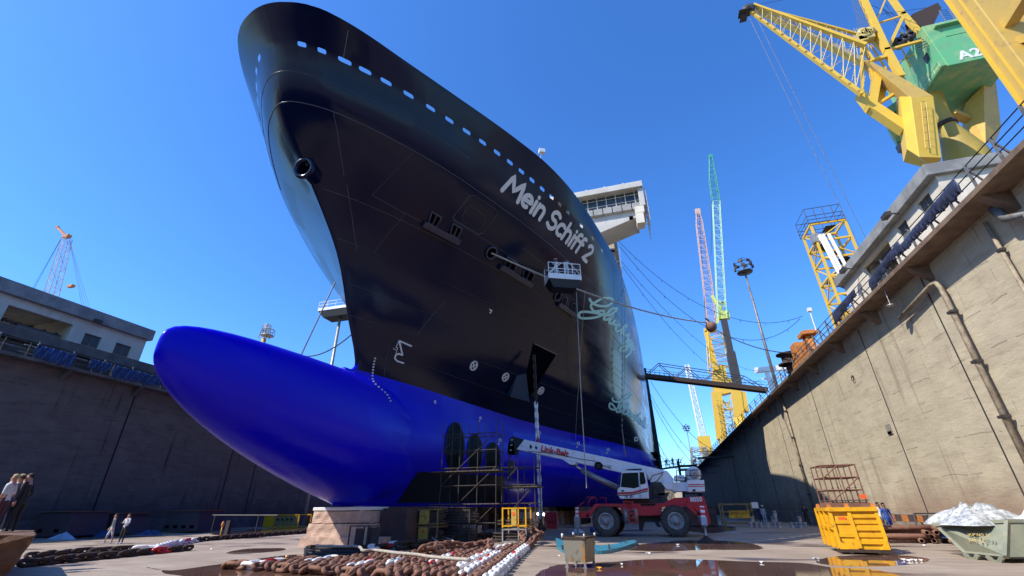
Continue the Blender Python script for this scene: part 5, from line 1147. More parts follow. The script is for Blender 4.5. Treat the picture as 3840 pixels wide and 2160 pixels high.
# ---- work platforms (baskets) hanging at the hull
def basket(c, wx, wy, name, label, ang=0.0, boom=None, depth=.9):
    T = thing(name, label, 'work platform', c, 'white work platforms beside the hull'); rot = Matrix.Rotation(ang, 3, 'Z')
    def P(x, y, z): return Vector(c) + rot @ Vector((x, y, z))
    m = MB(); a, b = wx / 2, wy / 2
    m.hexa([P(-a * .72, -b * .8, -depth), P(a * .72, -b * .8, -depth), P(a * .72, b * .8, -depth), P(-a * .72, b * .8, -depth), P(-a, -b, -.25), P(a, -b, -.25), P(a, b, -.25), P(-a, b, -.25)]); m.build('underside', M['black'], T)
    m = MB(); m.hexa([P(-a - .04, -b - .04, -.248), P(a + .04, -b - .04, -.248), P(a + .04, b + .04, -.248), P(-a - .04, b + .04, -.248), P(-a - .04, -b - .04, .18), P(a + .04, -b - .04, .18), P(a + .04, b + .04, .18), P(-a - .04, b + .04, .18)]); m.build('toe_board', M['white'], T)
    m = MB()
    for z in (.62, 1.12): m.path([P(-a, -b, z), P(a, -b, z), P(a, b, z), P(-a, b, z)], .035, 5, closed=True)
    for x in np.linspace(-a, a, 5): m.tube(P(x, -b, .1), P(x, -b, 1.12), .035, 5); m.tube(P(x, b, .1), P(x, b, 1.12), .035, 5)
    m.tube(P(-a, -b, .15), P(-a * .4, -b, 1.1), .03, 4); m.tube(P(a * .4, -b, 1.1), P(a, -b, .15), .03, 4); m.tube(P(-a, -b + .02, .15), P(-a * .2, -b, 1.1), .03, 4)
    m.build('guard_rail', M['white'], T)
    if boom:
        m = MB(); m.beam(P(0, 0, -depth), boom, .28, .28, (0, 1, 0)); m.build('boom_arm', M['galv'], T)
    return T
hp, hn = hit(2110, 1050, 0); BK = EYEV.lerp(hp, .86)
print('BASKET', BK, hp, hn)
basket(BK, 2.5, 1.3, 'aerial_basket', 'white railed basket with two workers in front of the ship name', .45)
m = MB(); m.path([BK + Vector((.9, .6, -.9)), GY(2180, 1500, 26.0), GY(2200, 1830, 25)], .025, 4); tag(m.build('basket_line', M['rope'], org=BK), 'thin line dropping from the basket to the dock floor', 'rope')
B2 = GX(1278, 1165, -40); basket(B2, 5.6, 2.6, 'aerial_basket', 'white railed basket on a pole, half hidden behind the stem', 0.0, None, 1.2)
m = MB(); m.tube(B2 + Vector((.1, 0, -1.1)), (B2.x + .1, B2.y, 0), .2, 8); tag(m.build('basket_pole', M['galv'], org=(B2.x, B2.y, 0)), 'grey pole carrying the left basket', 'pole')
# hanging lines with knotted rags at the far port side
for (pts, lb) in (([(2310, 1000, 48), (2316, 1300, 46), (2318, 1600, 45), (2330, 1720, 44)], 'rope with knotted rags hanging down the hull over the lettering'), ([(2175, 1080, 30), (2150, 1500, 30), (2140, 1650, 30)], 'thin dark line hanging across the navy hull'), ([(2322, 930, 50), (2325, 1140, 47), (2322, 1500, 45)], 'thin line beside the rag rope')):
    m = MB(); P = []
    for x, y, Y in pts:
        h_, n_h = hit(x, y, .6); P.append(h_ if h_ is not None else GY(x, y, Y))
    m.path(P, .025, 4)
    if 'rags' in lb:
        rk = random.Random(2)
        for i in range(26):
            f = .35 + .65 * i / 26; seg = f * (len(P) - 1); k = min(int(seg), len(P) - 2); c = P[k].lerp(P[k + 1], seg - k); m.box(c, (.12, .12, .30), rk.uniform(0, 3))
    tag(m.build('hanging_line', M['rope'], org=P[0]), lb, 'rope', 'lines hanging down the port side')

# ---- fittings on the sunlit wall: bolt-on recess cover, mooring rings, hanging lamp, cable drops
t = thing('wall_recess', 'square steel-framed recess in the sunlit dock wall', 'recess', GX(3336, 1610, XR)); c = GX(3336, 1610, XR); m = MB(); m.box(c - Vector((.03, 0, 0)), (.06, .62, .62)); m.build('cover', M['conc'], t); m = MB(); m.box(c - Vector((.05, 0, .2)), (.06, .5, .16)); m.build('slot', M['deep_dark'], t)
m = MB(); c = GX(3338, 1140, XR - .9); m.tube(c + Vector((0, 0, .9)), c, .02, 5); m.lathe([(.02, 0), (.20, -.05), (.20, -.12), (.02, -.12)], c, n=12); tag(m.build('hanging_lamp', M['galv'], org=c), 'small round lamp hanging below the right ledge', 'lamp')
rk = random.Random(12)
for i, (px, py) in enumerate(((3200, 1420),)):
    c = GX(px, py, XR - .05); m = MB(); m.path([c + Vector((-.06, math.cos(a) * .16, math.sin(a) * .16)) for a in np.linspace(0, 6.283, 13)[:-1]], .025, 5, closed=True); m.box(c + Vector((0, 0, .16)), (.1, .14, .14)); tag(m.build('mooring_ring', M['dark_rust'], org=c), 'rusty mooring ring bolted high on the sunlit wall', 'ring')
# ================================================================ THINGS ON THE DOCK FLOOR
Y1 = lambda x, y: (x * .4969, 1700 + y * .4969)
Y2 = lambda x, y: (1100 + x * .4141, 1560 + y * .4141)
Y3 = lambda x, y: (1800 + x * .4141, 1560 + y * .4141)
Y4 = lambda x, y: (2640 + x * .4658, 1560 + y * .4658)
# ---- rough terrain mobile crane
def K(x, y, Y): return GY(*Y3(x, y), Y)
YA = 32.35
fwh = K(1140, 960, YA); rwh = K(1776, 965, YA); CR = thing('mobile_crane', 'red and white four-wheeled mobile crane with its boom lowered towards the ship', 'mobile crane', (-1.0, 34, 0))
def kp(name, mats, polys, Y0, dep, par=None, bev=.02):
    m = MB()
    for i, p in enumerate(polys):
        mi = 0
        if isinstance(p, tuple): p, mi = p
        m.prism([K(x, y, Y0) for x, y in p], (0, dep, 0), mi)
    return m.build(name, mats, par or CR, bevel=bev)
RW = .87
def wheel(c, yc, face):
    m = MB(); R0 = RW; c = Vector((c.x, yc, R0)); wd = .62; ax = (0, 1, 0)
    m.lathe([(R0 * .56, -wd / 2 + .05), (R0 * .72, -wd / 2), (R0 * .90, -wd / 2 + .015), (R0 * .96, -wd / 2 + .08), (R0 * .965, 0), (R0 * .96, wd / 2 - .08), (R0 * .90, wd / 2), (R0 * .56, wd / 2 - .05)], c, ax, 40)
    for i in range(26):
        a = i * 2 * math.pi / 26
        for sg in (-1, 1):
            aa = a + (math.pi / 26 if sg > 0 else 0); d = Vector((math.cos(aa), 0, math.sin(aa))); tn = Vector((-math.sin(aa), 0, math.cos(aa)))
            p0 = c + d * R0 * .945 + Vector((0, sg * wd / 2, 0)); p1 = c + d * R0 * .975 + Vector((0, sg * .04, 0)) + tn * .07
            m.beam(p0, p1, .10, .09, d)
    o = m.build('wheel', M['rubber'], CR)
    m = MB(); s = face; m.lathe([(.50, s * (wd / 2 - .06)), (.48, s * (wd / 2 - .01)), (.40, s * (wd / 2 - .02)), (.37, s * (wd / 2 - .14)), (.20, s * (wd / 2 - .12)), (.19, s * (wd / 2 + .02)), (.001, s * (wd / 2 + .03))], c, ax, 32)
    r_ = m.build('rim', M['rim'], o)
    m = MB(); m.lathe([(.36, s * (wd / 2 - .155)), (.28, s * (wd / 2 - .14)), (.20, s * (wd / 2 - .15))], c, ax, 24); m.build('hub_ring', M['dark_steel'], o)
wheel(fwh, YA + .32, -1); wheel(rwh, YA + .32, -1); wheel(fwh + Vector((.15, 0, 0)), YA + 2.75, -1); wheel(rwh + Vector((.15, 0, 0)), YA + 2.75, -1)
ch = kp('chassis', M['crane_red'], [[(1040, 795), (1880, 790), (1880, 822), (1045, 826)], [(1270, 822), (1650, 822), (1640, 900), (1450, 905), (1280, 885)],
    [(1660, 792), (1690, 770), (1765, 740), (1872, 738), (1872, 792)], [(1871, 735), (2025, 725), (2050, 800), (2088, 960), (2085, 985), (2035, 985), (1990, 880), (1880, 793)]], YA + .35, 2.5)
kp('fender', M['crane_red'], [[(1040, 795), (1060, 826), (1003, 905), (975, 925), (960, 915), (968, 885)], [(870, 866), (985, 856), (985, 925), (900, 925), (895, 910), (870, 910)], [(1868, 790), (1890, 790), (1965, 875), (1962, 898), (1945, 895), (1868, 815)], [(1968, 898), (2035, 898), (2040, 985), (1985, 982)]], YA + .03, .45, ch)
kp('axle_beam', M['dark_steel'], [[(1020, 900), (1870, 900), (1870, 960), (1020, 960)], [(900, 925), (985, 925), (985, 975), (905, 985)], [(1440, 960), (1490, 955), (1470, 1040), (1440, 1030)], [(1580, 960), (1620, 955), (1640, 1010), (1600, 1000)]], YA + .9, 1.4, ch)
m = MB(); a, b = K(1368, 860, YA + .45), K(1368, 950, YA + .45)
for x in (1330, 1400): p = K(x, 905, YA + .4); m.tube(p + Vector((0, 0, -.42)), p + Vector((0, 0, .42)), .24, 16)
m.build('air_tank', M['galv'], ch)
m = MB()
for (x0, y0, x1, y1) in ((1298, 770, 1362, 968), (1380, 772, 1424, 966)): m.beam(K(x0, y0, YA - .02), K(x1, y1, YA - .12), .07, .05, (0, 1, 0))
for f in (.02, .40, .57, .78, .98):
    a = K(1298 + 64 * f, 770 + 198 * f, YA - .02); b = K(1380 + 44 * f, 772 + 194 * f, YA - .02); m.beam(a, b, .24, .06)
m.build('ladder', M['crane_red'], ch)
kp('warning_strip', [M['black'], M['yellow']], [([(1455, 795), (1588, 793), (1588, 811), (1455, 813)], 0)] + [([(1462 + i * 24, 797), (1474 + i * 24, 797), (1484 + i * 24, 803), (1474 + i * 24, 810), (1462 + i * 24, 810), (1470 + i * 24, 803)], 1) for i in range(5)], YA + .32, .02, ch, 0)
m = MB(); m.text('8050', .36, K(1905, 776, YA + .34), (1, 0, .01), (0, 0, 1), bold=.012); m.build('fleet_number', M['white'], ch)
m = MB()
for P in ([(880, 830), (895, 812), (940, 780)], [(965, 738), (1042, 735), (1052, 745), (1052, 788)], [(1040, 735), (990, 760), (982, 830)], [(1080, 740), (1140, 742), (1140, 790)]): m.path([K(x, y, YA + .6) for x, y in P], .03, 6)
m.build('hand_rail', M['crane_red'], ch)
def jack(x0, y0, x1, y1, pad):
    m = MB(); a, b = K(x0, y0, YA - .15), K(x1, y1, YA - .15); m.beam(a, a.lerp(b, .55), .20, .20, (0, 1, 0)); o = m.build('outrigger', M['white'], CR, bevel=.01)
    m = MB(); n = 4
    for i in range(3): p = a.lerp(b, .05 + i * .15); q = a.lerp(b, .10 + i * .15); m.beam(p, q, .212, .212, (0, 1, 0))
    m.build('red_bands', M['red'], o)
    m = MB(); m.beam(a.lerp(b, .54), b, .13, .13, (0, 1, 0)); m.box(a.lerp(b, .55), (.36, .34, .66)); m.build('jack_post', M['galv'], o)
    if pad: m = MB(); m.lathe([(.08, .32), (.20, .14), (.46, .03), (.46, 0)], (b.x + .05, b.y, 0), n=10, smooth=False); m.build('float_pad', M['dark_rust'], o)
jack(877, 828, 888, 1080, False); 
m = MB(); a = Vector(K(2010, 825, 29.0)); b_ = Vector(K(2055, 1140, 28.0)); b_.z = 0; jb = b_.copy()
m.beam(a, a.lerp(b_, .35), .22, .22, (0, 1, 0)); o = m.build('outrigger', M['white'], CR)
m = MB(); m.beam(a.lerp(b_, .34), a.lerp(b_, .58), .30, .28, (0, 1, 0)); m.tube(a.lerp(b_, .58), b_, .06, 8); m.beam(K(1995, 930, 32.5), K(2030, 945, 28.8), .3, .3, (0, 0, 1)); m.build('jack_post', M['galv'], o)
m = MB(); m.lathe([(.07, .30), (.14, .22), (.42, .05), (.46, 0)], (b_.x, b_.y, 0), n=8, smooth=False); m.build('float_pad', M['dark_rust'], o)
m = MB(); m.beam(a.lerp(b_, .04), a.lerp(b_, .12), .228, .228, (0, 1, 0)); m.beam(a.lerp(b_, .2), a.lerp(b_, .28), .228, .228, (0, 1, 0)); m.build('red_bands', M['red'], o)
# upper works
kp('turntable', M['dark_steel'], [[(1300, 752), (1700, 745), (1700, 792), (1300, 795)]], YA + .9, 1.6)
cabm = kp('cab', M['crane_white'], [[(1243, 712), (1246, 662), (1268, 640), (1280, 515), (1305, 493), (1482, 498), (1502, 520), (1526, 655), (1530, 748), (1270, 750)]], YA + .25, 1.05, bev=.035)
kp('cab_window', M['glass'], [[(1289, 517), (1432, 511), (1441, 640), (1398, 655), (1274, 642)], [(1445, 508), (1482, 508), (1503, 598), (1492, 615), (1452, 620)]], YA + .232, .03, cabm, .006)
kp('cab_stripe', [M['crane_red'], M['window_dark']], [([(1243, 693), (1380, 686), (1519, 650), (1521, 668), (1385, 705), (1243, 711)], 0), ([(1243, 716), (1385, 709), (1522, 673), (1523, 681), (1385, 717), (1244, 724)], 1)], YA + .235, .02, cabm, 0)
m = MB(); m.text('TK 25', .22, K(1305, 741, YA + .24), (1, 0, 0), (0, 0, 1), bold=.006); m.beam(K(1446, 500, YA + .236), K(1450, 745, YA + .236), .02, .02, (0, 1, 0)); m.box(K(1292, 678, YA + .22), (.16, .05, .08)); m.build('cab_trim', M['window_dark'], cabm)
m = MB(); m.path([K(x, y, YA + .4) for x, y in ((1315, 492), (1340, 483), (1460, 478), (1465, 492))], .02, 5); m.box(K(1400, 490, YA + .8), (.9, .6, .05)); m.tube(K(1262, 525, YA + .1), K(1240, 665, YA + .1), .02, 5); m.build('cab_guard', M['window_dark'], cabm)
bo = kp('boom', M['crane_white'], [[(328, 302), (400, 212), (860, 312), (1300, 408), (1690, 496), (1742, 560), (1752, 600), (1640, 565), (1560, 590), (1490, 560), (1290, 515), (860, 418), (720, 386)]], YA + 1.5, .62, bev=.03)
kp('boom_bracket', M['crane_white'], [[(748, 395), (870, 420), (860, 442), (818, 440)]], YA + 1.3, 1.0, bo)
kp('boom_pivot', M['crane_white'], [[(1500, 500), (1700, 500), (1755, 570), (1752, 668), (1690, 668), (1670, 600), (1545, 600)]], YA + 1.3, 1.0, bo)
m = MB(); m.text('Link-Belt', .58, K(548, 316, YA + 1.47), Vector(K(770, 366, YA) - K(548, 318, YA)), Vector((0, 0, 1)) + Vector((.2, 0, 0)), bold=.02); m.build('lettering', M['red'], bo)
kp('boom_emblem', M['window_dark'], [[(458, 255), (474, 280), (460, 302), (446, 278)], [(505, 268), (522, 288), (510, 306), (496, 290)]], YA + 1.48, .02, bo, 0)
m = MB(); m.path([K(x, y, YA + 1.44) for x, y in ((440, 320), (600, 330), (760, 358), (900, 388), (1030, 405), (1100, 440), (1170, 470), (1190, 450), (1150, 445), (1190, 480))], .018, 5)
for x, y in ((565, 245), (755, 290), (955, 335), (1160, 382), (1380, 432), (1600, 480)): m.box(K(x, y + 6, YA + 1.7), (.06, .3, .14))
p = K(1072, 452, YA + 1.2); m.lathe([(.28, 0), (.28, .2), (.12, .22)], p, (0, 1, 0), 20); m.box(K(1075, 455, YA + 1.15), (.28, .12, .22)); m.path([K(x, y, YA + 1.25) for x, y in ((1540, 620), (1600, 590), (1650, 530), (1660, 510), (1560, 540), (1530, 600))], .02, 5); m.build('hose_reel', M['black'], bo)
kp('boom_head', M['black'], [[(268, 200), (300, 183), (392, 212), (330, 302), (322, 345), (262, 345), (245, 320)], [(255, 240), (310, 240), (315, 345), (250, 345)]], YA + 1.45, .75, bo)
m = MB()
for x, y in ((290, 215), (285, 262), (278, 310)): m.box(K(x, y, YA + 1.43), (.16, .05, .10))
m.build('sheave_pin', M['galv'], bo)
hk = MB(); hk.tube(K(275, 345, YA + 1.7), K(275, 410, YA + 1.7), .03, 5); hk.tube(K(262, 345, YA + 1.9), K(262, 410, YA + 1.9), .03, 5); hk.prism([K(x, y, YA + 1.5) for x, y in ((250, 405), (300, 405), (305, 500), (285, 525), (255, 520), (245, 480))], (0, .5, 0)); hk.path([K(x, y, YA + 1.75) for x, y in ((272, 520), (272, 550), (285, 562), (280, 580), (262, 575))], .05, 6); hk.build('hook_block', M['dark_steel'], bo)
m = MB(); m.tube(K(920, 492, YA + 1.8), K(1250, 655, YA + 1.8), .19, 16); cy = m.build('lift_cylinder', M['galv'], CR); m = MB(); m.tube(K(850, 438, YA + 1.8), K(925, 494, YA + 1.8), .085, 12); m.build('piston_rod', mat('chrome', (.7, .7, .7), .15, 1.0), cy); m = MB(); m.box(K(835, 435, YA + 1.8), (.3, .6, .22)); m.build('pivot', M['dark_rust'], cy)
kp('engine', M['dark_steel'], [[(1560, 602), (1672, 600), (1675, 720), (1560, 722)], [(1530, 640), (1560, 600), (1560, 740), (1530, 748)], [(1600, 700), (1720, 690), (1690, 745), (1620, 750)]], YA + 1.0, 1.4)
m = MB(); rg = random.Random(4)
for i in range(8): x = rg.uniform(1540, 1720); y = rg.uniform(620, 740); m.path([K(x, y, YA + .85), K(x + rg.uniform(-40, 40), y + 30, YA + .8), K(x + rg.uniform(-60, 60), y + rg.uniform(-30, 50), YA + .9)], .02, 5)
m.build('hydraulic_hose', M['black'], CR)
kp('deck_plate', M['crane_white'], [[(1750, 600), (1885, 595), (1885, 680), (1750, 685)], [(1762, 538), (1850, 535), (1855, 583), (1765, 586)], [(1640, 600), (1750, 600), (1750, 668), (1690, 668)]], YA + .9, 1.5)
cw = kp('counterweight', M['crane_white'], [[(1875, 582), (2030, 580), (2038, 685), (1882, 688)]], YA + .5, 2.3, bev=.03)
kp('stripe', M['crane_red'], [[(1883, 618), (2031, 616), (2031, 624), (1883, 627)], [(1883, 636), (2032, 634), (2032, 640), (1883, 643)]], YA + .485, .02, cw, 0)
kp('vent', M['black'], [[(1925, 664), (1952, 662), (1952, 682), (1925, 683)]], YA + .48, .02, cw, 0)
c = K(1938, 525, YA + 1.0); m = MB(); m.lathe([(.05, 0), (.46, 0), (.46, .06), (.30, .08), (.30, 1.3), (.46, 1.32), (.46, 1.4), (.05, 1.4)], c, (0, 1, 0), 28); wn = m.build('winch_drum', M['crane_white'], CR)
m = MB(); m.lathe([(.10, -.04), (.30, -.03), (.31, .0)], c, (0, 1, 0), 20); m.build('drum_hub', M['galv'], wn)
m = MB()
for P in ([(1780, 490), (1780, 600)], [(1860, 480), (1862, 600)], [(1780, 492), (2000, 488)], [(2000, 488), (2002, 585)], [(1865, 540), (2000, 540)], [(1800, 560), (1880, 560)]): m.path([K(x, y, YA + .6) for x, y in P], .025, 5)
m.build('deck_rail', M['dark_steel'], CR)

# ---- chains
def link_mesh(name, L=.50, W=.31, r=.058, stud=True):
    m = MB(); s = (L - W) / 2; P = []
    for i in range(9): a = -math.pi / 2 + math.pi * i / 8; P.append((s + math.cos(a) * (W / 2 - r * .2), math.sin(a) * (W / 2 - r), 0))
    for i in range(9): a = math.pi / 2 + math.pi * i / 8; P.append((-s + math.cos(a) * (W / 2 - r * .2), math.sin(a) * (W / 2 - r), 0))
    m.path(P, r, 8, closed=True)
    if stud: m.tube((0, -W / 2 + r, 0), (0, W / 2 - r, 0), r * .6, 6)
    me = bpy.data.meshes.new(name); me.from_pydata([tuple(v) for v in m.v], [], m.f); me.polygons.foreach_set("use_smooth", [True] * len(m.f)); me.update(); return me
LINKS = {}
for k_, mm in (('rust', 'rust'), ('white', 'chain_white'), ('red', 'chain_red'), ('dark', 'dark_rust')):
    me = link_mesh('link_' + k_); me.materials.append(M[mm]); LINKS[k_] = me
PITCH = .50 - 4 * .058 + .058 * 1.2
def chain(pts, label, colf, group, sc=1.0, cap=100, jit=.06, seed=1, z=.10, name='anchor_chain', twist=None, cat='anchor chain'):
    """lay links along the polyline; every link is a part"""
    T = thing(name, label, cat, pts[0], group); rn = random.Random(seed); org = Vector(pts[0]); k = 0; mats_ = []
    P = [Vector(p) for p in pts]; step = PITCH * sc; d = 0; seg = 0; pos = []; left = 0
    for a, b in zip(P[:-1], P[1:]):
        L = (b - a).length; t = left
        while t < L: pos.append((a.lerp(b, t / L), (b - a).normalized())); t += step
        left = t - L
    N = len(pos)
    for i, (p, dr) in enumerate(pos):
        up = Vector((0, 0, 1)) if abs(dr.z) < .9 else Vector((1, 0, 0)); sd = dr.cross(up).normalized(); u2 = sd.cross(dr)
        roll = (i % 2) * math.pi / 2 + math.pi / 4 + rn.uniform(-jit, jit) * 2; yw = rn.uniform(-jit, jit)
        m3 = Matrix((dr, -sd, u2)).transposed() @ Matrix.Rotation(yw, 3, 'Z') @ Matrix.Rotation(roll, 3, 'X') @ Matrix.Scale(sc, 3)
        mats_.append((p - org + Vector((0, 0, z * sc + rn.uniform(0, .03) if abs(dr.z) < .9 else 0)), m3, colf(i, N)))
    rest = MB()
    for i, (l, m3, c) in enumerate(mats_):
        if i < cap:
            o = bpy.data.objects.new('link', LINKS[c]); COL.objects.link(o); o.parent = T; o.matrix_local = Matrix.Translation(l) @ m3.to_4x4()
        else:
            me = LINKS[c]; rest.add([org + l + m3 @ v.co for v in me.vertices], [list(p.vertices) for p in me.polygons], ['rust', 'white', 'red', 'dark'].index(c), True)
    if rest.v: r_ = rest.build('link', [M['rust'], M['chain_white'], M['chain_red'], M['dark_rust']], T); r_['kind'] = 'stuff'
    return T
dirv = Vector((-.165, 1, 0)).normalized()
runs = []
X0 = -3.95; rn = random.Random(11)
for i in range(23):
    x = X0 - i * .42; y_near = 11.6 + .08 * i
    yf = [24.5, 23.6, 22.4, 20.6, 21.2, 20.4, 19.6, 19.0, 18.9, 18.6, 18.6, 18.0, 17.6, 17.1, 16.6, 15.9, 15.2, 14.8, 14.4, 14.1, 13.8, 13.5, 13.2][i] + rn.uniform(-.3, .3)
    a = Vector((x + .16 * 0, y_near, 0)); b = a + dirv * (yf - y_near); runs.append((a, b))
def flake(idx, hz=0):
    P = []
    for n_, i in enumerate(idx):
        a, b = runs[i]; mid = (a + b) / 2 + Vector((rn.uniform(-.08, .08), 0, 0)); s = [a, mid, b] if n_ % 2 == 0 else [b, mid, a]; P += [p + Vector((0, 0, hz)) for p in s]
    return P
def banded(w0, w1, reds):
    def f(i, N):
        if i in reds: return 'red'
        for a, b in zip(w0, w1):
            if a <= i <= b: return 'white'
        return 'rust'
    return f
chain(flake([0]), 'outermost right chain run of the pile, white with one red link at its near end', banded([0], [26], [16]), 'anchor chains flaked on the dock floor', 1.15, seed=1)
chain(flake([1]), 'all brown chain run between the two white banded runs', banded([], [], []), 'anchor chains flaked on the dock floor', 1.05, seed=2)
chain(flake([2, 3]), 'double chain run painted white with several red links, left of the brown run', banded([2, 32], [19, 56], [10, 14, 40, 45]), 'anchor chains flaked on the dock floor', 1.05, seed=3)
chain(flake([4, 5]), 'brown chain folded once beside the white double run', banded([], [], []), 'anchor chains flaked on the dock floor', 1.05, seed=4)
chain(flake([6, 7, 8]), 'three-run brown chain in the middle of the pile with a short white and red band', banded([8], [14], [7, 15]), 'anchor chains flaked on the dock floor', 1.05, seed=5)
chain(flake([9, 10, 11]), 'brown chain left of the middle, a few links painted white', banded([5, 40], [8, 43], [44]), 'anchor chains flaked on the dock floor', 1.05, seed=6)
chain(flake([12, 13, 14]), 'brown chain near the left side of the pile', banded([], [], []), 'anchor chains flaked on the dock floor', 1.05, seed=7)
chain(flake([15, 16, 17, 18]), 'brown chain folded three times, second from the left of the pile', banded([9], [13], []), 'anchor chains flaked on the dock floor', 1.05, seed=18)
chain(flake([19, 20, 21, 22]), 'leftmost chain of the pile, with white links and a red one near the puddle', banded([3, 16], [6, 18], [2, 19]), 'anchor chains flaked on the dock floor', 1.05, seed=8)
# a second, looser layer and the heaped ends
chain([runs[3][1] + Vector((.2, -1.5, .2)), runs[4][1] + Vector((-.1, .3, .25)), runs[6][1] + Vector((0, .4, .15)), runs[8][1] + Vector((.1, -.6, .3)), runs[7][1] + Vector((0, -2.6, .3)), runs[5][1] + Vector((0, -3.2, .25))], 'loose brown chain heaped over the far end of the pile', banded([], [], []), None, 1.05, seed=9, jit=.25)
e0 = GZ(2085, 2010, .4); e0 = runs[0][1] + Vector((.15, .3, 0)); chain([runs[0][1] + Vector((0, 0, .1)), e0 + Vector((-.1, 1.5, .3)), e0 + Vector((-.7, 2.2, .5)), e0 + Vector((-1.1, 1.2, .45)), e0 + Vector((-.8, .2, .3)), runs[1][1] + Vector((0, .3, .1))], 'brown chain loop heaped at the far right corner of the pile', banded([], [], []), None, 1.1, seed=10, jit=.25)
# dark chain in the ship shade behind the pile
chain([GZ(1500, 2062), GZ(1600, 2050), GZ(1720, 2035), GZ(1840, 2020), GZ(1980, 2005), GZ(2040, 1990)], 'dark heavy chain lying in the ship shade behind the pile', lambda i, N: 'dark', None, 1.5, seed=12, jit=.2)
chain([GZ(1400, 2066), GZ(1470, 2058), GZ(1520, 2056)], 'short shaded chain end with white and red links beside the pipe rack', lambda i, N: ['white', 'dark', 'red', 'white'][i % 4], None, 1.3, seed=13, jit=.3)
# long chain on the left
cg = 'anchor chains on the left floor'
chain([GZ(95, 2128), GZ(300, 2106), GZ(450, 2092), GZ(600, 2076), GZ(725, 2064)], 'nearer brown anchor chain on the left, ending beside red links', lambda i, N: 'dark' if i < N - 8 else ('red' if i in (N - 5, N - 4) else 'dark'), cg, 1.15, seed=14)
chain([GZ(118, 2100), GZ(290, 2082), GZ(450, 2072), GZ(585, 2066), GZ(640, 2048), GZ(760, 2030), GZ(900, 2020), GZ(1050, 2008), GZ(1190, 1998)], 'farther anchor chain on the left, white in its middle, running to the keel block', lambda i, N: 'white' if .17 * N < i < .42 * N else ('red' if .42 * N <= i < .45 * N else ('white' if .17 * N < i < .50 * N else 'dark')), cg, 1.15, seed=15)
# hanging anchor chain
ctop = CH_TOP + Vector((.25, -.2, -.3)); bot = Vector((ctop.x + .15, ctop.y - .1, .1))
print('CHAIN', ctop)
def ccol(i, N):
    f = i / N
    return 'dark' if f < .28 or f > .93 else ('red' if .50 < f < .535 else 'white')
chain([ctop, bot], 'anchor chain hanging from the hull recess, painted white with one red link', ccol, None, 1.2, seed=16, jit=.05, cap=100)
# hoses and ropes near the pile
def lay(pts, r, name, m, label, cat, n=1, z=.05, group=None, smooth=True):
    P = [(x, y) for x, y, *_ in pts]; P = sm(P, 6) if smooth else P; q = [GZ(x, y, 0) + Vector((0, 0, z)) for x, y in P]
    mb = MB(); mb.path(q, r, 6); return tag(mb.build(name, m, org=q[0]), label, cat, group)
lay([(1180, 2093), (1205, 2096), (1290, 2098), (1320, 2097), (1345, 2104), (1355, 2120), (1400, 2118), (1480, 2132), (1560, 2142), (1620, 2155), (1760, 2170)], .05, 'rope', M['rope'], 'pale rope snaking over the brown chains', 'rope', z=.42)
for i, (dy, lb) in enumerate(((0, 'black hose with a looped end left of the pile, nearest'), (-10, 'black hose left of the pile, middle of three'), (-20, 'black hose left of the pile, farthest of three'))):
    lay([(1420, 2092 + dy), (1300, 2094 + dy), (1200, 2092 + dy), (1150, 2088 + dy), (1146, 2080 + dy), (1170, 2072 + dy), (1260, 2070 + dy), (1400, 2060 + dy), (1600, 2044 + dy), (1740, 2030 + dy)], .06, 'hose', M['cable'], lb, 'hose', group='black hoses on the floor')
lay([(1640, 2060), (1615, 2035), (1640, 2030), (1680, 2045), (1700, 2058)], .04, 'rope', M['rope'], 'thin brown line looped over the shaded chain', 'rope', z=.3)

# ---- keel blocks
def rough_block(m, x0, x1, y0, y1, z0, z1, dx0=0, dx1=0, seed=1, amp=.04, nx=10, nz=6, mi=0):
    amp *= .45
    rg = random.Random(seed); f = lambda: rg.uniform(-amp, amp)
    def face(P, nu, nv):
        o = len(m.v); V = []
        for i in range(nv + 1):
            for j in range(nu + 1):
                a = P[0].lerp(P[1], j / nu); b = P[3].lerp(P[2], j / nu); v = a.lerp(b, i / nv); h = math.sin(v.x * 7.1 + v.z * 9.3 + v.y * 5.7 + seed) + math.sin(v.x * 17 + v.z * 13 + v.y * 11 + seed * 2); V.append(v + Vector((math.sin(v.y * 9 + v.z * 6), math.sin(v.x * 8 + v.z * 11), 0)) * amp * .5 + Vector((0, h * amp * .3, h * amp * .3)))
        m.add(V, [[i * (nu + 1) + j, i * (nu + 1) + j + 1, (i + 1) * (nu + 1) + j + 1, (i + 1) * (nu + 1) + j] for i in range(nv) for j in range(nu)], mi)
    A = [Vector((x0, y0, z0)), Vector((x1, y0, z0)), Vector((x1, y1, z0)), Vector((x0, y1, z0))]; B = [Vector((x0 + dx0, y0, z1)), Vector((x1 + dx1, y0, z1)), Vector((x1 + dx1, y1, z1)), Vector((x0 + dx0, y1, z1))]
    for i in range(4): face([A[i], A[(i + 1) % 4], B[(i + 1) % 4], B[i]], nx, nz)
    face([B[0], B[1], B[2], B[3]], nx, nx)
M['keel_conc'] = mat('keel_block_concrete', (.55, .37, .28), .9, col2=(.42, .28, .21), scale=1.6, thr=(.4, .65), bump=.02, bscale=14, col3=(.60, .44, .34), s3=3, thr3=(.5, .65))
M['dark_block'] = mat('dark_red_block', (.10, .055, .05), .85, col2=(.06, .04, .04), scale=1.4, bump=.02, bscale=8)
KB = thing('keel_block', 'big pinkish concrete keel block with a cracked wedge under the bulb, half in sunlight', 'keel block', (-15.6, 23.4, 0), 'keel blocks under the ship')
m = MB(); rough_block(m, -18.0, -13.2, 22.3, 24.6, 0, .42, seed=1); m.build('base_slab', M['keel_conc'], KB)
m = MB(); rough_block(m, -17.75, -14.0, 22.42, 24.4, .42, 1.02, .05, -.1, seed=2, amp=.05); m.build('lower_wedge', M['keel_conc'], KB)
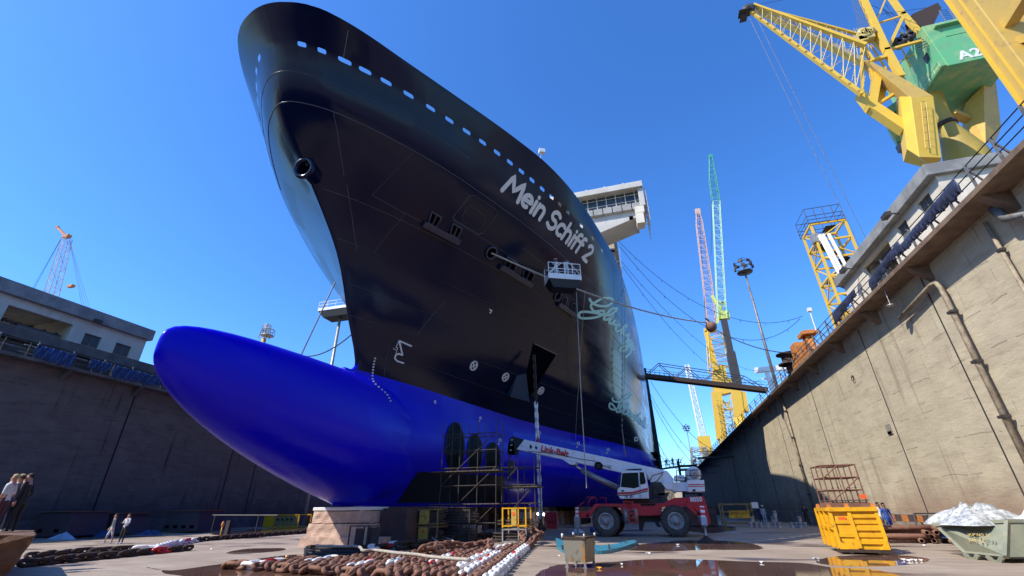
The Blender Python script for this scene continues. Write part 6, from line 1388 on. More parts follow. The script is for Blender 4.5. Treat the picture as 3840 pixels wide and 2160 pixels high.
m = MB(); rough_block(m, -17.6, -14.15, 22.5, 24.3, 1.06, 1.60, .05, -.02, seed=3, amp=.06); m.build('upper_wedge', M['keel_conc'], KB)
m = MB(); m.box((-15.9, 23.4, 1.72), (3.5, 1.8, .16)); m.build('cap_plate', M['chain_white'], KB, bevel=.02)
KB2 = thing('keel_block', 'dark rusty stack of keel blocks right beside the sunlit one', 'keel block', (-13.0, 24.4, 0), 'keel blocks under the ship')
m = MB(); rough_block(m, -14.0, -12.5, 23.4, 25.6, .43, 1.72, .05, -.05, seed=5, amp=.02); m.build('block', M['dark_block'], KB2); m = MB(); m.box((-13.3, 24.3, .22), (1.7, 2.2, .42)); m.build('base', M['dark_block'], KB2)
proto = None
for i in range(22):
    y = 27.5 + i * 3.0; lab = 'dark keel block under the ship centreline, number %s in the row behind the sunlit block' % ('one two three four five six seven eight nine ten eleven twelve thirteen fourteen fifteen sixteen seventeen eighteen nineteen twenty twenty-one twenty-two'.split()[i])
    lab = 'shaded concrete keel blocks in the row under the ship centreline'
    if proto is None:
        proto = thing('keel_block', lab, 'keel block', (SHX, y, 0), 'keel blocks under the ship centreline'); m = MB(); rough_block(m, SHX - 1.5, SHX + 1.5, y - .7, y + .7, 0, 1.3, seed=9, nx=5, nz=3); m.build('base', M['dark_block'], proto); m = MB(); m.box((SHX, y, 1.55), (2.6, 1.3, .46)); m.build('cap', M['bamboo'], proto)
    else: dup(proto, (SHX, y, 0), lab)
proto2 = None
for i in range(10):
    for xo in (4.6, 9.0):
        y = 36 + xo * 1.7 + i * 4; lab = 'shaded side block standing under the flat bottom of the ship'
        if proto2 is None:
            proto2 = thing('side_block', lab, 'keel block', (SHX + xo, y, 0), 'side blocks under the hull bottom'); m = MB(); rough_block(m, SHX + xo - .8, SHX + xo + .8, y - .8, y + .8, 0, 1.4, .12, -.12, seed=10, nx=4, nz=3); m.build('base', M['keel_conc'], proto2); m = MB(); m.box((SHX + xo, y, 1.6), (1.3, 1.2, .4)); m.build('cap', M['bamboo'], proto2)
        else: dup(proto2, (SHX + xo, y, 0), lab)
pw = GZ(1820, 1985); t = thing('side_block', 'tapered pinkish block catching the sun behind the scaffold', 'keel block', pw); m = MB(); rough_block(m, pw.x - .9, pw.x + 1.6, 37, 38.2, 0, .5, seed=20); rough_block(m, pw.x - .6, pw.x + 1.3, 37.1, 38.1, .5, 1.75, .1, -1.0, seed=21); m.build('block', M['keel_conc'], t)

# ---- scaffolding at the thruster tunnels
for lb, x0, x1, y0, y1, z1, boards, lift in (('tall scaffold in front of the three thruster tunnels', -11.9, -8.5, 26.0, 27.4, 6.5, [(-12.5, -8.3, 3.62), (-12.5, -8.3, 1.9)], .95), ('lower scaffold wing right of the tunnels, beside the hanging chain', -8.35, -6.4, 26.6, 28.0, 4.3, [(-8.3, -6.3, 2.75)], .95)):
    scaffold('scaffold', lb, x0, x1, y0, y1, 0, z1, 1.15, lift, 'galv_shaded', boards=boards, r_=.028, group='scaffolds at the hull')
# ---- pipe racks (stillages) with loose scaffold tubes
def rack(x0, x1, y0, y1, z0, h, colr, label, npipe, plabel, panel=True, seed=1, over=.25, rows=4, text=None):
    T = thing('pipe_rack', label, 'pipe rack', ((x0 + x1) / 2, (y0 + y1) / 2, z0), 'pipe racks under the bow'); m = MB()
    for x in (x0, x1):
        for y in (y0, y1): m.beam((x, y, z0), (x, y, z0 + h), .07, .07, (0, 1, 0))
    for z in (z0 + .08, z0 + h - .04):
        for y in (y0, y1): m.beam((x0, y, z), (x1, y, z), .06, .06)
        for x in (x0, x1): m.beam((x, y0, z), (x, y1, z), .06, .06)
    xm = (x0 + x1) / 2; m.beam((xm + (x1 - x0) * .18, y0, z0), (xm + (x1 - x0) * .18, y0, z0 + h), .06, .06, (0, 1, 0)); m.build('frame', M[colr], T)
    if panel:
        m = MB(); m.box((xm, y0 - .05, z0 + h * .5), ((x1 - x0) * (.34 if rows > 2 else .22), .02, h * .82)); p = m.build('sign_panel', M['rack_yellow'], T)
        m = MB()
        if text: m.text(text, .13, (xm - (x1 - x0) * .14, y0 - .065, z0 + h * .5), (1, 0, 0), (0, 0, 1), depth=.003)
        else: m.box((xm, y0 - .065, z0 + h * .68), (.16, .01, .16))
        m.build('panel_mark', M['window_dark'] if text else M['orange_red'], p)
    rg = random.Random(seed); L = (x1 - x0) + over * 2; me = MB(); me.tube((-L / 2, 0, 0), (L / 2, 0, 0), .03, 7); first = None; k = 0
    dy = (y1 - y0 - .1) / 6; dz = .075
    for r_ in range(rows * 2):
        for c in range(3):
            if k >= npipe: break
            loc = Vector((xm + rg.uniform(-.12, .12), y0 + .09 + c * .085 + (r_ % 2) * .04, z0 + .16 + r_ * dz))
            if first is None: first = me.build('scaffold_pipe', M['galv_shaded'], org=(0, 0, 0)); first.location = loc; o = first
            else: o = first.copy(); COL.objects.link(o); o.location = loc
            o.rotation_euler = (0, rg.uniform(-.01, .01), rg.uniform(-.02, .02)); tag(o, plabel, 'scaffold pipe', plabel); k += 1
    return T
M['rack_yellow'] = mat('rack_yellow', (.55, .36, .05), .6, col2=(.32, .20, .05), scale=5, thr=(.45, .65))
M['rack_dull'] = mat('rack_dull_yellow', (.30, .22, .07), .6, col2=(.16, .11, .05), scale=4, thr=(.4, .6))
gx = lambda px, py, y: GY(px, py, y).x
ya = 24.6; xa0, xa1 = gx(1540, 1960, ya), gx(1640, 1960, ya)
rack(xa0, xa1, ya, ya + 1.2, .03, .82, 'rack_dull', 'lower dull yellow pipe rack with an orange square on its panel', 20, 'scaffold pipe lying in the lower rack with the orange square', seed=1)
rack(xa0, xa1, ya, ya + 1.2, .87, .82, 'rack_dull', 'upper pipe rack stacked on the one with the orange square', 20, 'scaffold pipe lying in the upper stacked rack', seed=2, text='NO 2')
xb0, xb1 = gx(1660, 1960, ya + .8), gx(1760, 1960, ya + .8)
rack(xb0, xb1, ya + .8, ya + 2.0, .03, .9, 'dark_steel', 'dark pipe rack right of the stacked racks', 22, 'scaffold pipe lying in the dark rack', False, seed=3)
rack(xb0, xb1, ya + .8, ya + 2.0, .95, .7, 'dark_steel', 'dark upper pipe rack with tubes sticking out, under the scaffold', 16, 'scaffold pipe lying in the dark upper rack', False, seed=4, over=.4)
yc = 25.2; xc0, xc1 = gx(1885, 1960, yc), gx(1972, 1960, yc)
rack(xc0, xc1, yc, yc + 1.1, .75, .95, 'skip_yellow', 'bright yellow railed pipe rack catching the sun beside the hanging chain', 10, 'scaffold pipe in the bright yellow rack', True, seed=5, rows=2)
rack(xc0, xc1, yc, yc + 1.1, .03, .68, 'galv', 'low grey rack under the bright yellow one', 14, 'scaffold pipe in the low grey rack with ends sticking out left', False, seed=6, over=.5)
# low barrier frames in front of the keel block
t = thing('site_barrier', 'dark open steel frame standing in front of the shaded keel blocks', 'frame', (-12.3, 20.6, 0)); m = MB(); x0, x1, y = gx(1306, 2000, 20.4), gx(1432, 2000, 20.9), 20.5
for x in (x0, x0 + .75, x0 + 1.0, x1): m.beam((x, y, 0), (x, y, .98), .05, .05, (0, 1, 0))
for z in (.12, .98): m.beam((x0, y, z), (x1, y, z), .05, .05)
m.build('bars', M['dark_steel'], t); m = MB(); m.box(((x0 + x1) / 2 + .45, y + .1, .52), (.62, .05, .8)); m.box(((x0 + x1) / 2 - .25, y + .1, .5), (.45, .05, .75)); m.build('panel', M['dark_block'], t)
# loose planks and tubes in the sunlit gap between racks and blocks
rg = random.Random(8); first = None
for i in range(22):
    m = MB(); L = rg.uniform(1.6, 3.0); m.beam((-L / 2, 0, 0), (L / 2, 0, 0), .14, .04); o = m.build('loose_plank', M['bamboo'], org=(0, 0, 0)); p = GZ(rg.uniform(1450, 1535), 1998 + i * .4); o.location = (p.x - .4, p.y + rg.uniform(-.5, 2.0), .03 + i * .035); o.rotation_euler = (0, rg.uniform(-.03, .03), rg.uniform(-.3, .3)); tag(o, 'loose weathered planks piled between the keel blocks and the pipe racks', 'plank', 'loose planks')
# work lamps glowing under the hull
for i, (px, py) in enumerate(((2018, 1927), (2040, 1929), (2058, 1940), (2003, 1922))):
    p = GY(px, py, 46 + i); m = MB(); m.ball(p, .12, n=10); o = m.build('work_lamp', mat('lamp_glow', (1, .95, .85), .3, emit=8), org=p); tag(o, ('first', 'second', 'third', 'fourth')[i] + ' small glowing work lamp in the dark under the hull', 'lamp', 'work lamps under the hull')
    m = MB(); m.tube((p.x, p.y, 0), p - Vector((0, 0, .1)), .03, 5); m.build('stand', M['dark_steel'], o, org=p)
# red machine with post in the shade
p = GZ(2070, 1985); t = thing('welding_set', 'dark red welding machine standing in the shade left of the mobile crane', 'machine', p); m = MB(); m.box(p + Vector((0, 0, .95)), (1.0, .8, .8), 0, 0, .05); m.box(p + Vector((0, 0, .3)), (.9, .7, .5), 0, 0, .04); m.build('body', M['crane_red'], t); m = MB()
for sx in (-.5, .5): m.beam(p + Vector((sx, -.42, 0)), p + Vector((sx, -.42, 1.6)), .06, .06, (0, 1, 0))
m.beam(p + Vector((-.5, -.42, 1.6)), p + Vector((.5, -.42, 1.6)), .06, .06); m.build('frame', M['dark_steel'], t)

# ---- rusty open steel box on legs
bx = GZ(2122, 2127); bw = (GZ(2190, 2131) - bx).length; t = thing('steel_box', 'rust-streaked open steel box on short legs in front of the blue plate', 'steel box', bx)
M['streaky'] = mat('streaky_steel', (.26, .25, .20), .45, .4, col2=(.42, .20, .045), scale=2.6, thr=(.52, .68), stretch=(1.2, 1, .6), col3=(.08, .07, .055), s3=5, thr3=(.56, .68))
e1 = (GZ(2190, 2131) - bx).normalized(); e2 = Vector((-e1.y, e1.x, 0)); W_, D_, H0, H1 = bw + .06, .72, .14, .80
def bp_(u, v, z): return bx + e1 * u + e2 * v + Vector((0, 0, z))
m = MB(); th = .025; gr = .07
for (u0, v0, u1, v1) in ((0, 0, W_, 0), (W_, 0, W_, D_), (W_, D_, 0, D_), (0, D_, 0, 0)):
    c = bp_(W_ / 2, D_ / 2, 0); a0, a1 = bp_(u0, v0, H0), bp_(u1, v1, H0); ex = lambda p, k: Vector((c.x + (p.x - c.x) * k, c.y + (p.y - c.y) * k, p.z)); b0, b1 = ex(bp_(u0, v0, H1), 1.10), ex(bp_(u1, v1, H1), 1.10)
    m.hexa([a0, a1, ex(a1, .94), ex(a0, .94), b0, b1, ex(b1, .94), ex(b0, .94)])
m.add([bp_(0, 0, H0 + .01), bp_(W_, 0, H0 + .01), bp_(W_, D_, H0 + .01), bp_(0, D_, H0 + .01)], [(0, 1, 2, 3)]); m.build('shell', M['streaky'], t)
m = MB(); cc = bp_(W_ / 2, D_ / 2, 0); rim_ = [cc + (bp_(u, v, H1) - cc - Vector((0, 0, H1))) * 1.13 + Vector((0, 0, H1)) for u, v in ((0, 0), (W_, 0), (W_, D_), (0, D_))]
for i in range(4): m.beam(rim_[i], rim_[(i + 1) % 4], .06, .05)
m.build('rim', M['dark_rust'], t)
for i, (u, v) in enumerate(((.03, .03), (W_ - .03, .03), (W_ - .03, D_ - .03), (.03, D_ - .03))):
    m = MB(); m.beam(bp_(u, v, 0), bp_(u, v, H0 + .02), .07, .07, (0, 1, 0)); m.box(bp_(u, v, .01), (.12, .12, .02)); m.build('leg', M['galv'], t)
    m = MB(); q = rim_[i]; m.tube(q - Vector((0, 0, .02)), q + Vector((0, 0, .11)), .035, 8); m.build('lifting_lug', M['white'] if i == 0 else M['galv'], t)
# ---- blue curved steel plate lying on the floor, with cleats
t = thing('steel_plate', 'long curved light blue steel plate lying on the floor behind the rusty box', 'steel plate', GZ(2200, 2060)); top = [(2082, 2015), (2120, 2028), (2200, 2040), (2260, 2044), (2310, 2038), (2350, 2028), (2382, 2024)]; bt = [(2090, 2050), (2130, 2066), (2210, 2066), (2270, 2064), (2330, 2052), (2360, 2042), (2388, 2034)]
m = MB(); A = sm(top, 4); B = sm(bt, 4); n = len(A); V = [GZ(*q, .16) for q in A] + [GZ(*q, .12) for q in B]; V2 = [v - Vector((0, 0, .12)) for v in V]
m.add(V + V2, [[i, n + i, n + i + 1, i + 1] for i in range(n - 1)] + [[2 * n + i, 2 * n + i + 1, 3 * n + i + 1, 3 * n + i] for i in range(n - 1)] + [[n + i, 3 * n + i, 3 * n + i + 1, n + i + 1] for i in range(n - 1)] + [[i, i + 1, 2 * n + i + 1, 2 * n + i] for i in range(n - 1)]); m.build('plate', M['cyan_steel'], t)
for x, y in ((2222, 2063), (2110, 2060), (2285, 2057), (2230, 2045), (2345, 2036)): m = MB(); q = GZ(x, y, .14); m.box(q + Vector((0, 0, .07)), (.05, .16, .16)); m.build('cleat', M['dark_steel'], t)
t = thing('batten', 'dark board with white slats lying beside the blue plate', 'board', GZ(2310, 2066)); m = MB(); a, b = GZ(2290, 2068), GZ(2345, 2055); m.beam(a + Vector((0, 0, .05)), b + Vector((0, 0, .05)), .25, .08); m.build('board', M['dark_steel'], t); m = MB()
for i in range(5): m.box(a.lerp(b, .15 + i * .17) + Vector((0, -.02, .10)), (.07, .2, .03))
m.build('slats', M['white'], t)

# ---- yellow skip
FL, FR, BLc = Vector((6.36, 21.8, .16)), Vector((7.88, 22.35, .16)), Vector((6.89, 24.85, .16)); e2 = Vector((.12, .993, 0)); e1n = Vector((.993, -.12, 0)); Ws = 1.58; Ds = 2.3
def sk_(u, v, z): return FL + e1n * u + e2 * v + Vector((0, 0, z - .16))
t = thing('yellow_skip', 'bright yellow ribbed waste skip standing in the sun beside a puddle', 'skip', FL); Hs = 1.52
m = MB(); lo = [sk_(0, 0, .16), sk_(Ws, 0, .16), sk_(Ws, Ds, .16), sk_(0, Ds, .16)]; hi = [sk_(0, .12, Hs), sk_(Ws, .12, Hs), sk_(Ws, Ds, Hs), sk_(0, Ds, Hs)]; c = (sk_(Ws / 2, Ds / 2, 0))
inn = lambda P, k: [Vector((c.x + (p.x - c.x) * k, c.y + (p.y - c.y) * k, p.z)) for p in P]
li, hi2 = inn(lo, .94), inn(hi, .94)
for i in range(4): j = (i + 1) % 4; m.hexa([lo[i], lo[j], li[j], li[i], hi[i], hi[j], hi2[j], hi2[i]])
m.add([p + Vector((0, 0, .05)) for p in lo], [(0, 1, 2, 3)]); m.build('body', M['skip_yellow'], t)
m = MB()
def rib(u0, z0, u1, z1, w_=.09, d_=.09):
    f = lambda u, z: sk_(u, .12 * (z - .16) / (Hs - .16) - d_ / 2, z); m.beam(f(u0, z0), f(u1, z1), w_, d_, e2)
for z in (.62, 1.06): rib(-.04, z, Ws + .04, z, .12, .05)
rib(0, Hs - .03, Ws, Hs - .03, .14, .14); rib(Ws * .42, .2, Ws * .42, Hs, .12, .09); rib(.05, .2, .05, Hs, .12, .08); rib(Ws - .05, .2, Ws - .05, Hs, .12, .08)
for z in (.40, .84, 1.26): rib(Ws * .45, z, Ws - .1, z, .12, .07)
m.build('front_rib', M['skip_yellow'], t)
m = MB(); f = lambda u, z, d=.0: sk_(u, .12 * (z - .16) / (Hs - .16) - d, z)
m.prism([f(.02, .17), f(.30, .17), f(.02, .52)], -e2 * .12); m.build('gusset', M['skip_yellow'], t); m = MB(); m.prism([f(Ws - .02, .17), f(Ws - .30, .17), f(Ws - .02, .52)], -e2 * .12); m.build('gusset', M['skip_yellow'], t)
for v in (.6, 1.5, 2.4):
    m = MB(); m.beam(sk_(-.05, v, .2), sk_(-.05, v, Hs), .08, .10, e1n); m.build('side_rib', M['skip_yellow'], t)
m = MB(); m.beam(sk_(-.03, 0, .85), sk_(-.03, Ds, .85), .06, .10); m.beam(sk_(-.03, 0, Hs - .03), sk_(-.03, Ds, Hs - .03), .12, .12); m.build('side_rail', M['skip_yellow'], t)
for u, v in ((.08, .06), (Ws * .42, .06), (Ws - .08, .06), (.05, Ds - .1)):
    m = MB(); m.prism([sk_(u - .09, v, Hs), sk_(u + .09, v, Hs), sk_(u + .05, v, Hs + .17), sk_(u - .05, v, Hs + .17)], e2 * .05); m.build('lifting_eye', M['orange'], t)
for u in (.35, Ws - .35): m = MB(); m.beam(sk_(u, -.1, .10), sk_(u, Ds + .1, .10), .12, .12); m.build('skid', M['dark_rust'], t)
m = MB(); m.beam(sk_(-.08, -.02, .12), sk_(Ws + .08, -.02, .12), .16, .10); m.build('base_beam', M['dark_rust'], t)
m = MB(); m.box(f(Ws * .25, 1.12, .03), (.24, .03, .22), math.atan2(e1n.y, e1n.x)); m.build('red_square', M['orange_red'], t)
m = MB()
for i, (tx, z) in enumerate((('W B', 1.28), ('NO 197', 1.12), ('TARE 680', .95), ('SWL 4 T', .79))): m.text(tx, .13, sk_(-.025, Ds * .52, z), -e2, (0, 0, 1), depth=.003)
stn = m.build('stencil', M['dark_rust'], t)
m = MB(); m.beam(sk_(.0, 1.2, Hs + .10), sk_(Ws + .1, 1.3, Hs + .10), .20, .20); tag(m.build('steel_beam', M['rust'], org=sk_(0, 1.2, Hs)), 'rusty brown beam resting across the top of the yellow skip', 'beam')
m = MB(); m.beam(sk_(.3, .6, Hs + .06), sk_(Ws, .7, Hs + .06), .12, .12); tag(m.build('steel_pipe', M['rust'], org=sk_(.3, .6, Hs)), 'short rusty pipe lying at the front edge of the yellow skip', 'pipe')

# ---- green skip full of plastic sheeting
t = thing('green_skip', 'faded green waste skip at the right edge, heaped with plastic sheeting', 'skip', GZ(3700, 2090)); TLp, TRp = GZ(3502, 1970, 1.0), GZ(3777, 1956, 1.0); BLp, BRp = GZ(3611, 2072, .17), GZ(3772, 2089, .17)
TLp = GY(3502, 1970, 21.3); TRp = GY(3777, 1956, 19.9); ez = Vector((1.75, .5, 0)); 
def tri(a, b, k): return a.lerp(b, k)
BR2 = BRp; fr_ = [BLp, BR2, TRp, TLp]; bk = [p + ez for p in (BLp, BR2, TRp, TLp)]; m = MB()
cen = sum(fr_ + bk, Vector()) / 8
def shell(m, P, k=.95):
    n = len(P); Q = [cen + (p - cen) * k for p in P]; m.add(P + Q, [list(range(n)), [n + i for i in range(n)][::-1]] + [[i, n + i, n + (i + 1) % n, (i + 1) % n] for i in range(n)])
shell(m, fr_); shell(m, bk); shell(m, [fr_[0], fr_[3], bk[3], bk[0]]); shell(m, [fr_[1], bk[1], bk[2], fr_[2]]); shell(m, [fr_[0], bk[0], bk[1], fr_[1]]); m.build('body', M['skip_green'], t)
m = MB(); L4 = [TLp, TRp, TRp + ez, TLp + ez]
for i in range(4): m.beam(L4[i] + Vector((0, 0, .02)), L4[(i + 1) % 4] + Vector((0, 0, .02)), .12, .10)
m.build('rim_bar', M['skip_green'], t)
for k in (.2, .75):
    a, b = BLp.lerp(BRp, k - .18), BLp.lerp(BRp, k + .16); m = MB(); nrm_ = Vector((1, .3, 0)) * .12
    for A_, B_ in ((a, a.lerp(b, .25)), (b, a.lerp(b, .75))): m.beam(A_ - Vector((0, 0, .02)), Vector((B_.x, B_.y, .02)), .07, .12)
    m.beam(Vector((a.lerp(b, .22).x, a.lerp(b, .22).y, .03)), Vector((a.lerp(b, .78).x, a.lerp(b, .78).y, .03)), .07, .06); m.build('foot', M['skip_green'], t)
m = MB(); m.beam(TRp, BRp, .10, .12); m.build('corner_post', M['skip_green'], t)
fd = (BRp - BLp).normalized(); fn_up = (TRp - BRp).normalized(); m = MB(); o0 = BLp.lerp(BRp, .25) + (TLp - BLp) * .42; nn_ = fd.cross(fn_up).normalized()
m.text('SKIP NO 23', .17, GY(3640, 2008, 20.3) , fd, fn_up, depth=.004); m.text('SWL 4 T', .17, GY(3646, 2030, 20.25), fd, fn_up, depth=.004)
for v in range(len(m.v)): m.v[v] = m.v[v] - Vector((.10, .0, 0))
m.build('stencil', M['pale_yellow'], t)
def heap(pts, label, name, m_, cat, seed, amp=.12):
    """crumpled sheet: a lumpy mound over a footprint given as (centre, rx, ry, h)"""
    rg = random.Random(seed); c, rx, ry, h = pts; m = MB(); nu, nv = 44, 18; vs = []
    ph = [rg.uniform(0, 6.28) for _ in range(8)]
    for i in range(nv + 1):
        r_ = i / nv
        for j in range(nu):
            a = 2 * math.pi * j / nu; k = 1 + .18 * math.sin(3 * a + ph[0]) + .10 * math.sin(7 * a + ph[1]); cr = .10 * math.sin(9 * a + r_ * 12 + ph[2]) + .08 * math.sin(14 * a - r_ * 9 + ph[3]) + rg.uniform(-.5, .5) * amp
            vs.append(c + Vector((math.cos(a) * rx * r_ * k, math.sin(a) * ry * r_ * k, h * (math.cos(r_ * math.pi / 2) ** .8 if r_ < 1 else 0) * (1 + .35 * math.sin(2 * a + ph[4]) * r_) + (cr + .22 * math.sin(2 * a + ph[5]) * math.sin(4 * r_ + ph[6]) + .16 * math.sin(5 * a + 7 * r_ + ph[7])) * h * math.sin(min(1, r_ * 1.6) * math.pi))))
    fs = [[i * nu + j, (i + 1) * nu + j, (i + 1) * nu + (j + 1) % nu, i * nu + (j + 1) % nu] for i in range(nv) for j in range(nu)]
    m.add(vs, fs, 0, True); return tag(m.build(name, m_, org=c), label, cat)
hc = (TLp + TRp) / 2 + ez * .45 + Vector((-.1, .1, -.05))
heap((hc + Vector((-.15, .2, 0)), 1.35, 1.1, .55), 'crumpled clear plastic sheeting heaped on the green skip', 'plastic_sheeting', M['plastic'], 'plastic sheeting', 3, .12)
heap((TRp + ez * .6 + Vector((.1, -.1, -.05)), .85, .6, .42), 'white sack lying at the right end of the green skip', 'white_sack', M['white'], 'sack', 4, .03)
heap((TLp.lerp(TRp, .35) + Vector((-.02, -.02, -.02)), .26, .2, .12), 'small dark green bag hanging over the edge of the green skip', 'green_bag', mat('green_bag', (.02, .10, .09), .3), 'bag', 5, .05)

# ---- rusty pipe pile behind the skips
base_p = GZ(3320, 2018); rg = random.Random(6); k = 0; first = None
for row, n in enumerate((7, 6, 5, 3)):
    for i in range(n):
        L = rg.uniform(2.6, 3.4); m = MB(); r_ = .11; m.lathe([(.075, -L / 2), (r_, -L / 2), (r_, L / 2), (.075, L / 2), (.075, -L / 2)], (0, 0, 0), (1, 0, 0), 12); o = m.build('rusty_pipe', M['rust'], org=(0, 0, 0))
        bb = (i + row) % 2; o.location = ((11.3 + rg.uniform(-.25, .25), 28.3 + i * .30 + row * .14, .12 + row * .17) if bb else (12.1 + i * .26 + row * .1, 29.2 + rg.uniform(-.3, .3), .12 + row * .17)); o.rotation_euler = (0, 0, rg.uniform(-.14, .12) + (0 if bb else R(72))); tag(o, 'thick rusty pipes piled between the yellow and the green skip', 'pipe', 'pile of rusty pipes'); k += 1
heap((Vector((12.9, 28.2, .25)), .45, .4, .35), 'blue rag lying on the rusty pipe pile', 'blue_rag', M['tarp'], 'rag', 7, .1)
t = thing('barrier', 'faded red and white barrier along the wall foot behind the pipe pile', 'barrier', (13.9, 33, .6)); m = MB(); m.box((13.6, 34.5, .95), (.08, 6.5, .35)); m.build('board', M['dark_block'], t); m = MB()
for i in range(4): m = MB(); m.box((13.55, 32.0 + i * 1.6, .95), (.03, .7, .33)); m.build('red_patch', M['orange'], t)
t = thing('folding_frame', 'dark grey trestle frame leaning by the wall behind the pipes', 'trestle', (13.2, 32, 0)); m = MB(); a = GY(3420, 1945, 32); 
for s_ in (0, 1.4): m.tube((a.x + s_, 32, 0), (a.x + s_ + .25, 32.2, 1.2), .04, 6); m.tube((a.x + s_ + .7, 32, 0), (a.x + s_ + .25, 32.2, 1.2), .04, 6)
m.tube((a.x + .25, 32.2, 1.2), (a.x + 1.65, 32.2, 1.2), .04, 6); m.build('trestle_bars', M['dark_steel'], t)
# brown frame tower behind the yellow skip
scaffold('frame_rack', 'rusty brown frame tower standing behind the yellow skip', 8.4, 9.95, 28.0, 29.6, 0, 3.5, .8, .58, 'rust', boards=[(8.4, 9.9, 1.85)], r_=.035, cat='frame tower')
m = MB(); m.box(GY(3236, 1862, 27.9), (.28, .05, .2)); tag(m.build('red_tag', M['orange_red'], org=GY(3236, 1862, 27.9)), 'small red-orange sign on the brown frame tower', 'sign')
# yellow rack in the shade at the wall
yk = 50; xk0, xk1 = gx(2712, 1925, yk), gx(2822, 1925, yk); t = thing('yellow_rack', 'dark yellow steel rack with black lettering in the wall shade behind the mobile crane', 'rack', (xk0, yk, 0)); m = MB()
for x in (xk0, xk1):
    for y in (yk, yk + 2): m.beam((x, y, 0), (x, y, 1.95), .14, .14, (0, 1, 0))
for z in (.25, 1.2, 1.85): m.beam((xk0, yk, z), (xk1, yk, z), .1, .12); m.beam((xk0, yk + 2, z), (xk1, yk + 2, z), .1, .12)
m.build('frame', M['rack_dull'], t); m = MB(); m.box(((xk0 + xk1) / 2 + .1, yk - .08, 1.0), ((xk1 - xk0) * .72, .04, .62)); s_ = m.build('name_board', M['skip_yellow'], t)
m = MB(); m.text('GHERSHTON', .40, (xk0 + (xk1 - xk0) * .17, yk - .11, .98), (1, 0, 0), (0, 0, 1), depth=.004); m.text('TEL 555', .16, (xk0 + (xk1 - xk0) * .4, yk - .11, .76), (1, 0, 0), (0, 0, 1), depth=.004); m.build('board_lettering', M['black'], s_)
m = MB(); m.box((xk1 + .35, yk, 1.75), (.55, .05, .5)); m.build('small_sign', M['white'], t)
t = thing('steel_crate', 'dark red crate between the mobile crane and the yellow rack', 'crate', (xk0 - 2, yk + 2, 0)); m = MB(); m.box((xk0 - 1.9, yk + 2, .8), (2.8, 2, 1.5), 0, 0, .05); m.build('body', M['dark_block'], t); m = MB(); m.box((xk0 - 1.9, yk + 2, 1.62), (3.0, 2.1, .1)); m.build('lid', M['dark_steel'], t)
# drums
M['drum'] = mat('drum_plastic', (.45, .45, .44), .5, col2=(.32, .31, .30), scale=5)
rg = random.Random(9); first = None; dl = ['left group of white drums by the yellow rack', 'middle group of white drums in the wall shade', 'right group of white drums near the dark-clad man']
for gidx, (px, py, lst) in enumerate(((2835, 1962, ((-.6, 0, 0), (0, 0, 0), (.5, .1, 0), (-.4, .6, 0), (.2, .6, 0), (-.3, .2, .62))), (2905, 1968, ((-.7, 0, 0), (0, 0, 0), (.5, 0, 0), (.3, .5, 0), (.3, .3, .62), (.35, .3, 1.2), (.1, .6, .62))), (3000, 1962, ((-.9, 0, 0), (0, .0, 0), (.5, .1, 0), (-.3, .5, 0), (.2, .5, .62))))):
    p = GY(px, py, 47); p.z = 0
    for dx, dy_, dz_ in lst:
        if first is None:
            m = MB(); m.lathe([(.001, 0), (.21, 0), (.22, .03), (.21, .06), (.21, .28), (.22, .30), (.21, .32), (.21, .55), (.22, .58), (.19, .58), (.001, .56)], (0, 0, 0), n=16); first = m.build('drum', M['drum'], org=(0, 0, 0)); o = first; 
            m = MB(); m.lathe([(.213, .34), (.214, .34), (.214, .46), (.213, .46)], (0, 0, 0), n=16); m.build('drum_label', M['building_grey'], first, org=(0, 0, 0))
        else:
            o = first.copy(); COL.objects.link(o)
            for c_ in first.children: d_ = c_.copy(); COL.objects.link(d_); d_.parent = o
        o.scale = (.72, .72, .72); o.location = p + Vector((dx * .72, dy_ * .72, dz_ * .72)); tag(o, 'one of the ' + dl[gidx], 'drum', dl[gidx])

# ---- left side: dark tanks, baskets, tarps
def tank(x0, x1, y0, y1, h, label, pockets, slope=.3):
    t = thing('steel_tank', label, 'steel tank', ((x0 + x1) / 2, y0, 0), 'dark steel tanks along the left wall'); m = MB(); m.hexa([Vector((x0, y0, .12)), Vector((x1, y0, .12)), Vector((x1, y1, .12)), Vector((x0, y1, .12)), Vector((x0 + slope, y0 + .1, h)), Vector((x1 - slope, y0 + .1, h)), Vector((x1 - slope, y1 - .1, h)), Vector((x0 + slope, y1 - .1, h))]); m.build('body', M['tank'], t, bevel=.04)
    m = MB(); m.box(((x0 + x1) / 2, (y0 + y1) / 2, h + .03), (x1 - x0 - slope * 1.2, y1 - y0, .08)); m.build('lid', M['rust'] if h > 1.5 else M['dark_rust'], t)
    for i in range(pockets): m = MB(); m.box((x0 + (x1 - x0) * (i + .7) / (pockets + .4), y0 - .01 + .02, .5), (.42, .06, .22)); m.build('fork_pocket', M['deep_dark'], t)
M['tank'] = mat('tank_dark', (.07, .055, .058), .7, col2=(.10, .05, .045), scale=.8, thr=(.45, .65), bump=.02, bscale=4)
tank(-46.4, -42.2, 26.8, 29.6, 1.75, 'first dark steel tank at the left edge, with a pale round stain', 2)
tank(-45.2, -41.6, 30.0, 32.6, 1.6, 'second dark tank along the left wall, behind the blue heap', 0, .5)
tank(-43.4, -39.2, 35.0, 38.0, 1.75, 'third dark tank along the left wall, with four fork pockets', 4, .35)
m = MB(); c = Vector((-44.9, 26.86, .95)); m.add([c] + [c + Vector((math.cos(a) * .42, .0, math.sin(a) * .5)) for a in np.linspace(0, 6.283, 15)[:-1]], [[0, i + 1, (i + 1) % 14 + 1] for i in range(14)]); 
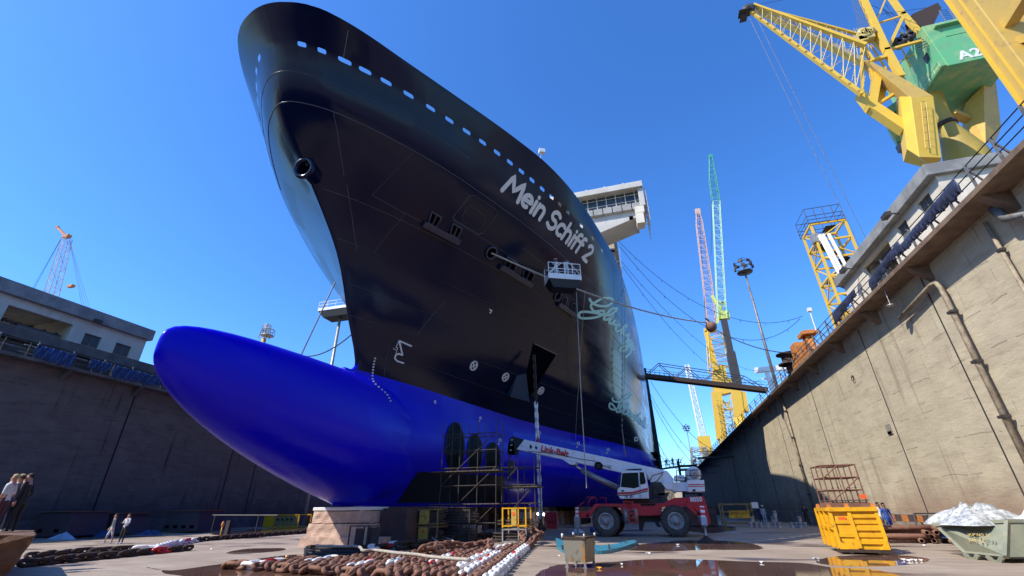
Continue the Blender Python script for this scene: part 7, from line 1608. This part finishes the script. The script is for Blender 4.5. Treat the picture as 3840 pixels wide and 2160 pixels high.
t = thing('yellow_basket', 'yellow lifting basket with dark mesh panels at the foot of the left wall', 'basket', GY(1050, 1960, 46)); p0, p1 = GY(990, 1960, 46), GY(1118, 1960, 46); m = MB()
for x in (p0.x, p0.x + 1.3, p1.x):
    for y in (46, 48): m.beam((x, y, 0), (x, y, 1.35), .1, .1, (0, 1, 0))
for z in (.12, 1.3): m.beam((p0.x, 46, z), (p1.x, 46, z), .1, .1); m.beam((p0.x, 48, z), (p1.x, 48, z), .1, .1)
m.build('frame', M['skip_yellow'], t); m = MB(); m.box((p0.x + .65, 45.98, .72), (1.2, .04, 1.05)); m.build('front_panel', M['skip_yellow'], t); m = MB(); m.box(((p0.x + 1.3 + p1.x) / 2, 46.02, .72), (p1.x - p0.x - 1.35, .04, 1.05)); m.build('mesh_panel', M['rack_dull'], t)
m = MB()
for i in range(4): m.box((p0.x + 1.8 + i * .6, 45.985, .85), (.3, .02, .22))
m.build('panel_mark', M['window_dark'], t)
p = GY(1160, 1960, 52); t = thing('red_container', 'rusty orange-red container panel behind the keel block', 'container', (p.x, 52, 0)); m = MB(); m.box((p.x + .6, 53, 1.0), (3.4, 2, 1.9), 0, 0, .05); m.build('body', mat('container_red', (.30, .07, .035), .7, col2=(.18, .05, .03), scale=1.5), t); m = MB()
for i in range(6): m.box((p.x - .8 + i * .55, 51.98, 1.0), (.06, .04, 1.7))
m.build('door_rib', M['rust'], t)
heap((GZ(235, 2022), 1.2, .5, .35), 'pale blue-white sheet crumpled on the floor before the first dark tank', 'crumpled_sheet', mat('pale_sheet', (.35, .45, .55), .5), 'sheet', 11, .06)
heap((GZ(365, 2012), 1.7, .7, .42), 'heap of blue tarpaulin in front of the second dark tank', 'tarpaulin_heap', M['tarp'], 'tarpaulin', 12, .08)
heap((GZ(560, 2006), 1.2, .5, .3), 'low heap of blue sheeting between the second and the third dark tank', 'tarpaulin_heap', M['tarp'], 'tarpaulin', 13, .08)
heap((GZ(76 * 1, 1000 + 1020) + Vector((0, 0, 0)), .3, .2, .1), 'small scrap of cloth near the first dark tank', 'rag', M['plastic'], 'rag', 14)
m = MB(); p = GY(527, 1955, 33); m.prism([p + Vector(q) for q in ((-.4, 0, -.15), (0, 0, .35), (.35, 0, -.1), (.15, 0, -.12), (.15, 0, -.6), (-.1, 0, -.6), (-.1, 0, -.15))], (0, .04, 0)); tag(m.build('white_cloth', M['white'], org=p), 'white cloth hanging up between the dark tanks', 'cloth')
p = GZ(823, 2018); t = thing('hydrant_post', 'thin yellow post topped with an orange-red wrapping, before the left wall', 'post', p); m = MB(); m.tube(p, p + Vector((0, 0, .75)), .04, 8); m.build('post', M['skip_yellow'], t); m = MB(); m.ball(p + Vector((0, 0, .85)), .14, (.8, .8, 1.5), 8, jit=.15, rnd=random.Random(1)); m.build('wrapping', M['orange'], t)
m = MB(); p = GZ(850, 2003); m.box(p + Vector((0, 0, .5)), (.35, .3, 1.0)); m.tube(p + Vector((-2.5, .5, 1.4)), p + Vector((4, .8, 1.35)), .05, 5); m.tube(p + Vector((-2.2, .5, 0)), p + Vector((-2.2, .5, 1.4)), .05, 5); m.tube(p + Vector((2.2, .7, 0)), p + Vector((2.2, .7, 1.4)), .05, 5); tag(m.build('steel_stand', M['dark_steel'], org=p), 'dark pipe stand with a grey cabinet at the foot of the left wall', 'stand')
# litter
rg = random.Random(21); lm_ = [M['white'], M['plastic'], M['bamboo'], M['white']]
lit = [(715, 2058, 'pale scrap by the left chain'), (790, 2062, 'tiny white scrap by the left chain'), (1075, 2090, 'yellow leaf of plastic at the puddle edge'), (1035, 2092, 'white scrap beside the yellow one'), (1155, 2055, 'small white scrap left of the keel block'), (2095, 2088, 'white plastic cup on the floor left of the rusty box'), (2247, 2134, 'golden scrap at the edge of the big puddle'), (2330, 2120, 'small pale scrap in the big puddle'), (2540, 2045, 'white foam by the outrigger pad'), (2855, 2112, 'blue-white plastic piece in the big puddle'), (3355, 2075, 'pink-white bits on the floor right of the yellow skip'), (3420, 2104, 'white paper scraps in front of the green skip'), (3470, 2048, 'flat white scrap between the skips'), (3330, 2038, 'flat pale board between the skips'), (3060, 2098, 'grey scrap in front of the yellow skip'), (2430, 2078, 'tan grit patch by the blue plate')]
for px, py, lb in lit:
    c = GZ(px, py); m = MB(); a = rg.uniform(0, 3); mm = M['skip_yellow'] if 'yellow leaf' in lb or 'golden' in lb else rg.choice(lm_)
    for k in range(1 if 'scraps' not in lb and 'bits' not in lb else 5):
        o_ = c + Vector((rg.uniform(-.3, .3), rg.uniform(-.2, .2), 0)) * (k > 0); s_ = rg.uniform(.05, .11)
        m.add([o_ + Vector((math.cos(a + q) * s_ * rg.uniform(.7, 1.3), math.sin(a + q) * s_ * .7, .01 + .05 * (i % 2))) for i, q in enumerate(np.linspace(0, 6.28, 7)[:-1])] + [o_ + Vector((0, 0, .06))], [[i, (i + 1) % 6, 6] for i in range(6)])
    tag(m.build('litter', mm, org=c), lb, 'litter', 'litter on the dock floor')
p = GZ(2165, 1998); t = heap((p, .5, .3, .2), 'pale cloth heap beside the front wheel of the mobile crane', 'cloth_heap', M['white'], 'cloth', 31, .05)
p = GZ(2222, 1996); m = MB(); m.lathe([(.001, 0), (.16, 0), (.2, .36), (.18, .36), (.15, .03), (.001, .03)], p, n=16); b_ = m.build('bucket', mat('bucket_blue', (.01, .07, .30), .4), org=p); tag(b_, 'small blue bucket beside the front wheel of the mobile crane', 'bucket'); m = MB(); m.path([p + Vector((math.cos(a) * .19, 0, .36 + math.sin(a) * .16)) for a in np.linspace(0, math.pi, 9)], .008, 4); m.build('handle', M['galv'], b_)

# ================================================================ PEOPLE
SK = {}
def skinm(name, c): 
    if name not in SK: SK[name] = mat('cloth_' + name, c, .75, col2=tuple(q * .7 for q in c), scale=9, thr=(.4, .7))
    return SK[name]
SKIN = mat('skin', (.42, .22, .14), .5); SKIN2 = mat('skin_dark', (.16, .08, .05), .5)
def person(loc, face, h, top, bottom, shoes, hair, label, pose='stand', skin=None, sleeves=True, shorts=False, cap=None, seed=1, lean=0.0, group=None):
    skin = skin or SKIN; s = h / 1.75; rg = random.Random(seed); J = {}; E = []
    def add(n, p, r, parent=None, part='top'): J[n] = (Vector(p), r, part); (E.append((parent, n)) if parent else None)
    add('pelvis', (0, 0, .95), .135, None, 'bottom'); add('spine', (0, .01, 1.12), .125, 'pelvis'); add('chest', (0, .0, 1.32), .145, 'spine'); add('neck', (0, .0, 1.49), .058, 'chest', 'skin'); add('head', (0, .015, 1.60), .088, 'neck', 'skin'); add('crown', (0, .005, 1.685), .075, 'head', 'skin')
    for sd, n in ((-1, 'L'), (1, 'R')):
        st = {'stand': (.02, .0), 'walk': (.16 * sd, -.10 * sd)}.get(pose, (.02, 0)); fy = st[0]; 
        add('hip' + n, (.10 * sd, 0, .90), .098, 'pelvis', 'bottom'); add('knee' + n, (.11 * sd, .02 + fy * .7, .50), .062, 'hip' + n, 'bottom'); add('calf' + n, (.115 * sd, -.01 + fy * .9, .34), .056, 'knee' + n, 'shin')
        add('ankle' + n, (.12 * sd, fy, .09), .038, 'calf' + n, 'shin'); add('heel' + n, (.12 * sd, fy - .02, .045), .042, 'ankle' + n, 'shoe'); add('toe' + n, (.13 * sd, fy + .16, .035), .036, 'heel' + n, 'shoe')
        add('sh' + n, (.175 * sd, 0, 1.42), .062, 'chest'); 
        if pose == 'fold' : el, wr = (.25 * sd, .05, 1.17), (.02 * sd, .22, 1.20)
        elif pose == 'point' and sd > 0: el, wr = (.30, .20, 1.36), (.34, .44, 1.46)
        elif pose == 'photo': el, wr = (.24 * sd, .16, 1.22), (.09 * sd, .30, 1.45)
        elif pose == 'rail': el, wr = (.25 * sd, .10, 1.18), (.20 * sd, .33, 1.12)
        else: el, wr = (.235 * sd, -.02, 1.14), (.25 * sd, .07 + .05 * sd, .90)
        add('el' + n, el, .044, 'sh' + n); add('wr' + n, wr, .029, 'el' + n, 'arm'); d = (Vector(wr) - Vector(el)).normalized(); side = d.cross(Vector((0, 0, 1)));  side = side.normalized() if side.length > .2 else Vector((0, 1, 0)); inw = side if side.y > 0 else -side
        pm = Vector(wr) + d * .075; add('palm' + n, pm, .034, 'wr' + n, 'skin')
        for k, (o_, L) in enumerate(((-.030, .070), (-.010, .082), (.010, .076), (.029, .060))):
            b_ = pm + inw * o_ * 1.0 + d * (L * .55 + .015); t_ = b_ + d * L * .35 + Vector((-sd * .018, 0, -.006)); add('f%d%s' % (k, n), b_, .0095, 'palm' + n, 'skin'); add('g%d%s' % (k, n), t_, .008, 'f%d%s' % (k, n), 'skin')
        tb = Vector(wr) + d * .045 + inw * .045; add('th' + n, tb, .011, 'palm' + n, 'skin'); add('tt' + n, tb + d * .04 + inw * .01, .009, 'th' + n, 'skin')
    names = list(J); me = bpy.data.meshes.new('body'); me.from_pydata([tuple(J[n][0] * s) for n in names], [(names.index(a), names.index(b)) for a, b in E], [])
    o = bpy.data.objects.new('body', me); COL.objects.link(o); mod = o.modifiers.new('skin', 'SKIN'); mod.use_smooth_shade = True; sub = o.modifiers.new('sub', 'SUBSURF'); sub.levels = 1; sub.render_levels = 1
    for i, n in enumerate(names): v = me.skin_vertices[0].data[i]; v.radius = (J[n][1] * s, J[n][1] * s * (.8 if n in ('pelvis', 'spine', 'chest') else 1)); v.use_root = (n == 'pelvis')
    new = bpy.data.meshes.new_from_object(o.evaluated_get(bpy.context.evaluated_depsgraph_get())); bpy.data.objects.remove(o)
    mats = [skin, top, bottom, shoes]; idx = {'skin': 0, 'top': 1, 'bottom': 2, 'shoe': 3, 'shin': 0 if shorts else 2, 'arm': 1 if sleeves else 0}
    for q in mats: new.materials.append(q)
    segs = [(J[a][0] * s, J[b][0] * s, idx[J[b][2]]) for a, b in E]
    for p in new.polygons:
        c = p.center; best = (9, 0)
        for a, b, k in segs:
            ab = b - a; t_ = max(0, min(1, (c - a).dot(ab) / ab.length_squared)); d_ = (a + ab * t_ - c).length
            if d_ < best[0]: best = (d_, k)
        p.material_index = best[1]; p.use_smooth = True
    if lean:
        for v in new.vertices: v.co.y += lean * max(0, v.co.z - .9 * s); 
    T = thing('person', label, 'person', loc, group); T.rotation_euler = (0, 0, face)
    b = bpy.data.objects.new('body', new); COL.objects.link(b); b.parent = T
    off = Vector((0, lean * .7 * s, 0))
    m = MB(); hc_ = Vector((0, -.008, 1.655)) * s + off; m.ball(hc_, .104 * s, (.92, 1.02, .92), 14, jit=.03, rnd=rg); m.f = [f for f in m.f if sum((m.v[i] - hc_).z - (m.v[i] - hc_).y * .75 for i in f) / len(f) > .012]; n_ = len(m.f); m.m = [0] * n_; m.sm = [True] * n_; hh = m.build('hair', hair, T, org=(0, 0, 0))
    m = MB(); m.ball(Vector((0, .108, 1.60)) * s + off, .016 * s, (.8, 1, 1.4), 8); m.build('nose', skin, T, org=(0, 0, 0))
    for sd in (-1, 1): m = MB(); m.ball(Vector((.032 * sd, .092, 1.622)) * s + off, .011 * s, n=6); m.build('eye', M['window_dark'], T, org=(0, 0, 0)); m = MB(); m.ball(Vector((.092 * sd, .01, 1.605)) * s + off, .024 * s, (.4, .7, 1.2), 8); m.build('ear', skin, T, org=(0, 0, 0))
    m = MB(); m.ball(Vector((0, .098, 1.565)) * s + off, .02 * s, (1.3, .35, .35), 8); m.build('mouth', mat('lips', (.30, .10, .08), .5), T, org=(0, 0, 0))
    if cap: m = MB(); m.ball(Vector((0, 0, 1.70)) * s + off, .118 * s, (1, 1.12, .68), 14); m.f = [f for f in m.f if sum(m.v[i].z for i in f) / len(f) > 1.675 * s]; n_ = len(m.f); m.m = [0] * n_; m.sm = [True] * n_; m.lathe([(.10 * s, 0), (.145 * s, -.004), (.145 * s, .008), (.10 * s, .014)], Vector((0, .02, 1.675)) * s + off, n=16); m.build('helmet', cap, T, org=(0, 0, 0))
    return T
blk, wht, gry, nav, blu = skinm('black', (.012, .012, .014)), skinm('white', (.62, .62, .62)), skinm('grey', (.16, .16, .18)), skinm('navy', (.02, .03, .07)), skinm('blue', (.02, .07, .30))
hb, hd, hbl = skinm('hair_brown', (.06, .03, .02)), skinm('hair_dark', (.015, .01, .01)), skinm('hair_blond', (.42, .30, .14)); pink = skinm('pink', (.50, .22, .25)); bur = skinm('burgundy', (.08, .02, .03))
# couple walking on the left floor
person(GZ(402, 2040), R(155), 1.60, gry, wht, wht, hb, 'person in a grey hoodie and white shorts walking on the left floor', 'walk', shorts=True, lean=.05, group='pair walking on the left')
person(GZ(450, 2040), R(185), 1.62, wht, blk, wht, hd, 'person in a white shirt and black trousers beside the grey hoodie', 'fold', group='pair walking on the left')
# group on the big block at the left edge
BX, BY = -18.6, 10.9; BZ = 1.12
t = thing('concrete_block', 'brown chipped concrete block in the lower left corner carrying a group of people', 'concrete block', (BX - 1, BY, 0)); c1, c2 = GZ(125, 1988, 1.12), GZ(132, 2012, 1.12)
m = MB(); V0 = GZ(128, 1990, 1.12); V1 = GZ(140, 2020, 1.05)
for (zx0, zx1, k0, k1, sd_) in ((0, 1.12, .75, 0, 3),):
    A = [Vector((-24.5, 9.4, 0)), Vector((V0.x + 2.0, 9.2, 0)), Vector((V0.x - .6, V0.y + .4, 0)), Vector((-25.5, V0.y + .6, 0))]; B_ = [Vector((-24.5, 9.0, 1.10)), GZ(60, 2012, 1.10), Vector((V0.x, V0.y, 1.10)), Vector((-25.5, V0.y + .4, 1.10))]
print('V0', V0, GZ(60, 2012, 1.1), GZ(0, 2030, 1.1))
P1, P2, P3 = GZ(-60, 2022, 1.12), GZ(60, 2000, 1.12), GZ(126, 1989, 1.12); P4 = GZ(135, 2008, 1.12)
def subf(m, P, nu, nv, amp, seed):
    rg = random.Random(seed); V = []
    for i in range(nv + 1):
        for j in range(nu + 1):
            v = P[0].lerp(P[1], j / nu).lerp(P[3].lerp(P[2], j / nu), i / nv); V.append(v + Vector((math.sin(v.y * 7 + v.z * 9), math.sin(v.x * 6 + v.z * 8), math.sin(v.x * 9 + v.y * 8) * .6)) * amp)
    m.add(V, [[i * (nu + 1) + j, i * (nu + 1) + j + 1, (i + 1) * (nu + 1) + j + 1, (i + 1) * (nu + 1) + j] for i in range(nv) for j in range(nu)], 0, False)
fL, fR, bR, bL = Vector((P4.x - 9, P4.y - 3.2, 1.12)), P4, Vector((P3.x, P3.y, 1.12)), Vector((P3.x - 9, P3.y - .3, 1.12))
g = lambda v, dx, dy_: Vector((v.x + dx, v.y + dy_, -.02)); lo_ = [g(fL, 0, .4), g(fR, -.95, .2), g(bR, -.95, 0), g(bL, 0, 0)]; hi_ = [fL, fR, bR, bL]
for i in range(4): j = (i + 1) % 4; subf(m, [lo_[i], lo_[j], hi_[j], hi_[i]], 14, 6, .035, i)
subf(m, hi_, 14, 8, .03, 9); m.build('block', mat('brown_block', (.14, .075, .042), .9, col2=(.10, .05, .03), scale=2.2, thr=(.4, .65), bump=.03, bscale=10, col3=(.20, .12, .075), s3=4, thr3=(.58, .7)), t)
def on_block(px, y): v = GY(px, 1989, y); return Vector((v.x, y, 1.10))
person(on_block(38, 10.9), R(115), 1.74, blk, blk, blk, hd, 'person all in black standing at the right of the group on the brown block', 'stand', lean=.12, group='people on the brown block', seed=2)
person(on_block(-2, 10.7), R(120), 1.68, gry, nav, wht, hb, 'person with a pale scarf behind the one in black, arm bare', 'fold', sleeves=False, lean=.05, group='people on the brown block', seed=3)
person(on_block(-32, 10.2), R(120), 1.66, wht, bur, wht, hbl, 'blond person in a white top at the very left edge', 'stand', sleeves=False, group='people on the brown block', seed=4)
person(on_block(-6, 11.5), R(125), 1.80, nav, blk, blk, hbl, 'blond head showing behind the group on the brown block', 'stand', group='people on the brown block', seed=5)
person(on_block(18, 11.8), R(110), 1.80, pink, blk, blk, hb, 'tanned head between the two people at the right of the block', 'stand', group='people on the brown block', seed=6)
# workers on the right
def wk(px, pyh, y, h=1.75, py_feet=None):
    v = GY(px, pyh, y); return Vector((v.x, y, 0))
person(wk(2862, 1920, 58), R(190), 1.74, skinm('pale_blue', (.42, .50, .62)), skinm('pale_blue', (.42, .50, .62)), wht, hd, 'worker in a pale coverall and cap in the wall shade', 'stand', skin=SKIN2, cap=M['white'], group='workers at the right wall')
person(wk(2848, 1920, 59), R(170), 1.70, nav, nav, blk, hd, 'worker in dark clothes half hidden behind the pale coverall', 'stand', skin=SKIN2, group='workers at the right wall')
person(wk(3020, 1925, 50), R(170), 1.78, blk, blk, blk, hd, 'man in dark clothes standing in the wall shade by the white drums', 'fold', skin=SKIN2, group='workers at the right wall')
person(wk(3272, 1925, 33.5), R(120), 1.72, blk, blk, blk, hd, 'worker in a black shirt right behind the yellow skip', 'fold', skin=SKIN2, group='workers by the pipe pile')
person(wk(3302, 1925, 34.5), R(200), 1.80, wht, gry, blk, hd, 'worker in a white shirt between the black and the blue one', 'stand', skin=SKIN2, group='workers by the pipe pile')
person(wk(3322, 1925, 32.0), R(190), 1.76, blu, blu, blk, hd, 'worker in a bright blue coverall by the rusty pipe pile', 'walk', skin=SKIN2, group='workers by the pipe pile')
# two men in the basket
person(BK + Vector((-.45, -.1, .16)), R(200), 1.74, wht, wht, wht, hd, 'worker in white overalls and helmet in the basket, left of two', 'rail', skin=SKIN2, cap=M['white'], group='workers in the basket')
person(BK + Vector((.35, .1, .16)), R(190), 1.72, wht, wht, wht, hd, 'worker in white overalls without helmet in the basket, right of two', 'rail', skin=SKIN2, group='workers in the basket')
# tiny figures on the far walkway
for i, f in enumerate((.30, .55, .75)):
    p = GY(2440, 1765, 97).lerp(GY(2555, 1748, 97), f) + Vector((0, 0, .12)); person(p, R(180), 1.7, nav, nav, blk, hd, ('left', 'middle', 'right')[i] + ' one of three tiny figures on the far walkway', 'stand', skin=SKIN2, group='figures on the far walkway')
